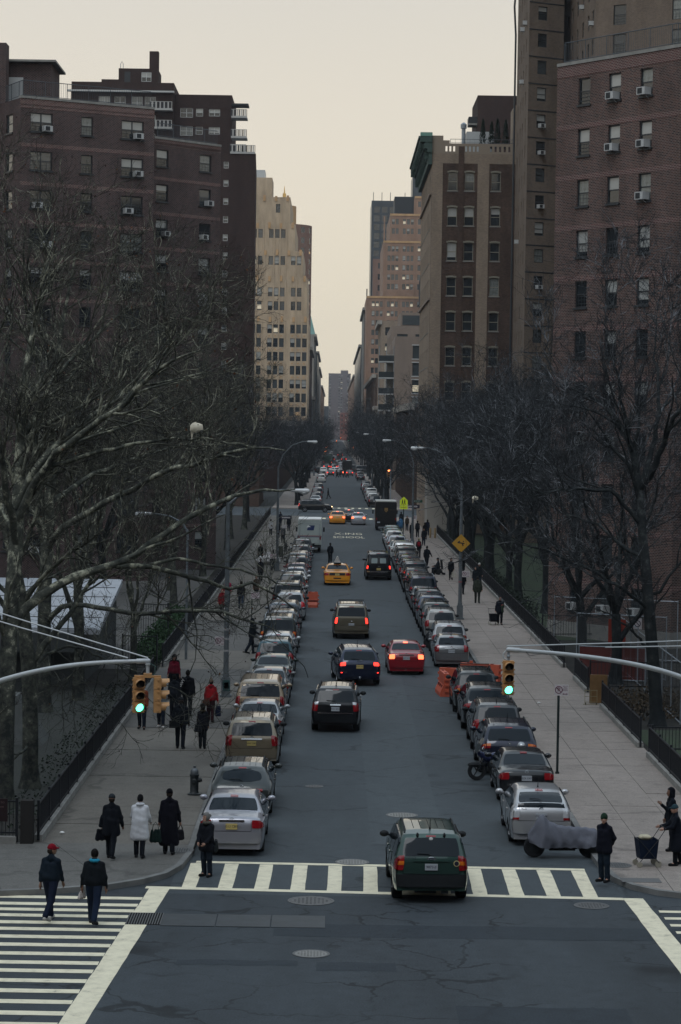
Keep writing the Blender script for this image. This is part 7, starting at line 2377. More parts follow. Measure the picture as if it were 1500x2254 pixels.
  if hk in ('cap', 'brimcap'): Hq.cone(hc + np.array([-.04, .10, .045]) * s, .016 * s, hc + np.array([0, .16, .035]) * s, .014 * s); Hq.cone(hc + np.array([.04, .10, .045]) * s, .016 * s, hc + np.array([0, .16, .035]) * s, .014 * s)
  bot = .015 if hk != 'beanie' else .0
  v_, f_ = Hq.mesh(res * .7, clip=lambda g: (hc[2] + bot * s) - g[..., 2] - .25 * np.minimum(g[..., 1] - hc[1], .02), noise=.0015 * s)
  nm = 'hat'
 else:
  Hq.ell(hc + np.array([0, -.015, .01]) * s, (.105 * s, .12 * s, .14 * s)); Hq.cone(hc + np.array([0, -.03, -.10]) * s, .10 * s, hc + np.array([0, -.02, -.02]) * s, .10 * s)
  v_, f_ = Hq.mesh(res * .7, clip=lambda g: np.minimum(g[..., 1] - (hc[1] + .05 * s), (hc[2] + .075 * s) - g[..., 2]), noise=.002 * s)
  nm = 'hood'
 if len(v_): inst(nm, np_mesh(nm, turn(v_), f_, hm, True), root)
 if hk in ('beanie', 'cap', 'pom'):
  Kq = Sdf(.01); Kq.ell(hc + np.array([0, -.02, -.02]) * s, (.081 * s, .09 * s, .085 * s))
  v_, f_ = Kq.mesh(res * .7, clip=lambda g: np.maximum(np.maximum(g[..., 1] - (hc[1] + .0), (hc[2] - .075 * s) - g[..., 2]), g[..., 2] - (hc[2] + .02 * s)))
  if len(v_): inst('hair', np_mesh('hair', turn(v_), f_, cloth((.02, .015, .012)), True), root)
 if scarf:
  Kq = Sdf(.02)
  for a in np.linspace(0, 2 * PI, 9)[:-1]:
   Kq.ell(P(.085 * math.cos(a), lean + .005 + .085 * math.sin(a), 1.475), (.045 * s, .045 * s, .042 * s))
  v_, f_ = Kq.mesh(res, noise=.004 * s)
  inst('collar', np_mesh('collar', v_, f_, cloth(scarf), True), root)
 if pack:
  Kq = Sdf(.03); Kq.ell(P(0, -.2, 1.22), (.15 * s, .10 * s, .21 * s)); Kq.ell(P(0, -.24, 1.14), (.13 * s, .09 * s, .12 * s))
  v_, f_ = Kq.mesh(res)
  bp = empty('backpack', (x, y, z), R_(face)); tag(bp, pack[1], 'backpack')
  inst('pack', np_mesh('pack', v_, f_, cloth(pack[0]), True), bp)
  m_ = MB()
  for sd in (-1, 1): m_.tube([tuple(P(sd * .1, -.13, 1.36)), tuple(P(sd * .11, 0, 1.47)), tuple(P(sd * .12, .13, 1.33)), tuple(P(sd * .13, .02, 1.08))], .012, 5)
  m_.build('strap', cloth(pack[0]), bp)
 wp = {}
 M4 = Matrix.Translation((x, y, z)) @ Matrix.Rotation(R_(face), 4, 'Z')
 for n in 'LR':
  wp[n] = M4 @ Vector(sh[n][2] + sh[n][3] * .09 * s)
 wp['M4'] = M4; wp['s'] = s; wp['P'] = P
 return wp
def bag(pos, label, size=(.34, .13, .28), col=BLKC, drop=.22, rz=0.0, name='handbag', cat='bag', flare=1.15, group='bags carried by people'):
 """a soft bag hanging from a hand: body and two handle loops"""
 b = empty(name, (pos[0], pos[1], pos[2]), rz)
 w, d, h = size
 S_ = Sdf(.04)
 for sx in (-1, 1):
  S_.cone((sx * (w / 2 - d / 2) * flare, 0, -drop - h + d * .4), d * .48, (sx * (w / 2 - d / 2), 0, -drop - d * .2), d * .30)
 S_.cone((0, 0, -drop - h + d * .4), d * .52, (0, 0, -drop - d * .2), d * .32)
 v_, f_ = S_.mesh(.02, noise=.004)
 inst('bag_body', np_mesh('bag_body', v_, f_, cloth(col, .6), True), b)
 for k in (-1, 1):
  mb = MB(); mb.tube([(-w * .28, k * .02, -drop), (-w * .2, k * .015, -drop * .4), (0, 0, 0), (w * .2, k * .015, -drop * .4), (w * .28, k * .02, -drop)], .008, 5)
  mb.build('handle', cloth(col, .6), b)
 tag(b, label, cat, group)
 return b
GP = 'people on the near left pavement'
person(-6.38, 55.5, 'man in red cap and dark jacket crossing on the left crosswalk', 0, 1.80, -20, 19, (-14, 8, 12), (14, 6, 10), ('coat', (.008, .014, .022), .90), (.008, .012, .026), (.35, .34, .32), ('cap', (.17, .006, .014)), 'mid', 1.05, .018, 'people on the crosswalks', look=-45)
w = person(-5.35, 55.2, 'man in black puffer jacket with bright blue hood on the left crosswalk', 0, 1.76, -8, 16, (-5, 14, 10), (-4, 14, 8), ('puffer', (.007, .009, .012), .90), (.010, .017, .036), (.012, .012, .014), ('short', (.006, .005, .005)), 'mid', 1.08, .018, 'people on the crosswalks', scarf=(.02, .22, .34), coat_noise=.0035)
bag(w['L'], 'pale shoe-shaped bag in the hand of the man with the blue hood', (.26, .09, .14), (.42, .38, .36), .05, R_(60), 'pale_bag')
w = person(-5.66, 62.9, 'woman in black quilted coat and grey cap walking away with two bags', .132, 1.70, -6, 14, (2, 12, 6), (10, 16, 10), ('puffer', BLKC, .62), BLKC, (.01, .01, .012), ('cap', (.02, .025, .03)), 'mid', 1.0, .018, GP, coat_noise=.0035)
bag(w['L'], 'black shoulder bag of the woman in the quilted coat', (.36, .14, .30), BLKC, -.02, R_(20))
bag((w['L'][0] + .02, w['L'][1] - .05, w['L'][2] + .42), 'small black bag at the elbow of the woman in the quilted coat', (.22, .10, .26), BLKC, .08, R_(20))
w = person(-4.93, 63.1, 'woman in long white puffer coat walking away', .132, 1.66, -3, 6, (22, 10, 60), (14, 12, 40), ('puffer', (.52, .53, .56), .48), BLKC, (.01, .01, .012), ('short', (.006, .006, .007)), 'mid', 1.05, .018, GP, scarf=(.50, .51, .54), coat_noise=.0035)
bag((w['R'][0] + .12, w['R'][1], w['R'][2] + .02), 'dark green tote carried by the woman in white', (.30, .12, .34), (.008, .020, .018), .2, 0.1)
w = person(-4.20, 63.7, 'woman in floor-length black coat walking away near the kerb', .132, 1.72, 2, 5, (0, 12, 4), (0, 16, 6), ('coat', (.005, .005, .009), .22), BLKC, (.01, .01, .012), ('beanie', (.004, .004, .006)), 'mid', 1.08, .018, GP)
bag(w['R'], 'black bag with thin handles held by the woman in the long coat', (.24, .13, .26), (.008, .007, .010), .14, R_(40))
w = person(-3.08, 61.3, 'grey-haired woman in dark coat standing off the left kerb', 0, 1.64, 150, 0, (16, 8, 30, .5), (16, 8, 30, .5), ('coat', (.007, .008, .012), .68), (.010, .015, .024), (.012, .012, .013), ('bun', (.15, .145, .14)), 'light', 1.05, .016, 'people on the crosswalks', scarf=(.09, .085, .075), look=-25)
bag((-2.85, 61.35, .95), 'dark grey bag at the hip of the grey-haired woman', (.26, .11, .28), (.012, .015, .017), .05, R_(80))
person(7.0, 60.8, 'man in green knit hat and dark coat with hands behind his back', .10, 1.74, 140, 0, (-24, 12, -8, .75), (-24, 12, -8, .75), ('coat', (.006, .007, .013), .72), (.010, .017, .028), (.012, .011, .011), ('beanie', (.012, .03, .018)), 'light', 1.02, .016, 'people at the right corner', look=30)
person(9.15, 63.1, 'woman in teal cap and long dark coat pushing a cart at the right edge', .132, 1.60, 95, 6, (30, 10, 48), (30, 10, 48), ('puffer', (.006, .008, .013), .40), BLKC, (.01, .01, .012), ('brimcap', (.022, .045, .055)), 'light', 1.12, .018, 'people at the right corner', coat_noise=.0035)
person(9.35, 65.3, 'person in black hood at the right edge behind the cart woman', .132, 1.72, 100, 4, (40, 10, 90), (5, 10, 10), ('coat', (.006, .008, .012), .62), BLKC, (.01, .01, .012), ('hood', (.006, .007, .010)), 'mid', 1.1, .018, 'people at the right corner')
GP2 = 'people further up the left pavement'
person(-6.55, 101.5, 'curly-haired woman in red top and open dark coat walking this way', .132, 1.70, 172, 8, (4, 14, 8), (6, 14, 10), ('coat', (.10, .008, .018), .92), BLKC, (.01, .01, .012), ('curly', (.008, .006, .006)), 'mid', .98, .02, GP2)
mbq = Sdf(.03)
for sd in (-1, 1): mbq.cone((sd * .16, .02, .55), .13, (sd * .13, -.01, 1.38), .10)
mbq.cone((-.12, .12, .6), .10, (.12, .12, .6), .10); mbq.cone((-.1, .08, 1.3), .09, (.1, .08, 1.3), .09)
v_, f_ = mbq.mesh(.025, clip=lambda g: np.maximum(.5 - g[..., 2], -(g[..., 1] + .055)))
tag(inst('open_coat', np_mesh('open_coat', v_, f_, cloth(BLKC), True), None, (-6.55, 101.5, .135), R_(-8)), 'long dark open coat worn over the red top', 'coat')
person(-5.55, 94.2, 'broad man in black coat carrying a lettered bag on his back', .132, 1.80, 3, 8, (0, 10, 6), (4, 10, 8), ('coat', (.006, .007, .010), .78), BLKC, (.01, .01, .011), ('short', (.006, .005, .005)), 'dark', 1.12, .02, GP2)
sb = MB(); sb.box((0, 0, 0), (.20, .12, .52)); o_ = sb.build('shoulder_bag', cloth((.006, .007, .010)), None, loc=(-5.78, 93.98, 1.42)); o_.rotation_euler = (0, R_(28), 0)
tag(o_, 'dark bag with white lettering slung behind the broad man', 'bag', 'bags carried by people')
lt = inst('lettering', text_mesh('NAVY', .15, M_WHITE, .002), o_, (0.0, -.064, 0)); lt.rotation_euler = (0, R_(-90), 0)
person(-6.0, 93.0, 'man in black jacket walking behind the signal head on the left', .132, 1.74, 0, 8, (2, 8, 6), (2, 8, 6), ('coat', (.007, .009, .013), .85), BLKC, (.01, .01, .011), ('short', (.006, .006, .006)), 'dark', 1.05, .02, GP2)
w = person(-4.55, 92.3, 'woman in red coat and beige bobble hat on the left pavement', .132, 1.66, -4, 9, (8, 14, 16), (-2, 16, 4), ('coat', (.20, .008, .012), .84), (.02, .005, .007), (.012, .01, .01), ('pom', (.13, .10, .075)), 'light', 1.02, .018, GP2, scarf=(.18, .008, .012))
bag(w['R'], 'navy paper shopping bag held by the woman in red', (.24, .10, .40), (.008, .012, .03), .10, 0.0, 'shopping_bag', flare=1.0)
bag((-4.72, 92.05, 1.12), 'brown shoulder bag behind the woman in red', (.30, .12, .22), (.05, .022, .014), .1, R_(10))
person(-5.22, 84.6, 'man in dark coat with messenger bag strap across his back', .132, 1.80, -3, 7, (-6, 14, 4), (2, 12, 6), ('coat', (.007, .009, .013), .80), (.007, .009, .014), (.01, .01, .011), ('cap', (.012, .013, .016)), 'dark', 1.15, .018, GP2)
mb_ = MB(); mb_.box((0, 0, 0), (.36, .13, .26)); mb_.tube([(-.1, -.0, .1), (.12, -.02, .38), (.26, .05, .62)], .022, 6)
tag(mb_.build('messenger_bag', cloth((.008, .009, .011), .5), None, loc=(-5.42, 84.38, 1.02)), 'black messenger bag on the back of the man in dark coat', 'bag', 'bags carried by people')
person(-4.45, 84.7, 'slim woman in dark coat with fur-trimmed hood and boots', .132, 1.58, 0, 4, (6, 8, 14), (6, 8, 14), ('coat', (.007, .007, .012), .66), (.007, .009, .012), (.008, .008, .009), ('longhair', (.008, .006, .006)), 'light', .9, .018, GP2, scarf=(.07, .055, .035))
bag((-4.6, 84.5, 1.1), 'dark shoulder bag of the slim woman in fur hood', (.26, .10, .26), (.012, .014, .018), .1, 0)
person(-6.32, 90.4, 'person in grey hoodie and white trainers behind the left signal', .132, 1.72, 175, 6, (6, 8, 20), (6, 8, 20), ('coat', (.09, .10, .105), .88), (.010, .015, .026), (.42, .41, .40), ('hood', (.02, .022, .025)), 'mid', 1.0, .02, GP2)
person(-7.0, 89.9, 'person in rust jacket and dark trousers hidden by the left signal', .132, 1.74, 175, 6, (6, 8, 12), (6, 8, 12), ('coat', (.14, .035, .018), .86), (.008, .012, .020), (.012, .012, .013), ('hair', (.01, .008, .007)), 'mid', 1.1, .02, GP2)
person(-3.95, 120.4, 'man in dark hooded coat leaning by the left parked cars', .132, 1.78, -75, 12, (20, 6, 40), (20, 6, 40), ('coat', (.007, .010, .013), .78), (.008, .011, .018), (.01, .01, .011), ('hood', (.006, .008, .010)), 'dark', 1.05, .02, GP2)
w = person(-6.5, 144.3, 'woman in red coat carrying a white bag far up the left pavement', .132, 1.62, 178, 6, (4, 10, 8), (4, 12, 8), ('coat', (.13, .01, .014), .68), BLKC, (.01, .01, .011), ('hair', (.10, .012, .01)), 'light', 1.1, .025, GP2)
bag(w['L'], 'white plastic bag held by the woman in the dark red coat', (.26, .10, .30), (.55, .50, .48), .08, 0.0)
person(-6.55, 153.0, 'person in pink jacket behind the woman with the white bag', .132, 1.68, 175, 6, coat=('coat', (.30, .02, .06), .90), legs=(.03, .04, .06), head=('hair', (.02, .012, .01)), res=.03, group=GP2)
rp = random.Random(5)
fl = [(-5.6, 150, 'dark'), (-4.9, 158, 'brown'), (-5.2, 177, 'black'), (-4.6, 190, 'navy'), (-5.9, 200, 'black'), (-4.8, 236, 'grey'), (-5.5, 246, 'black'), (-6.4, 252, 'white'), (-4.7, 262, 'black'), (-5.9, 275, 'navy')]
cdict = {'dark': (.01, .011, .014), 'brown': (.04, .03, .022), 'black': BLKC, 'navy': NAVC, 'grey': (.06, .062, .065), 'white': (.35, .35, .35)}
for i, (x, yy, cn) in enumerate(fl):
 person(x, yy, 'distant pedestrian in %s coat, %s up the left pavement from the pink jacket' % (cn, ords[i]), .132, rp.uniform(1.6, 1.8), rp.choice((0, 180, 5, 175)), rp.uniform(4, 14), coat=('coat', cdict[cn], rp.uniform(.6, .9)), legs=rp.choice((BLKC, NAVC, (.02, .03, .05))), head=(rp.choice(('hair', 'beanie', 'short')), (.01, .009, .008)), skin=rp.choice(('light', 'mid', 'dark')), res=.032, group='distant pedestrians')
GP3 = 'people on the right pavement'
w = person(9.85, 140.6, 'woman in dark coat with flowers pulling a wheeled bag', .132, 1.66, 178, 5, (8, 6, 60, .3), (-4, 14, 6), ('coat', (.006, .008, .014), .72), BLKC, (.01, .01, .011), ('short', (.02, .018, .016)), 'light', 1.1, .022, GP3)
fl_ = empty('flower_bunch', (w['L'][0], w['L'][1] - .05, w['L'][2] + .08))
mb = MB(); mb.lathe([(.02, -.28), (.10, .12)], 8); mb.build('wrapping', cloth((.03, .05, .03)), fl_)
for k in range(9):
 mb = MB(); mb.ball((0, 0, 0), .035, 7, 0, 5)
 mb.build('flower', cloth(((.16, .03, .04), (.20, .06, .06), (.10, .07, .03))[k % 3]), fl_, loc=(.07 * math.cos(k * 2.4) * (k / 9) ** .5, .07 * math.sin(k * 2.4) * (k / 9) ** .5, .15 + .02 * (k % 2)))
tag(fl_, 'bunch of reddish flowers held by the woman with the wheeled bag', 'flowers')
person(9.55, 157.7, 'man in olive coat seen from behind on the right pavement', .132, 1.78, -4, 9, (4, 12, 6), (-4, 14, 8), ('coat', (.025, .03, .022), .70), (.018, .021, .018), (.01, .01, .011), ('short', (.02, .02, .018)), 'light', 1.2, .022, GP3)
w = person(8.98, 181.5, 'woman in black coat with white tote on the right pavement', .132, 1.66, 176, 5, (2, 10, 6), (2, 10, 6), ('coat', BLKC, .72), BLKC, (.01, .01, .011), ('longhair', (.01, .008, .008)), 'light', .95, .025, GP3)
bag(w['L'], 'white tote bag with dark print carried on the right pavement', (.36, .10, .42), (.42, .40, .34), .12, 0.0, 'tote_bag', flare=1.0)
person(9.9, 183.5, 'tall person in black coat behind the tote woman', .132, 1.78, 0, 5, coat=('coat', (.008, .010, .012), .60), head=('longhair', (.07, .05, .03)), res=.028, group=GP3)
person(9.0, 166.0, 'person in black coat half hidden by the right lamp post', .132, 1.74, -10, 6, (20, 10, 30), (10, 10, 20), coat=('coat', BLKC, .64), head=('short', (.01, .01, .01)), res=.028, group=GP3)
person(10.2, 171.0, 'person pulling a small trolley beyond the lamp post sign', .132, 1.62, 172, 6, coat=('coat', (.010, .013, .017), .66), head=('hood', (.008, .009, .011)), res=.028, group=GP3)
person(11.0 - .35, 174.0, 'person in white hat near the right fence', .132, 1.74, 176, 6, coat=('coat', (.010, .013, .016), .74), head=('beanie', (.45, .44, .42)), legs=(.015, .02, .03), res=.028, group=GP3)
person(7.75, 197.0, 'man in black jacket stepping between parked cars on the right', .132, 1.80, -20, 10, (10, 16, 20), (10, 24, 24), coat=('coat', BLKC, .80), head=('short', (.01, .009, .008)), skin='mid', wide=1.1, res=.028, group=GP3)
person(7.63, 212.0, 'person with red backpack and pale hat on the right pavement', .132, 1.74, 0, 8, coat=('coat', BLKC, .82), head=('beanie', (.30, .26, .17)), res=.028, group=GP3, pack=((.17, .008, .014), 'red backpack worn on the right pavement'))
for i, (x, yy, cn, hd, fc) in enumerate(((8.9, 234.5, 'black', 'longhair', 180), (8.2, 249, 'black', 'beanie', 0), (8.9, 252, 'dark', 'hair', 0), (9.5, 247, 'black', 'hood', 5), (10.1, 256, 'navy', 'hood', 0), (8.3, 268, 'brown', 'hair', 180), (8.0, 281, 'black', 'hair', 0))):
 person(x, yy, 'distant pedestrian in %s clothes, %s of the group before the brown truck' % (cn, ords[i]), .132, rp.uniform(1.64, 1.8), fc, rp.uniform(4, 10), coat=('coat', cdict[cn], rp.uniform(.55, .85)), legs=rp.choice((BLKC, NAVC)), head=(hd, (.35, .34, .33) if i == 1 else (.02, .016, .012)), res=.03, group='distant pedestrians')
person(-.7, 387.0, 'lone person walking across the street beyond the first crossing', 0, 1.75, 80, 16, coat=('coat', BLKC, .85), res=.035, group='distant pedestrians')
for i, (x, yy, c) in enumerate(((1.6, 556, BLKC), (2.6, 553, NAVC), (3.4, 551, (.35, .08, .03)), (.9, 549, BLKC))):
 person(x, yy, 'tiny figure crossing at the second crossing, %s from the left' % ('second', 'third', 'rightmost', 'first')[i], 0, 1.75, 80 if i % 2 else -80, 14, coat=('coat', c, .85), res=.04, group='distant pedestrians')
wc = empty('electric_wheelchair', (8.3, 188.0, .132), R_(100))
MB().b2(-.24, .24, -.22, .26, .34, .46).build('seat', M_BLACKPL, wc)
MB().box((0, -.27, .80), (.46, .09, .72), rx=-.12).build('backrest', M_BLACKPL, wc)
MB().b2(-.2, .2, -.3, .3, .14, .34).build('battery_box', M_UNDER, wc)
MB().b2(-.16, .16, .48, .66, .10, .13).b2(-.02, .02, .26, .52, .11, .36).build('footrest', M_BLACKPL, wc)
for sd in (-1, 1):
 MB().b2(sd * .27 - .03, sd * .27 + .03, -.2, .22, .64, .69).b2(sd * .27 - .02, sd * .27 + .02, -.22, -.16, .4, .68).build('armrest', M_BLACKPL, wc)
 for yy, r in ((-.42, .09), (.02, .17), (.40, .09)):
  MB().lathe([(r * .6, -.03), (r, -.025), (r, .025), (r * .6, .03)], 14, axis='X', c=(sd * .27, yy, r)).build('wheel', M_RUBBER, wc, 40)
 mb = MB(); mb.tube([(sd * .2, -.30, 1.1), (sd * .2, -.36, 1.16), (sd * .2, -.48, 1.16)], .018, 6); mb.build('push_handle', M_BLACKPL, wc)
tag(wc, 'black electric wheelchair on the right pavement seen from the side', 'wheelchair')
person(8.3, 188.0, 'person in dark clothes seated in the electric wheelchair', .132 - .37, 1.70, 100, 0, (25, 8, 50), (25, 8, 50), ('coat', (.012, .015, .02), .9), (.010, .013, .02), (.01, .01, .011), ('cap', (.01, .011, .013)), 'mid', 1.05, .025, GP3, sit=True)
def cart(x, y, rz, label, col, s=1.0, load=True, z=.132):
 r = empty('shopping_cart', (x, y, z), rz); r.scale = (s, s, s)
 mb = MB(); mb.add([(-.2, -.24, .22), (.2, -.24, .22), (.2, .2, .22), (-.2, .2, .22), (-.24, -.3, .72), (.24, -.3, .72), (.24, .24, .72), (-.24, .24, .72)],
      [(0, 3, 2, 1), (0, 1, 5, 4), (1, 2, 6, 5), (2, 3, 7, 6), (3, 0, 4, 7)]); mb.build('fabric_basket', cloth(col, .6), r)
 mb = MB()
 for sd in (-1, 1):
  mb.tube([(sd * .245, -.30, .74), (sd * .245, .26, .12)], .01, 5); mb.tube([(sd * .215, -.25, .14), (sd * .245, .22, .72), (sd * .245, .42, 1.02)], .01, 5)
 mb.tube([(-.245, -.3, .74), (.245, -.3, .74)], .01, 5); mb.tube([(-.245, .42, 1.02), (.245, .42, 1.02)], .014, 6)
 mb.build('frame', M_IRON, r)
 for sx in (-1, 1):
  for yy, rr in ((-.26, .075), (.24, .085)):
   MB().lathe([(rr * .5, -.02), (rr, -.018), (rr, .018), (rr * .5, .02)], 14, axis='X', c=(sx * .22, yy, rr)).build('wheel', plain('cart_wheel', (.28, .26, .21), .6), r, 40)
 tag(r, label, 'cart')
 if load:
  L_ = Sdf(.05); L_.ell((-.05, -.08, .76), (.15, .13, .07)); L_.ell((.08, -.05, .77), (.12, .14, .06))
  v_, f_ = L_.mesh(.025, noise=.008)
  o = inst('shopping_load', np_mesh('shopping_load', v_, f_, cloth((.42, .38, .28)), True), None, (x, y, z), rz); tag(o, 'pale bundle of shopping on top of the navy cart', 'bundle')
 return r
cart(8.38, 62.95, R_(-82), 'navy fabric shopping cart pushed by the woman in the teal cap', (.006, .012, .028))
cart(9.45, 140.4, R_(10), 'black wheeled bag pulled by the woman with flowers', (.006, .007, .010), .9, False)
bk = empty('bicycle', (-.13, 201.8, 0))
for yy in (-.52, .52):
 mb = MB(); mb.tube([(0, yy + .33 * math.cos(a), .34 + .33 * math.sin(a)) for a in np.linspace(0, 2 * PI, 19)], .017, 5, cap=False); mb.build('wheel', M_RUBBER, bk)
mb = MB()
for a, b_ in (((0, -.52, .34), (0, -.1, .30)), ((0, -.1, .30), (0, -.2, .85)), ((0, -.52, .34), (0, -.18, .75)), ((0, -.1, .30), (0, .36, .78)), ((0, -.18, .75), (0, .36, .80)), ((0, .36, .78), (0, .52, .34)), ((0, .36, .78), (0, .33, .98))): mb.tube([a, b_], .018, 6)
mb.build('frame', M_IRON, bk)
mb = MB(); mb.tube([(-.28, .25, .98), (-.2, .32, .99), (.2, .32, .99), (.28, .25, .98)], .014, 6); mb.build('handlebar', M_IRON, bk)
mb = MB(); mb.ball((0, -.22, .90), (.08, .14, .04), 8, 0, 5); mb.build('saddle', M_BLACKPL, bk)
tag(bk, 'bicycle ridden up the street behind the taxi', 'bicycle')
person(-.13, 201.65, 'cyclist in black riding up the street ahead of the taxi', .12, 1.74, 0, 20, (38, 10, 10), (38, 10, 10), ('coat', BLKC, .88), BLKC, (.01, .01, .011), ('beanie', (.006, .006, .008)), 'mid', 1.05, .028, 'people in the roadway')
# ================================================================ street furniture
M_SIGY = plain('signal_yellow', (.44, .235, .095), .5, vary=.15, vscale=5)
M_VISIN = plain('visor_inside', (.006, .007, .007), .8)
M_GREEN = plain('green_lens_lit', (.1, .6, .4), .2, emit=(.10, 1.0, .55), es=5.0)
M_REDL = plain('red_lens_lit', (.6, .1, .05), .2, emit=(1.0, .20, .06), es=9.0)
M_LENS = plain('dark_lens', (.02, .015, .012), .3)
def signal_head(x, y, z, rz, parent, lit='green', s=1.0, back=False):
 """three-section head; origin at the top, faces -Y"""
 h = empty('signal_head', (x, y, z), rz, parent)
 h.scale = (s, s, s)
 for k in range(3):
  zc = -.15 - k * .295
  mb = MB(); mb.box((0, 0, zc), (.27, .17, .285)); mb.box((0, -.09, zc), (.24, .02, .25))
  for sx in (-1, 1):
   for dz in (-.09, .09): mb.box((sx * .15, -.02, zc + dz), (.035, .04, .03))
  mb.build('section', M_SIGY, h)
  vs, fs = [], []
  n = 16
  for i in range(n + 1):
   a = R_(-50) + R_(280) * i / n
   for (yy, rr) in ((-.10, .112), (-.30 if 3 < i < 13 else -.22, .116), (-.30 if 3 < i < 13 else -.22, .108), (-.10, .104)):
    vs.append((rr * math.cos(a), yy, zc + rr * math.sin(a)))
  for i in range(n):
   for j in range(3): fs.append((i * 4 + j, (i + 1) * 4 + j, (i + 1) * 4 + j + 1, i * 4 + j + 1))
  mb = MB(); mb.add(vs, fs, 0)
  mm = [0 if f[0] % 4 < 2 else 1 for f in mb.f]; mb.m = mm
  mb.build('visor', [M_SIGY, M_VISIN], h, 40)
  on = (lit == 'green' and k == 2) or (lit == 'red' and k == 0)
  mb = MB(); mb.lathe([(.103, 0), (.08, -.02), (.001, -.03)], 18, axis='Y', c=(0, -.10, zc), cap=False)
  mb.build('lens', (M_GREEN if lit == 'green' else M_REDL) if on else M_LENS, h, 40)
 return h
def mast(name, label, pole, arm_pts, wires, heads, r0=.075, r1=.05):
 r = empty(name, (pole[0], pole[1], .13))
 o = Vector((pole[0], pole[1], .13))
 mb = MB(); mb.tube([(0, 0, 0), (0, 0, 3), (0, 0, 7.6)], [.13, .11, .09], 10); mb.build('pole', M_GREYPAINT, r)
 MB().lathe([(.24, 0), (.22, .5), (.14, .75)], 12).build('base', M_GREYPAINT, r)
 pts = [Vector(p) - o for p in arm_pts]
 P = np.array(pts); d = np.linspace(0, 1, len(P)); t = np.linspace(0, 1, 26)
 Q = np.stack([np.interp(t, d, P[:, i]) for i in range(3)], 1)
 for _ in range(10): Q[1:-1] = (Q[:-2] + 2 * Q[1:-1] + Q[2:]) / 4
 mb = MB(); mb.tube([tuple(q) for q in Q], list(np.linspace(r0, r1, 26)), 10); mb.build('mast_arm', M_GREYPAINT, r, 40)
 e = Q[-1]; f = Q[-2] - Q[-1]; f /= np.linalg.norm(f)
 mb = MB(); mb.tube([tuple(e + f * .28), tuple(e - f * .02), tuple(e - f * .06)], [r1 * 1.35, r1 * 1.35, r1 * .7], 10); mb.build('end_cap', M_GREYPAINT, r, 40)
 for w in wires:
  a, b_ = Vector(w[0]) - o, Vector(w[1]) - o
  mb = MB(); mb.tube([a, (a + b_) / 2 - Vector((0, 0, .02)), b_], .018, 6); mb.build('guy_wire', M_GREYPAINT, r)
 tag(r, label, 'traffic signal', 'hanging traffic signals')
 return r, o, Vector(tuple(e)), Vector(tuple(f))
tip = Vector(at(326, 1455, 60.2))
arm = [(-10.6, 61.4, 3.9), at(-60, 1520, 60.9), at(0, 1497, 60.6), at(80, 1476, 60.5), at(160, 1462, 60.4), at(250, 1456, 60.3), tuple(tip)]
r, o, e, f = mast('signal_mast', 'pale mast arm from the left holding a two-way yellow signal', (-10.6, 61.4), arm, [((-10.6, 61.4, 7.3), tuple(tip + Vector((0, 0, .08)))), ((-10.6, 61.4, 7.05), tuple(tip + Vector((-.5, 0, .07))))], [])
hp = tip - o
mb = MB(); mb.tube([hp, hp - Vector((0, 0, .36))], .045, 8); mb.lathe([(.07, -.1), (.07, -.04)], 8, c=tuple(hp)); mb.build('hanger', M_GREYPAINT, r)
mb = MB(); mb.tube([hp + Vector((.05, 0, -.05)), hp + Vector((.2, .0, -.15)), hp + Vector((.17, 0, -.32)), hp + Vector((.05, 0, -.36))], .018, 6); mb.build('cable', plain('cable_green', (.03, .06, .055), .6), r)
MB().box(tuple(hp - Vector((0, 0, .385))), (.66, .09, .05)).box(tuple(hp - Vector((0, 0, .36))), (.2, .14, .11)).build('yoke', M_SIGY, r)
signal_head(hp.x - .22, hp.y - .02, hp.z - .41, R_(16), r, 'green')
signal_head(hp.x + .24, hp.y + .02, hp.z - .40, R_(98), r, 'none')
tip = Vector(at(1120, 1430, 61.4))
arm = [(11.2, 63.2, 2.9), at(1620, 1540, 62.6), at(1500, 1486, 62.3), at(1420, 1466, 62.1), at(1330, 1449, 61.9), at(1220, 1437, 61.6), tuple(tip)]
r, o, e, f = mast('signal_mast', 'pale mast arm from the right with one hanging green signal', (11.2, 63.2), arm, [((11.2, 63.2, 6.15), tuple(tip + Vector((-.05, 0, .09)))), ((11.2, 63.2, 6.0), tuple(tip + Vector((2.5, .3, .07))))], [])
hp = tip - o
mb = MB(); mb.tube([hp, hp - Vector((0, 0, .14))], .03, 8); mb.ball(hp - Vector((0, 0, .17)), .05, 8); mb.tube([hp - Vector((0, 0, .17)), hp - Vector((0, 0, .28))], .035, 8); mb.build('hanger', M_GALV, r)
mb = MB(); mb.tube([hp + Vector((-.06, 0, -.03)), hp + Vector((-.14, 0, -.12)), hp + Vector((-.12, 0, -.22)), hp + Vector((-.02, 0, -.27))], .02, 6); mb.build('cable', M_GREYPAINT, r)
mb = MB(); mb.tube([hp + Vector((.45, 0, -.05)), hp + Vector((.55, 0, -.15)), hp + Vector((.7, 0, -.12)), hp + Vector((.85, 0, -.10)), hp + Vector((1.0, 0.02, -.11))], .007, 5); mb.build('loose_wire', M_IRON, r)
signal_head(hp.x, hp.y, hp.z - .27, R_(4), r, 'green')
def far_signal(x, y, zt, label, side):
 r = empty('signal_post', (x, y, .13))
 tx = 2.6 * side
 mb = MB(); mb.tube([(0, 0, 0), (0, 0, zt)], .08, 8); mb.tube([(0, 0, zt - .4), (tx, 0, zt)], .05, 6); mb.build('pole', M_GALV, r)
 signal_head(tx, 0, zt - .05, 0, r, 'red', 1.15)
 tag(r, label, 'traffic signal', 'red signals far down the street')
far_signal(8.1, 339.5, 5.6, 'red signal at the far right side of the first crossing', -.1)
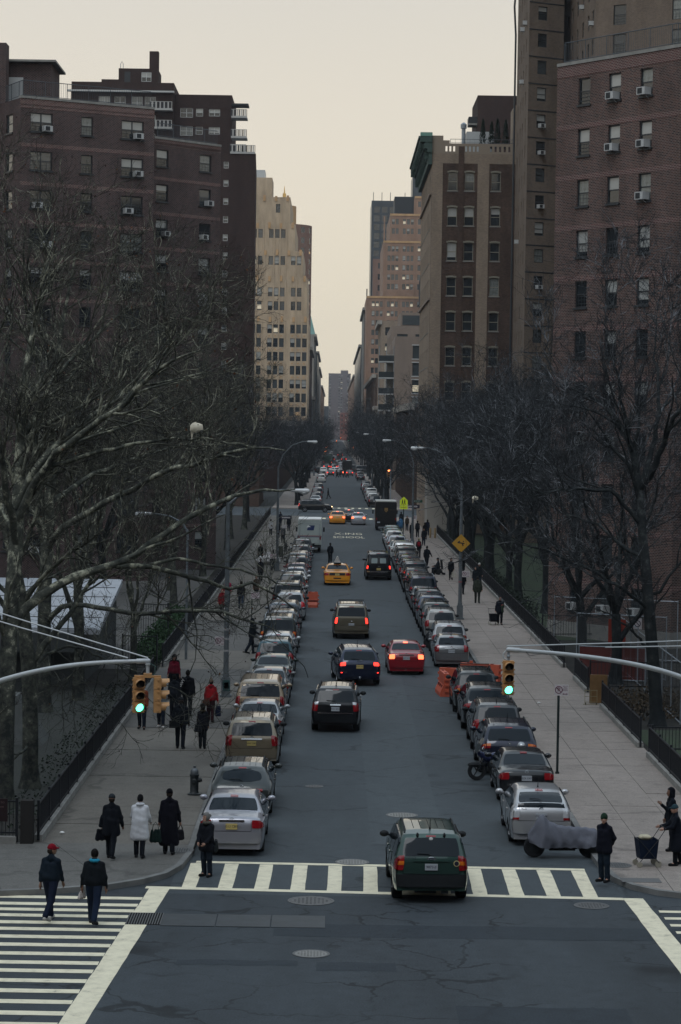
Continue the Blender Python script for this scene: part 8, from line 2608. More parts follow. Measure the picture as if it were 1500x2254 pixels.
far_signal(7.7, 621, 6.4, 'red signal at the far right side of the second crossing', -1)
far_signal(-4.4, 621, 6.4, 'red signal at the far left side of the second crossing', 1)
far_signal(-4.5, 560, 6.0, 'red signal by the left kerb before the second crossing', 1)
for i, (x, y, zz, c) in enumerate(((1.2, 905, 6.2, 'red'), (-3.0, 905, 6.4, 'green'), (3.6, 1180, 6.0, 'red'), (5.6, 905, 7, 'green'))):
 far = empty('signal_post', (x + (4.4 if x > 0 else -2), y, .13))
 mb = MB(); mb.tube([(0, 0, 0), (0, 0, zz), (-(4.4 if x > 0 else -2), 0, zz + .3)], .08, 6); mb.build('pole', M_GALV, far)
 signal_head(-(4.4 if x > 0 else -2), 0, zz + .25, 0, far, c, 1.3)
 tag(far, 'tiny distant %s signal, %s of those beyond the second crossing' % (c, ('second from the left', 'leftmost', 'third from the left', 'rightmost')[i]), 'traffic signal', 'tiny distant signals')
M_POLE = plain('lamp_pole_grey', (.11, .125, .135), .55, .3, vary=.3, vscale=5)
def lamp_post(x, y, h, reach, label, rise=1.2, lit=False, base=True, s=1.0, name='street_lamp', hd=1.0):
 r = empty(name, (x, y, .13))
 mb = MB(); mb.tube([(0, 0, 0), (0, 0, h * .5), (0, 0, h)], [.115 * s, .10 * s, .075 * s], 8); mb.build('pole', M_POLE, r, 30)
 if base: MB().box((0, 0, .42), (.36, .36, .84)).box((0, 0, .05), (.48, .48, .10)).box((0, 0, .92), (.26, .26, .18)).build('base', M_POLE, r)
 sg = 1 if reach > 0 else -1
 a = abs(reach)
 mb = MB(); mb.tube([(0, 0, h - 1.0), (0, 0, h - .1), (sg * a * .14, 0, h + rise * .45), (sg * a * .45, 0, h + rise * .85), (sg * a * .8, 0, h + rise), (reach, 0, h + rise)], [.06, .06, .05, .04, .035, .032], 8); mb.build('arm', M_POLE, r, 40)
 S_ = Sdf(.05); S_.cone((reach - sg * .1, 0, h + rise), .07 * hd, (reach + sg * .55 * hd, 0, h + rise - .02), .105 * hd)
 v_, f_ = S_.mesh(.03); inst('lamp_head', np_mesh('lamp_head', v_, f_, plain('lamp_white', (.55, .56, .56), .4), True), r)
 MB().ball((reach + sg * .42 * hd, 0, h + rise - .10), (.16 * hd, .10, .08), 10, 0, 6).build('lens', plain('lamp_lens', (.35, .36, .36), .2), r, 60)
 tag(r, label, 'street lamp', 'street lamps')
 return r
lp1 = lamp_post(-4.36, 101.0, 8.15, 2.75, 'grey lamp post on the left pavement with stickers on its base', .55)
MB().box((.03, -.184, .5), (.2, .008, .26)).build('sticker', M_WHITE, lp1)
MB().box((.03, -.186, .5), (.28, .004, .46)).build('poster', plain('poster_teal', (.03, .07, .07), .6, vary=.5, vscale=9), lp1)
for z_ in (1.9, 2.4, 2.8): MB().lathe([(.117, z_), (.117, z_ + .09)], 8, cap=False).build('sticker', plain('sticker_pale', (.3, .3, .3), .6), lp1)
lp2 = lamp_post(7.7, 144.2, 8.2, -2.45, 'grey lamp post on the right pavement carrying the yellow diamond sign', 2.0)
for z_, c in ((2.2, (.25, .10, .11)), (2.9, (.12, .13, .14))): MB().lathe([(.115, z_), (.115, z_ + .1)], 8, cap=False).build('band', plain('band_%d' % int(z_ * 10), c, .6), lp2)
lamp_post(7.55, 227.0, 8.2, -2.3, 'second lamp post up the right pavement near the school sign', 2.0)
lamp_post(-4.3, 190.0, 8.2, 2.4, 'second lamp post up the left pavement with snowy trash at its foot', 2.0)
lamp_post(7.6, 360, 8.4, -2.5, 'lamp post past the first crossing on the right', 2.0)
lamp_post(7.6, 470, 8.4, -2.5, 'lamp post halfway to the second crossing on the right', 2.0)
lamp_post(-4.4, 560, 8.6, 2.6, 'lamp post just before the second crossing on the left', 2.0)
lamp_post(7.6, 640, 8.6, -2.5, 'lamp post past the second crossing on the right', 2.0)
lamp_post(-7.9 + 0.9, 117.0, 6.3, -1.9, 'low bent park lamp behind the left fence with white arm', .75, base=False, s=.6, name='yard_lamp')
yl = empty('yard_lamp', (16.4, 160.0, .1))
mb = MB(); mb.tube([(0, 0, 0), (0, 0, 4.0)], .05, 8); mb.build('pole', M_IRON, yl)
MB().lathe([(.12, 4.0), (.17, 4.35), (.05, 4.5)], 10).build('globe', plain('lit_globe', (.8, .5, .2), .4, emit=(1.0, .55, .18), es=8.0), yl)
tag(yl, 'small glowing orange yard lamp among the right trees', 'yard lamp')
M_MAROON = plain('sign_maroon', (.10, .012, .04), .5)
M_SIGNW = plain('sign_white', (.50, .46, .47), .5)
M_SIGNYEL = plain('sign_yellow', (.42, .22, .02), .5, vary=.12, vscale=4)
M_LIME = plain('sign_lime', (.52, .62, .02), .5, emit=(.6, .75, .02), es=.12)  # weak glow added to the fluorescent plate, which is no lamp
def no_parking(parent, x, y, z, rz=0.0, s=1.0):
 p = empty('parking_sign', (x, y, z), rz, parent); p.scale = (s, s, s)
 MB().box((0, 0, 0), (.45, .012, .36)).build('plate', M_SIGNW, p)
 mb = MB(); mb.tube([(-.09 + .115 * math.cos(a), -.010, .01 + .115 * math.sin(a)) for a in np.linspace(0, 2 * PI, 21)], .013, 4, cap=False); mb.tube([(-.17, -.012, .09), (-.01, -.012, -.07)], .012, 4)
 inst('lettering', text_mesh('P', .19, M_MAROON, .003), p, (-.09, -.009, .01))
 mb.tube([(.05, -.010, -.125), (.19, -.010, -.125)], .010, 4)
 mb.add([(.03, -.012, -.125), (.075, -.012, -.15), (.075, -.012, -.10)], [(0, 1, 2)]); mb.add([(.21, -.012, -.125), (.165, -.012, -.10), (.165, -.012, -.15)], [(0, 1, 2)])
 mb.build('symbol', M_MAROON, p)
 inst('lettering', text_mesh('8AM TO\n7PM\nEXCEPT\nSUNDAY', .045, M_MAROON, .001), p, (.125, -.009, .06))
 return p
def sign_post(x, y, h, label, w=.055, mat=None):
 r = empty('sign_post', (x, y, .13)); MB().box((0, 0, h / 2), (w, w, h)).box((0, 0, .03), (.12, .12, .06)).box((w * .4, -.01, h * .46), (.05, .04, .03)).build('post', mat or plain('post_green', (.014, .022, .022), .6), r)
 tag(r, label, 'sign post', 'sign posts along the kerbs')
 return r
s1 = sign_post(7.58, 79.8, 2.66, 'dark post with a no parking sign on the near right pavement', .075)
no_parking(s1, .09, -.045, 2.78)
no_parking(lp1, -.25, -.02, 2.35)
no_parking(lp2, .32, -.12, 2.72)
dm = empty('warning_sign', (0, -.14, 4.55), 0, lp2)
MB().box((0, 0, 0), (.78, .014, .78), ry=R_(45)).build('plate', M_SIGNYEL, dm)
mb = MB(); mb.box((0, -.009, .02), (.42, .004, .07), ry=.15); mb.box((.1, -.009, -.08), (.07, .004, .16), ry=-.3); mb.box((-.12, -.009, .1), (.14, .004, .06), ry=-.6); mb.box((.14, -.009, .12), (.09, .004, .05), ry=.8)
mb.build('symbol', M_INK, dm)
sp = sign_post(7.58, 257.4, 3.6, 'post with the lime green school crossing sign', .10)
ssn = empty('school_sign', (0, -.07, 3.55), 0, sp)
mb = MB(); mb.add([(-.42, 0, -.42), (.42, 0, -.42), (.42, 0, .12), (0, 0, .52), (-.42, 0, .12)], [(0, 1, 2, 3, 4)]); mb.b2(-.42, .42, 0, .02, -.80, -.46); mb.build('plate', M_LIME, ssn)
mb = MB()
for sx in (-.14, .1):
 mb.ball((sx, -.012, .18), (.05, .008, .05), 8, 0, 5); mb.box((sx, -.012, .0), (.11, .008, .24)); mb.box((sx - .05, -.012, -.2), (.05, .008, .26), ry=.3); mb.box((sx + .05, -.012, -.2), (.05, .008, .26), ry=-.3)
mb.build('symbol', M_INK, ssn)
inst('lettering', text_mesh('AHEAD', .2, M_INK, .002), ssn, (0, -.012, -.63))
ow = sign_post(7.6, 229.5, 4.6, 'post with street name and one way signs on the right', .06)
MB().box((.15, -.05, 3.95), (1.05, .014, .32)).build('one_way_sign', M_INK, ow)
mb = MB(); mb.box((.1, -.06, 3.95), (.7, .004, .14)); mb.add([(-.42, -.062, 3.95), (-.2, -.062, 3.82), (-.2, -.062, 4.08)], [(0, 1, 2)]); mb.build('arrow', M_SIGNW, ow)
inst('lettering', text_mesh('ONE WAY', .11, M_INK, .002), ow, (.14, -.064, 3.95))
MB().box((.45, -.05, 4.45), (.95, .014, .25)).build('street_name_sign', plain('sign_green', (.01, .06, .035), .5), ow)
inst('lettering', text_mesh('E 21 ST', .18, M_SIGNW, .002), ow, (.45, -.06, 4.45))
no_parking(ow, .22, -.05, 2.9)
for i, (x, y, hh) in enumerate(((-4.2, 128.0, 2.5), (-4.2, 165.0, 2.6), (-4.2, 214.0, 3.4), (7.6, 300.0, 2.6))):
 q = sign_post(x, y, hh, 'dark sign post by the kerb, %s' % ('beside the far left hydrant', 'second up the left pavement', 'with a one way sign by the mail truck', 'at the right corner of the first crossing')[i])
 if i != 2: no_parking(q, .2, -.04, hh - .1)
 else:
  MB().box((.1, -.05, 3.3), (1.0, .014, .32)).build('one_way_sign', M_INK, q); MB().box((.1, -.06, 3.3), (.75, .004, .12)).build('arrow', M_SIGNW, q)
  MB().box((.0, -.05, 2.5), (.45, .014, .3)).build('plate', M_SIGNW, q)
pk = empty('vertical_sign', (-7.1, 640.0, 0))
MB().box((.0, 0, 8.9), (1.5, .4, 7.2)).build('panel', M_INK, pk)
M_NEON = plain('sign_letters_lit', (.8, .7, .5), .4, emit=(1.0, .82, .55), es=.55)
for k, ch in enumerate('PARK'): inst('lettering', text_mesh(ch, 1.35, M_NEON, .02), pk, (0, -.24, 11.8 - k * 1.12))
for k in range(2): MB().box((0, -.24, 7.75 - k * .28), (1.0, .04, .1)).build('bar', M_NEON, pk)
inst('lettering', text_mesh('ING', .55, M_NEON, .02), pk, (0, -.24, 6.9)); MB().box((0, -.24, 6.3), (1.0, .04, .1)).build('bar', M_NEON, pk)
MB().box((-.8, .1, 11.6), (1.2, .1, .1)).box((-.8, .1, 6.4), (1.2, .1, .1)).build('bracket', M_IRON, pk)
tag(pk, 'tall vertical parking sign with lit letters on the left side', 'sign')
M_HYD = plain('hydrant_black', (.012, .016, .018), .5, vary=.3, vscale=9)
def hydrant(x, y, label):
 r = empty('fire_hydrant', (x, y, .13))
 MB().lathe([(.21, 0), (.21, .05), (.15, .07), (.13, .10), (.13, .58), (.15, .60), (.15, .64), (.12, .66)], 14).build('barrel', M_HYD, r, 35)
 MB().lathe([(.13, .66), (.12, .76), (.08, .82), (.04, .84), (.04, .90)], 14).build('bonnet', plain('hydrant_silver', (.10, .11, .12), .45, .5), r, 35)
 mb = MB(); mb.lathe([(.075, .10), (.075, .19), (.055, .20), (.055, .24)], 10, axis='X', c=(0, 0, .47)); mb.build('nozzle', M_HYD, r, 35)
 mb = MB(); mb.lathe([(.075, -.10), (.075, -.19), (.055, -.20), (.055, -.24)], 10, axis='Y', c=(0, 0, .45)); mb.build('nozzle', M_HYD, r, 35)
 tag(r, label, 'hydrant', 'fire hydrants')
hydrant(-4.12, 74.0, 'black fire hydrant on the near left pavement')
hydrant(-4.15, 130.5, 'black fire hydrant further up the left pavement by the twigs')
hydrant(-4.2, 219.5, 'small dark hydrant beside the mail truck')
M_ORANGE = plain('orange_plastic', (.42, .075, .035), .55, vary=.12, vscale=2)
def barrier(x, y, rz, label, L=1.9, z=0.0):
 r = empty('barrier', (x, y, z), rz)
 prof = [(.28, 0), (.28, .16), (.20, .34), (.13, .50), (.11, .98), (-.11, .98), (-.13, .50), (-.20, .34), (-.28, .16), (-.28, 0)]
 n = len(prof)
 mb = MB(); vs = [(p[0], -L / 2, p[1]) for p in prof] + [(p[0], L / 2, p[1]) for p in prof]
 mb.add(vs, [tuple(range(n - 1, -1, -1)), tuple(range(n, 2 * n))] + [(i, (i + 1) % n, n + (i + 1) % n, n + i) for i in range(n)])
 mb.build('shell', M_ORANGE, r)
 for sy in (-1, 1):
  for zz in (.25, .5, .75): MB().box((0, sy * (L / 2 + .04), zz), (.16, .08, .10)).build('coupling', M_ORANGE, r)
  MB().box((0, sy * L * .3, .995), (.10, .14, .03)).build('filler_cap', plain('orange_dark', (.16, .03, .02), .6), r)
 for sx in (-1, 1):
  for yy in (-.5, 0, .5): MB().box((sx * .17, yy * L * .6, .42), (.06, .26, .12)).build('fork_pocket', plain('orange_dark', (.16, .03, .02), .6), r)  # darker boxes painted in for the shade inside the slots
 tag(r, label, 'barrier', 'orange water barriers')
barrier(4.95, 104.4, R_(4), 'orange plastic barrier in the road behind the black car')
barrier(5.75, 106.0, R_(72), 'orange plastic barrier set across the parking lane')
barrier(6.75, 108.2, R_(62), 'orange barrier with a raised post at the right kerb')
barrier(-1.15, 153.8, R_(85), 'orange barrier beside the silver car in the left row', .6)
MB().box((6.3, 107.7, 1.05), (.14, .14, .22)).build('barrier_post', M_ORANGE, [o_ for o_ in bpy.data.objects if o_.name.startswith('barrier') and o_.get('category') == 'barrier'][2]).location = (0, 0, 0)
bpy.data.objects['barrier_post'].location = Matrix.Rotation(R_(-62), 3, 'Z') @ Vector((-6.75, -108.2, 0))
bpy.data.objects['barrier_post'].rotation_euler = (0, 0, R_(-62))
def cover_moto(x, y, rz, label, col, s=1.0):
 r = empty('covered_motorcycle', (x, y, 0), rz); r.scale = (s, s, s)
 U = np.unique(np.r_[np.linspace(0, 2.08, 40), .12, .44])
 TZ_ = np.interp(U, [0, .15, .34, .44, .56, .75, .95, 1.3, 1.7, 2.0, 2.08], [.70, .90, 1.22, 1.26, 1.10, 1.00, .93, .90, .88, .84, .74])
 HW = np.interp(U, [0, .2, .38, .5, .7, 1.0, 1.6, 2.0, 2.08], [.08, .24, .40, .36, .30, .29, .28, .24, .10])
 HM = np.interp(U, [0, .2, .5, 1.0, 1.6, 2.08], [.46, .40, .30, .33, .30, .40])
 mb = MB(); vs = []; n = 19
 rr = random.Random(9)
 for i, u in enumerate(U):
  for j in range(n):
   t = j / (n - 1) * 2 - 1
   a = abs(t)
   if a < .45: xx = (a / .45) * .55 * HW[i]; zz = TZ_[i] - .12 * (a / .45) ** 2 * (1 if U[i] < .7 else .6)
   else:
    q = (a - .45) / .55
    xx = HW[i] * (.55 + .45 * min(1, q * 1.6)); zz = (TZ_[i] - .12) + (HM[i] - TZ_[i] + .12) * q
   fold = a * (.045 * math.sin(u * 6.5 + t * 4.0 + 2 * math.sin(u * 3)) + .030 * math.sin(u * 13 - a * 9 + 1.5 * math.sin(u * 5 + t)) + .016 * math.sin(u * 23 + a * 13))
   vs.append(((1 if t > 0 else -1) * (xx + fold), u, zz + .012 * math.sin(u * 27 + t * 3)))
 fs = [(i * n + j, i * n + j + 1, (i + 1) * n + j + 1, (i + 1) * n + j) for i in range(len(U) - 1) for j in range(n - 1)]
 mb.add(vs, fs)
 me = mb.mesh('cover', plain('cover_%d' % int(col[0] * 1000), col, .6, vary=.15, vscale=2.5, bump=1.0, bscale=5), 70)
 inst('cover', me, r, (0, -.18, 0))
 for yy in (.02, 1.62):
  w_ = MB(); w_.lathe([(.17, -.06), (.29, -.065), (.31, -.03), (.31, .03), (.29, .065), (.17, .06)], 20, axis='X', c=(0, yy, .31), cap=False); wo = w_.build('wheel', M_RUBBER, r, 40)
  d_ = MB(); d_.lathe([(.17, -.05), (.17, .05)], 16, axis='X', c=(0, yy, .31))
  d_.build('rim', M_BLACKPL, wo)
 mb = MB(); mb.b2(-.12, .12, .45, 1.2, .22, .5); mb.tube([(.16, .9, .3), (.17, 1.7, .36)], .05, 8); mb.build('engine', M_UNDER, r)
 MB().box((.0, 2.02, .30), (.2, .03, .12)).build('rear_reflector', M_TAIL, r)
 tag(r, label, 'motorcycle', 'motorcycles at the right kerb')
 return r
cover_moto(5.55, 64.75, R_(-87), 'motorcycle under a grey cover beside the crosswalk on the right', (.105, .11, .135), .93)
cover_moto(5.15, 126.3, R_(-84), 'motorcycle under a black cover between the right parked cars', (.007, .009, .012), .98)
mt = empty('blue_motorcycle', (4.86, 78.9, 0), R_(-78))
for yy in (0, 1.45):
 w_ = MB(); w_.lathe([(.20, -.05), (.29, -.06), (.31, -.02), (.31, .02), (.29, .06), (.20, .05)], 20, axis='X', c=(0, yy, .31), cap=False); wo = w_.build('wheel', M_RUBBER, mt, 40)
 d_ = MB(); d_.tube([(0, yy + .2 * math.cos(a), .31 + .2 * math.sin(a)) for a in np.linspace(0, 2 * PI, 17)], .018, 5, cap=False)
 for k in range(3):
  a = k * 2.09
  d_.tube([(0, yy, .31), (0, yy + .2 * math.cos(a), .31 + .2 * math.sin(a))], .02, 5)
 d_.build('rim', M_BLACKPL, wo)
S_ = Sdf(.06); S_.cone((0, .35, .72), .14, (0, .75, .78), .17); S_.cone((0, .25, .78), .13, (0, .1, .88), .10)
v_, f_ = S_.mesh(.03); inst('tank', np_mesh('tank', v_, f_, paint((.006, .012, .06), .4), True), mt)
S_ = Sdf(.05); S_.cone((0, .9, .76), .11, (0, 1.4, .84), .12); v_, f_ = S_.mesh(.03); inst('seat', np_mesh('seat', v_, f_, M_BLACKPL, True), mt)
MB().b2(-.16, .16, .4, 1.0, .25, .62).build('engine', M_UNDER, mt)
mb = MB(); mb.add([(-.2, -.05, .92), (.2, -.05, .92), (.24, .08, 1.2), (-.24, .08, 1.2), (-.16, .2, 1.38), (.16, .2, 1.38)], [(0, 1, 2, 3), (3, 2, 5, 4)]); mb.build('windscreen', M_WG2, mt)
mb = MB(); mb.tube([(-.38, .32, 1.04), (-.1, .2, 1.0), (.1, .2, 1.0), (.38, .32, 1.04)], .018, 6); mb.build('handlebar', M_CHROME, mt)
for sx in (-1, 1):
 mb = MB(); mb.tube([(sx * .3, .25, 1.04), (sx * .36, .2, 1.25)], .01, 5); mb.ball((sx * .37, .19, 1.28), (.07, .02, .05), 8, 0, 5); mb.build('mirror', M_BLACKPL, mt)
 mb = MB(); mb.tube([(sx * .07, 0, .31), (sx * .08, .28, .98)], .025, 6); mb.build('fork', M_CHROME, mt)
mb = MB(); mb.ball((0, 0, .52), (.10, .34, .10), 10, 0, 6); mb.build('mudguard', M_BLACKPL, mt)
tag(mt, 'dark blue motorcycle parked nose out behind the black sedan', 'motorcycle', 'motorcycles at the right kerb')
hm = MB(); hm.ball((0, 0, 0), (.15, .17, .15), 14, 0, 10)
hh = empty('helmet', (6.33, 79.2, 1.10)); hm.build('shell', plain('silver_helmet', (.35, .36, .37), .25, .6), hh, 60); MB().b2(-.12, .12, -.172, -.12, -.05, .03).build('visor_slot', M_BLACKPL, hh)
tag(hh, 'silver helmet resting on the blue motorcycle tail box', 'helmet')
MB().box((0, 1.5, .93 - .08), (.36, .34, .22)).build('tail_box', M_BLACKPL, mt)
# ================================================================ fences
def iron_fence(P, Q, label, h=1.05, zb=.30, curb=True, step=.115, single=False, posts=2.4, name='iron_fence', cat='fence'):
 """black picket fence on a low stone kerb from P to Q"""
 P, Q = Vector((*P, 0)), Vector((*Q, 0))
 L = (Q - P).length; t = (Q - P) / L
 r = empty(name, (P.x, P.y, .12), math.atan2(t.y, t.x))
 if curb:
  n = max(1, int(L / 2.4))
  me = MB().b2(.004, L / n - .004, -.11, .11, 0, .20).mesh('kerb_block', M_CONC)
  for k in range(n): inst('kerb_block', me, r, (k * L / n, 0, 0))
 for z in (.28, h - .02): MB().b2(0, L, -.022, .022, z, z + .045).build('rail', M_IRON, r)
 n = max(2, int(L / step))
 if single and n < 300:
  me = MB().b2(-.009, .009, -.009, .009, .22, h + .03).mesh('picket', M_IRON)
  for k in range(n + 1): inst('picket', me, r, (L * k / n, 0, 0))
 else:
  mb = MB()
  for k in range(n + 1): mb.b2(L * k / n - .009, L * k / n + .009, -.009, .009, .22, h + .03)
  mb.build('picket_row', M_IRON, r)['kind'] = 'stuff'
 me = MB().b2(-.035, .035, -.035, .035, .05, h + .10).mesh('post', M_IRON)
 m = max(1, int(L / posts))
 for k in range(m + 1): inst('post', me, r, (L * k / m, 0, 0))
 tag(r, label, cat, 'black iron fences')
 return r
iron_fence((FL, 65.3), (FL, 107), 'black iron fence along the near left pavement', step=.10)
iron_fence((FL, 113), (FL, 306), 'black iron fence further up the left pavement', step=.2)
iron_fence((-22, 65.0), (FL - .55, 65.0), 'black iron fence facing the avenue at the bottom left corner', 1.15, single=True, step=.10)
MB().box((FL - .28, 65.1, .7), (.34, .34, 1.2)).build('fence_corner_post', brick_mat('post_brick', (.02, .017, .018), (.014, .013, .015), (.03, .028, .027)), None)
tag(bpy.data.objects['fence_corner_post'], 'dark brick corner pier of the bottom left fence', 'pier')
iron_fence((FR, 60.8 + 4.5), (FR, 84.2), 'nearest black iron fence section at the right edge', step=.10)
iron_fence((FR, 86.6), (FR, 99.0), 'black iron fence section right of the signal beside the earth yard', step=.10)
iron_fence((FR, 104.6), (FR, 110.2), 'short black iron fence section by the orange netting', step=.10)
iron_fence((FR, 115.5), (FR, 262), 'long black iron fence up the right pavement', step=.16)
iron_fence((FR + .1, 84.2), (FR + 2.6, 84.3), 'short return of the right fence running into the lawn', curb=False, single=True)
iron_fence((FR + .1, 104.7), (FR + 4.2, 104.9), 'iron fence return in front of the orange netting', 1.35, curb=False, single=True, step=.16)
iron_fence((FR + .3, 131), (FR + 6, 132.5), 'iron fence across the lawn before the brick block', 1.3, curb=False, single=True, step=.15)
iron_fence((-10.2, 123.5), (-8.3, 123.0), 'tall iron gate fence by the shed in the left yard', 2.2, curb=False, single=True, step=.13)
iron_fence((-9.6, 111.5), (-8.0, 111.2), 'iron gate at the left yard opening', 1.6, curb=False, single=True, step=.13)
ws = empty('welcome_sign', (-8.95, 64.9, 1.05)); MB().box((0, 0, 0), (.62, .03, .62)).build('board', plain('sign_brown', (.022, .012, .014), .6), ws)
inst('lettering', text_mesh('WELCOME TO', .07, plain('sign_pink', (.16, .10, .10), .6), .002), ws, (0, -.018, .2)); inst('lettering', text_mesh('Elliott Houses', .075, MATS['sign_pink'], .002), ws, (0, -.018, .09))
inst('lettering', text_mesh('NYCHA', .05, MATS['sign_pink'], .002), ws, (-.1, -.018, -.15))
tag(ws, 'dark brown welcome board on the bottom left fence', 'sign')
sh_ = empty('shed', (0, 0, 0))
mb = MB(); mb.add([(-22, 101.8, 2.8), (-9.75, 101.8, 2.8), (-10.55, 122, 3.65), (-24.5, 122, 3.65), (-22, 101.8, 2.6), (-9.75, 101.8, 2.6), (-10.55, 122, 3.4), (-24.5, 122, 3.4)], [(0, 1, 2, 3), (4, 7, 6, 5), (0, 4, 5, 1), (1, 5, 6, 2), (2, 6, 7, 3)])
mb.build('roof', plain('pale_roof', (.32, .335, .36), .7, vary=.12, vscale=.4), sh_)
me = MB().b2(-.04, .04, 0, 24.3, 0, .03)
for k in range(5):
 zz = 2.80 + k * .168 + .01; yy = 101.9 + k * 4
 MB().b2(-22.2, -9.9 - k * .16, yy, yy + .06, zz + .0, zz + .035).build('roof_seam', plain('seam_grey', (.16, .165, .175), .7), sh_)
MB().b2(-21.5, -10.8, 102.6, 121.5, .1, 2.62).build('wall', plain('shed_wall', (.055, .06, .06), .85, vary=.3, vscale=.6), sh_)
MB().box((-16.2, 101.7, 2.25), (11.0, .2, .8)).build('fascia', plain('fascia', (.05, .055, .055), .8), sh_)
tag(sh_, 'low shed with a broad pale sloping roof in the left yard', 'shed')
wd_ = empty('concrete_block', (-11.2, 86.0, .1)); mb = MB(); mb.add([(-1.2, -1, 0), (1.1, -1, 0), (1.1, 1.2, 0), (-1.2, 1.2, 0), (-.9, -.5, 1.7), (.1, -.5, 1.7), (.1, .8, 1.7), (-.9, .8, 1.7)], [(0, 1, 5, 4), (1, 2, 6, 5), (2, 3, 7, 6), (3, 0, 4, 7), (4, 5, 6, 7)])
mb.build('block', plain('old_concrete', (.075, .08, .078), .9, vary=.2), wd_); tag(wd_, 'sloped grey concrete block among the trunks in the left yard', 'concrete block')
wb = empty('block_wall', (-12.6, 92.0, .1)); MB().b2(-.3, .3, -.2, .2, 0, 3.4).build('wall', brick_mat('white_block', (.20, .20, .19), (.16, .16, .15), (.09, .09, .09), .4, .2), wb); tag(wb, 'pale block pillar behind the trunks at the left edge', 'pillar')
M_LEAF = plain('hedge_leaf', (.02, .045, .018), .8, vary=.5, vscale=2)
def hedge(x0, x1, y0, y1, h, n, label, name='hedge', mat=None, base=.1, leaf=.07):
 rr = np.random.default_rng(int(abs(x0 * 31 + y0)))
 p = np.stack([rr.uniform(x0, x1, n), rr.uniform(y0, y1, n), base + h * rr.random(n) ** .6 * (0.6 + .4 * np.sin(rr.uniform(y0, y1, n)))], 1)
 u = rr.normal(size=(n, 3)); u /= np.linalg.norm(u, axis=1, keepdims=True)
 v = np.cross(u, rr.normal(size=(n, 3))); v /= np.linalg.norm(v, axis=1, keepdims=True)
 s_ = (leaf * rr.uniform(.6, 1.3, n))[:, None]
 V = np.stack([p - u * s_, p + v * s_ * .6, p + u * s_, p - v * s_ * .6], 1).reshape(-1, 3)
 r = empty(name, ((x0 + x1) / 2, (y0 + y1) / 2, 0)); V -= np.array([(x0 + x1) / 2, (y0 + y1) / 2, 0])
 inst('foliage', np_mesh('foliage', V, np.arange(4 * n).reshape(-1, 4), mat or M_LEAF), r)['kind'] = 'stuff'
 mb = MB()
 for k in range(max(4, int((y1 - y0) * 2))):
  a = rr.uniform(x0, x1) - (x0 + x1) / 2; b2 = rr.uniform(y0, y1) - (y0 + y1) / 2
  mb.tube([(a, b2, .1), (a + .1, b2 + .05, base + h * .8)], .015, 4)
 mb.build('stem', BK_DARK, r)['kind'] = 'stuff'
 tag(r, label, 'hedge', 'low planting behind the fences')
hedge(-9.4, -8.1, 114, 140, 1.1, 9000, 'green ivy hedge behind the left fence up the street')
hedge(-9.6, -8.2, 66, 106, .18, 1500, 'thin dark groundcover behind the near left fence', mat=plain('ground_leaf', (.018, .026, .018), .9, vary=.5, vscale=2), leaf=.05)  # leaf colour darkened to carry the yard shade
hedge(11.5, 12.6, 145, 255, .9, 9000, 'dark low shrubs behind the long right fence', mat=MATS['ground_leaf'])
hedge(12.0, 16.0, 95, 104, .5, 2600, 'brush and dead stalks in the right earth yard', mat=plain('dead_brush', (.06, .045, .03), .9, vary=.5, vscale=2))
def mesh_mat(name, col, sc_, th):
 m, nt, bs = new_mat(name)
 uv = nt.nodes.new('ShaderNodeUVMap')
 mp = nt.nodes.new('ShaderNodeMapping'); mp.inputs['Rotation'].default_value = (0, 0, PI / 4); mp.inputs['Scale'].default_value = (sc_, sc_, 1)
 nt.links.new(uv.outputs[0], mp.inputs[0])
 ck = nt.nodes.new('ShaderNodeTexBrick'); ck.offset = 0; ck.inputs['Scale'].default_value = 1; ck.inputs['Brick Width'].default_value = 1; ck.inputs['Row Height'].default_value = 1; ck.inputs['Mortar Size'].default_value = th; ck.inputs['Mortar Smooth'].default_value = 0
 nt.links.new(mp.outputs[0], ck.inputs[0])
 nt.links.new(ck.outputs['Fac'], bs.inputs['Alpha'])
 bs.inputs['Base Color'].default_value = (*col, 1); bs.inputs['Roughness'].default_value = .5; bs.inputs['Metallic'].default_value = .4
 return m
M_CHAIN = mesh_mat('chain_link', (.07, .08, .085), 16.0, .06)
M_NET = mesh_mat('orange_net', (.16, .022, .016), 14.0, .24)
def chain(P, Q, h, label, mat=None, zb=.1, frame=True):
 P, Q = Vector((*P, 0)), Vector((*Q, 0)); L = (Q - P).length; t = (Q - P) / L
 r = empty('chain_link_fence', (P.x, P.y, zb), math.atan2(t.y, t.x))
 mb = MB(); mb.quad((0, 0, .04), (L, 0, .04), (L, 0, h), (0, 0, h), 0, [(0, 0), (L, 0), (L, h), (0, h)]); mb.build('mesh_panel', mat or M_CHAIN, r)
 n = max(1, int(L / 2.6))
 for k in range(n + 1): mb = MB(); mb.tube([(L * k / n, 0, 0), (L * k / n, 0, h + .06)], .028, 6); mb.build('post', M_GALV, r)
 for z in (.06, h): mb = MB(); mb.tube([(0, 0, z), (L, 0, z)], .022, 6); mb.build('rail', M_GALV, r)
 tag(r, label, 'fence', 'chain-link fences in the right yard')
 return r
c1 = chain((11.5, 112.6), (15.4, 110.6), 2.9, 'chain-link gate panel hung with an orange board')
chain((11.3, 122.0), (17.2, 119.6), 3.0, 'chain-link fence before the brick block foot')
chain((13.9, 109.0), (13.9, 119.5), 2.5, 'chain-link side panel behind the second right trunk')
chain((13.7, 94.0), (13.9, 109.0), 2.4, 'chain-link fence running along the earth yard')
chain((13.7, 94.0), (22, 90.5), 2.0, 'chain-link fence across the earth yard at the right edge')
nt_ = chain((11.4, 110.5), (14.4, 109.7), 1.55, 'orange safety netting strung by the right fence', M_NET)
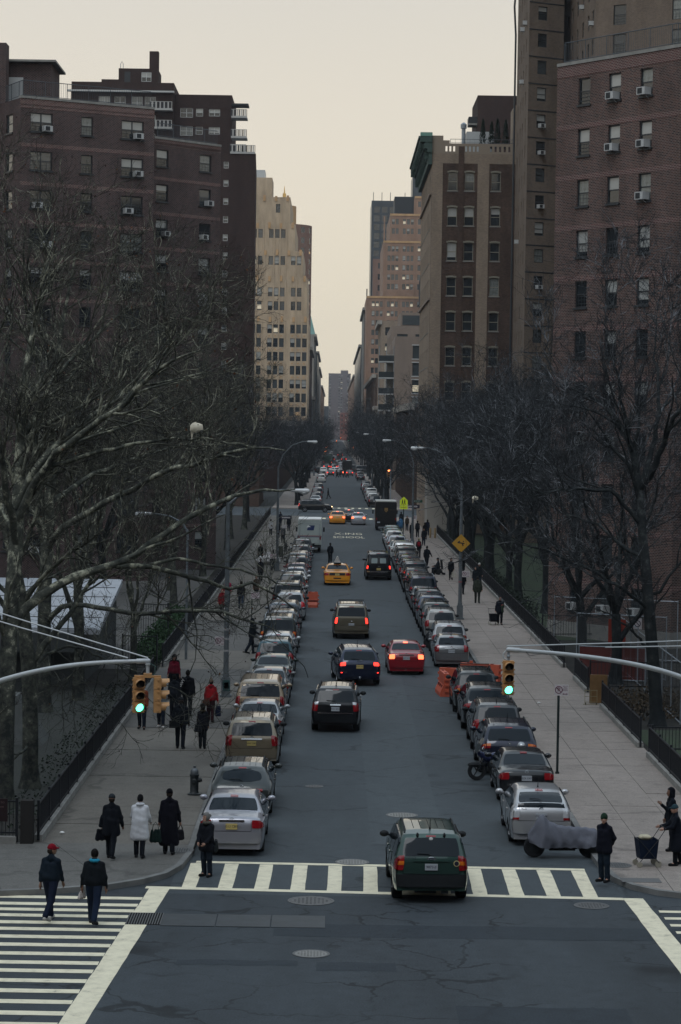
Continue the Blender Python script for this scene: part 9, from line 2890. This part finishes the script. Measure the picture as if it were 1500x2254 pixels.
MB().box((2.0, -.05, 2.15), (.85, .02, 1.1)).build('orange_board', plain('orange_board', (.20, .028, .018), .7, vary=.15), c1)
for k in range(8): MB().box((2.0, -.064, 2.55 - k * .1), (.6, .002, .025)).build('print_line', plain('board_print', (.12, .02, .015), .7), c1)
MB().box((3.0, -.05, 2.55), (.4, .02, .5)).build('white_notice', M_SIGNW, c1)
mb = MB(); mb.tube([(3.0 + .14 * math.cos(a), -.065, 2.55 + .14 * math.sin(a)) for a in np.linspace(0, 2 * PI, 15)], .02, 4, cap=False); mb.tube([(2.9, -.065, 2.65), (3.1, -.065, 2.45)], .02, 4); mb.build('symbol', M_INK, c1)
for i, (x, y, z_, tx, lb) in enumerate(((14.6, 93.55, 1.5, 'NO\nTRESPASSING', 'white notice board on the fence at the right edge'), (15.6, 92.9, 2.6, 'DANGER', 'danger sign on the right chain-link fence'), (14.0, 93.7, 2.75, 'NOTICE\nKEEP OUT', 'striped notice beside the danger sign'))):
 q = empty('notice', (x, y, z_), R_(-20)); MB().box((0, 0, 0), (.42, .015, .42 if i != 1 else .3)).build('plate', M_SIGNW, q)
 if i == 1: MB().box((0, -.01, .06), (.36, .004, .14)).build('band', M_INK, q)
 inst('lettering', text_mesh(tx, .075, plain('print_red', (.25, .02, .02), .6), .001), q, (0, -.014, .05 if i == 1 else 0)); tag(q, lb, 'notice', 'notices on the chain-link fences')
M_WOOD = plain('plywood', (.20, .115, .05), .8, vary=.2, vscale=3)
bx = empty('plywood_board', (11.2, 100.3, .13)); MB().box((0, .2, .62), (.72, .06, 1.2), rx=.12).build('board', M_WOOD, bx); MB().box((.12, .3, .6), (.6, .05, 1.1), rx=.15).build('board', plain('board_grey', (.12, .12, .11), .8), bx)
tag(bx, 'brown board leaning in the opening of the right fence', 'board')
ht = empty('hand_cart', (10.85, 100.0, .13)); mb = MB()
for x in (-.25, 0, .25): mb.tube([(x, 0, .05), (x, .1, .62)], .012, 5)
for z_ in (.12, .35, .6): mb.tube([(-.27, .02 + z_ * .1, z_), (.27, .02 + z_ * .1, z_)], .012, 5)
mb.tube([(-.35, -.25, .06), (.3, -.2, .06)], .014, 5); mb.build('frame', plain('frame_yellow', (.22, .19, .11), .6), ht)
for sx in (-1, 1): MB().lathe([(.05, -.015), (.05, .015)], 10, axis='X', c=(sx * .22, .0, .05)).build('wheel', M_RUBBER, ht)
tag(ht, 'folded wire cart lying by the right fence opening', 'cart')
hp_ = MB(); hp_.ball((0, 0, .5), (1.6, 1.1, .7), 14, 0, 8); rr_ = random.Random(4); hp_.v = [(v[0] * rr_.uniform(.85, 1.1), v[1] * rr_.uniform(.85, 1.1), max(0.0, v[2] * rr_.uniform(.8, 1.1))) for v in hp_.v]
tag(hp_.build('tarp_heap', plain('dark_tarp', (.01, .012, .014), .6), None, 70, (16.2, 97.0, .1)), 'dark tarpaulin heap behind the right chain-link fence', 'heap')
st_ = empty('stone_plinth_wall', (0, 0, 0)); MB().b2(10.1, 14.5, 258.5, 264.9, .1, 6.2).build('wall', ST_GREY, st_); MB().b2(9.95, 14.6, 258.35, 264.95, 6.2, 6.5).build('coping', ST_GREY, st_)
tag(st_, 'pale stone plinth at the foot of the cornice building', 'wall')
for k in range(2):
 bb = MB(); bb.lathe([(.11, 0), (.11, 1.0), (.06, 1.07)], 10); tag(bb.build('bollard', plain('bollard_tan', (.28, .2, .11), .7), None, 40, (10.2 + k * .5, 251.0, .13)), '%s tan bollard before the stone plinth' % ('left', 'right')[k], 'bollard', 'tan bollards')
for i, (x, y, sc_, col, lb) in enumerate(((7.55, 272, 1.0, (.03, .14, .30), 'blue rubbish bag heap, nearest by the brown truck'), (7.7, 276, 1.2, (.03, .15, .32), 'blue rubbish bag heap, middle by the brown truck'), (8.0, 281, .9, (.04, .17, .34), 'blue rubbish bag heap, farthest by the brown truck'),
          (-4.6, 197, 1.1, (.45, .44, .43), 'white rubbish sack by the left lamp, nearest the kerb'), (-5.3, 198, 1.25, (.45, .43, .42), 'tall pile of white sacks on the left pavement'), (-5.9, 197.2, .9, (.40, .39, .38), 'white rubbish sack on the left pavement, farthest left'))):
 S_ = Sdf(.08); S_.ell((0, 0, .32), (.42, .36, .32)); S_.ell((.1, .05, .6), (.2, .2, .25)); v_, f_ = S_.mesh(.06, noise=.03)
 o = inst('rubbish_bag', np_mesh('rubbish_bag', v_, f_, plain('bagcol_%d' % i, col, .45), True), None, (x, y, .13)); o.scale = (sc_, sc_, sc_); tag(o, lb, 'rubbish bag', 'rubbish bags on the kerbs')
mbx = empty('relay_mailbox', (-4.4, 205, .13)); MB().box((0, 0, .75), (.55, .5, .9)).build('box', plain('mailbox_olive', (.06, .065, .055), .6), mbx)
for sx in (-.2, .2):
 for sy in (-.18, .18): MB().box((sx, sy, .15), (.05, .05, .3)).build('leg', MATS['mailbox_olive'], mbx)
tag(mbx, 'olive storage box on legs by the left kerb', 'box')
# ================================================================ the air
hz = MB(); hz.b2(-420, 420, -430, 2480, -1.0, 118)
m = bpy.data.materials.new('haze_air'); m.use_nodes = True
nt = m.node_tree; nt.nodes.clear()
vo_ = nt.nodes.new('ShaderNodeVolumePrincipled'); ou = nt.nodes.new('ShaderNodeOutputMaterial')
vo_.inputs['Color'].default_value = (.80, .86, .95, 1)
vo_.inputs['Density'].default_value = 0.00008
vo_.inputs['Anisotropy'].default_value = 0.2
nt.links.new(vo_.outputs[0], ou.inputs['Volume'])
o = hz.build('haze', m)
o['kind'] = 'stuff'; o['label'] = 'thin cool winter haze down the street'; o['category'] = 'haze'
scene.cycles.volume_bounces = 1
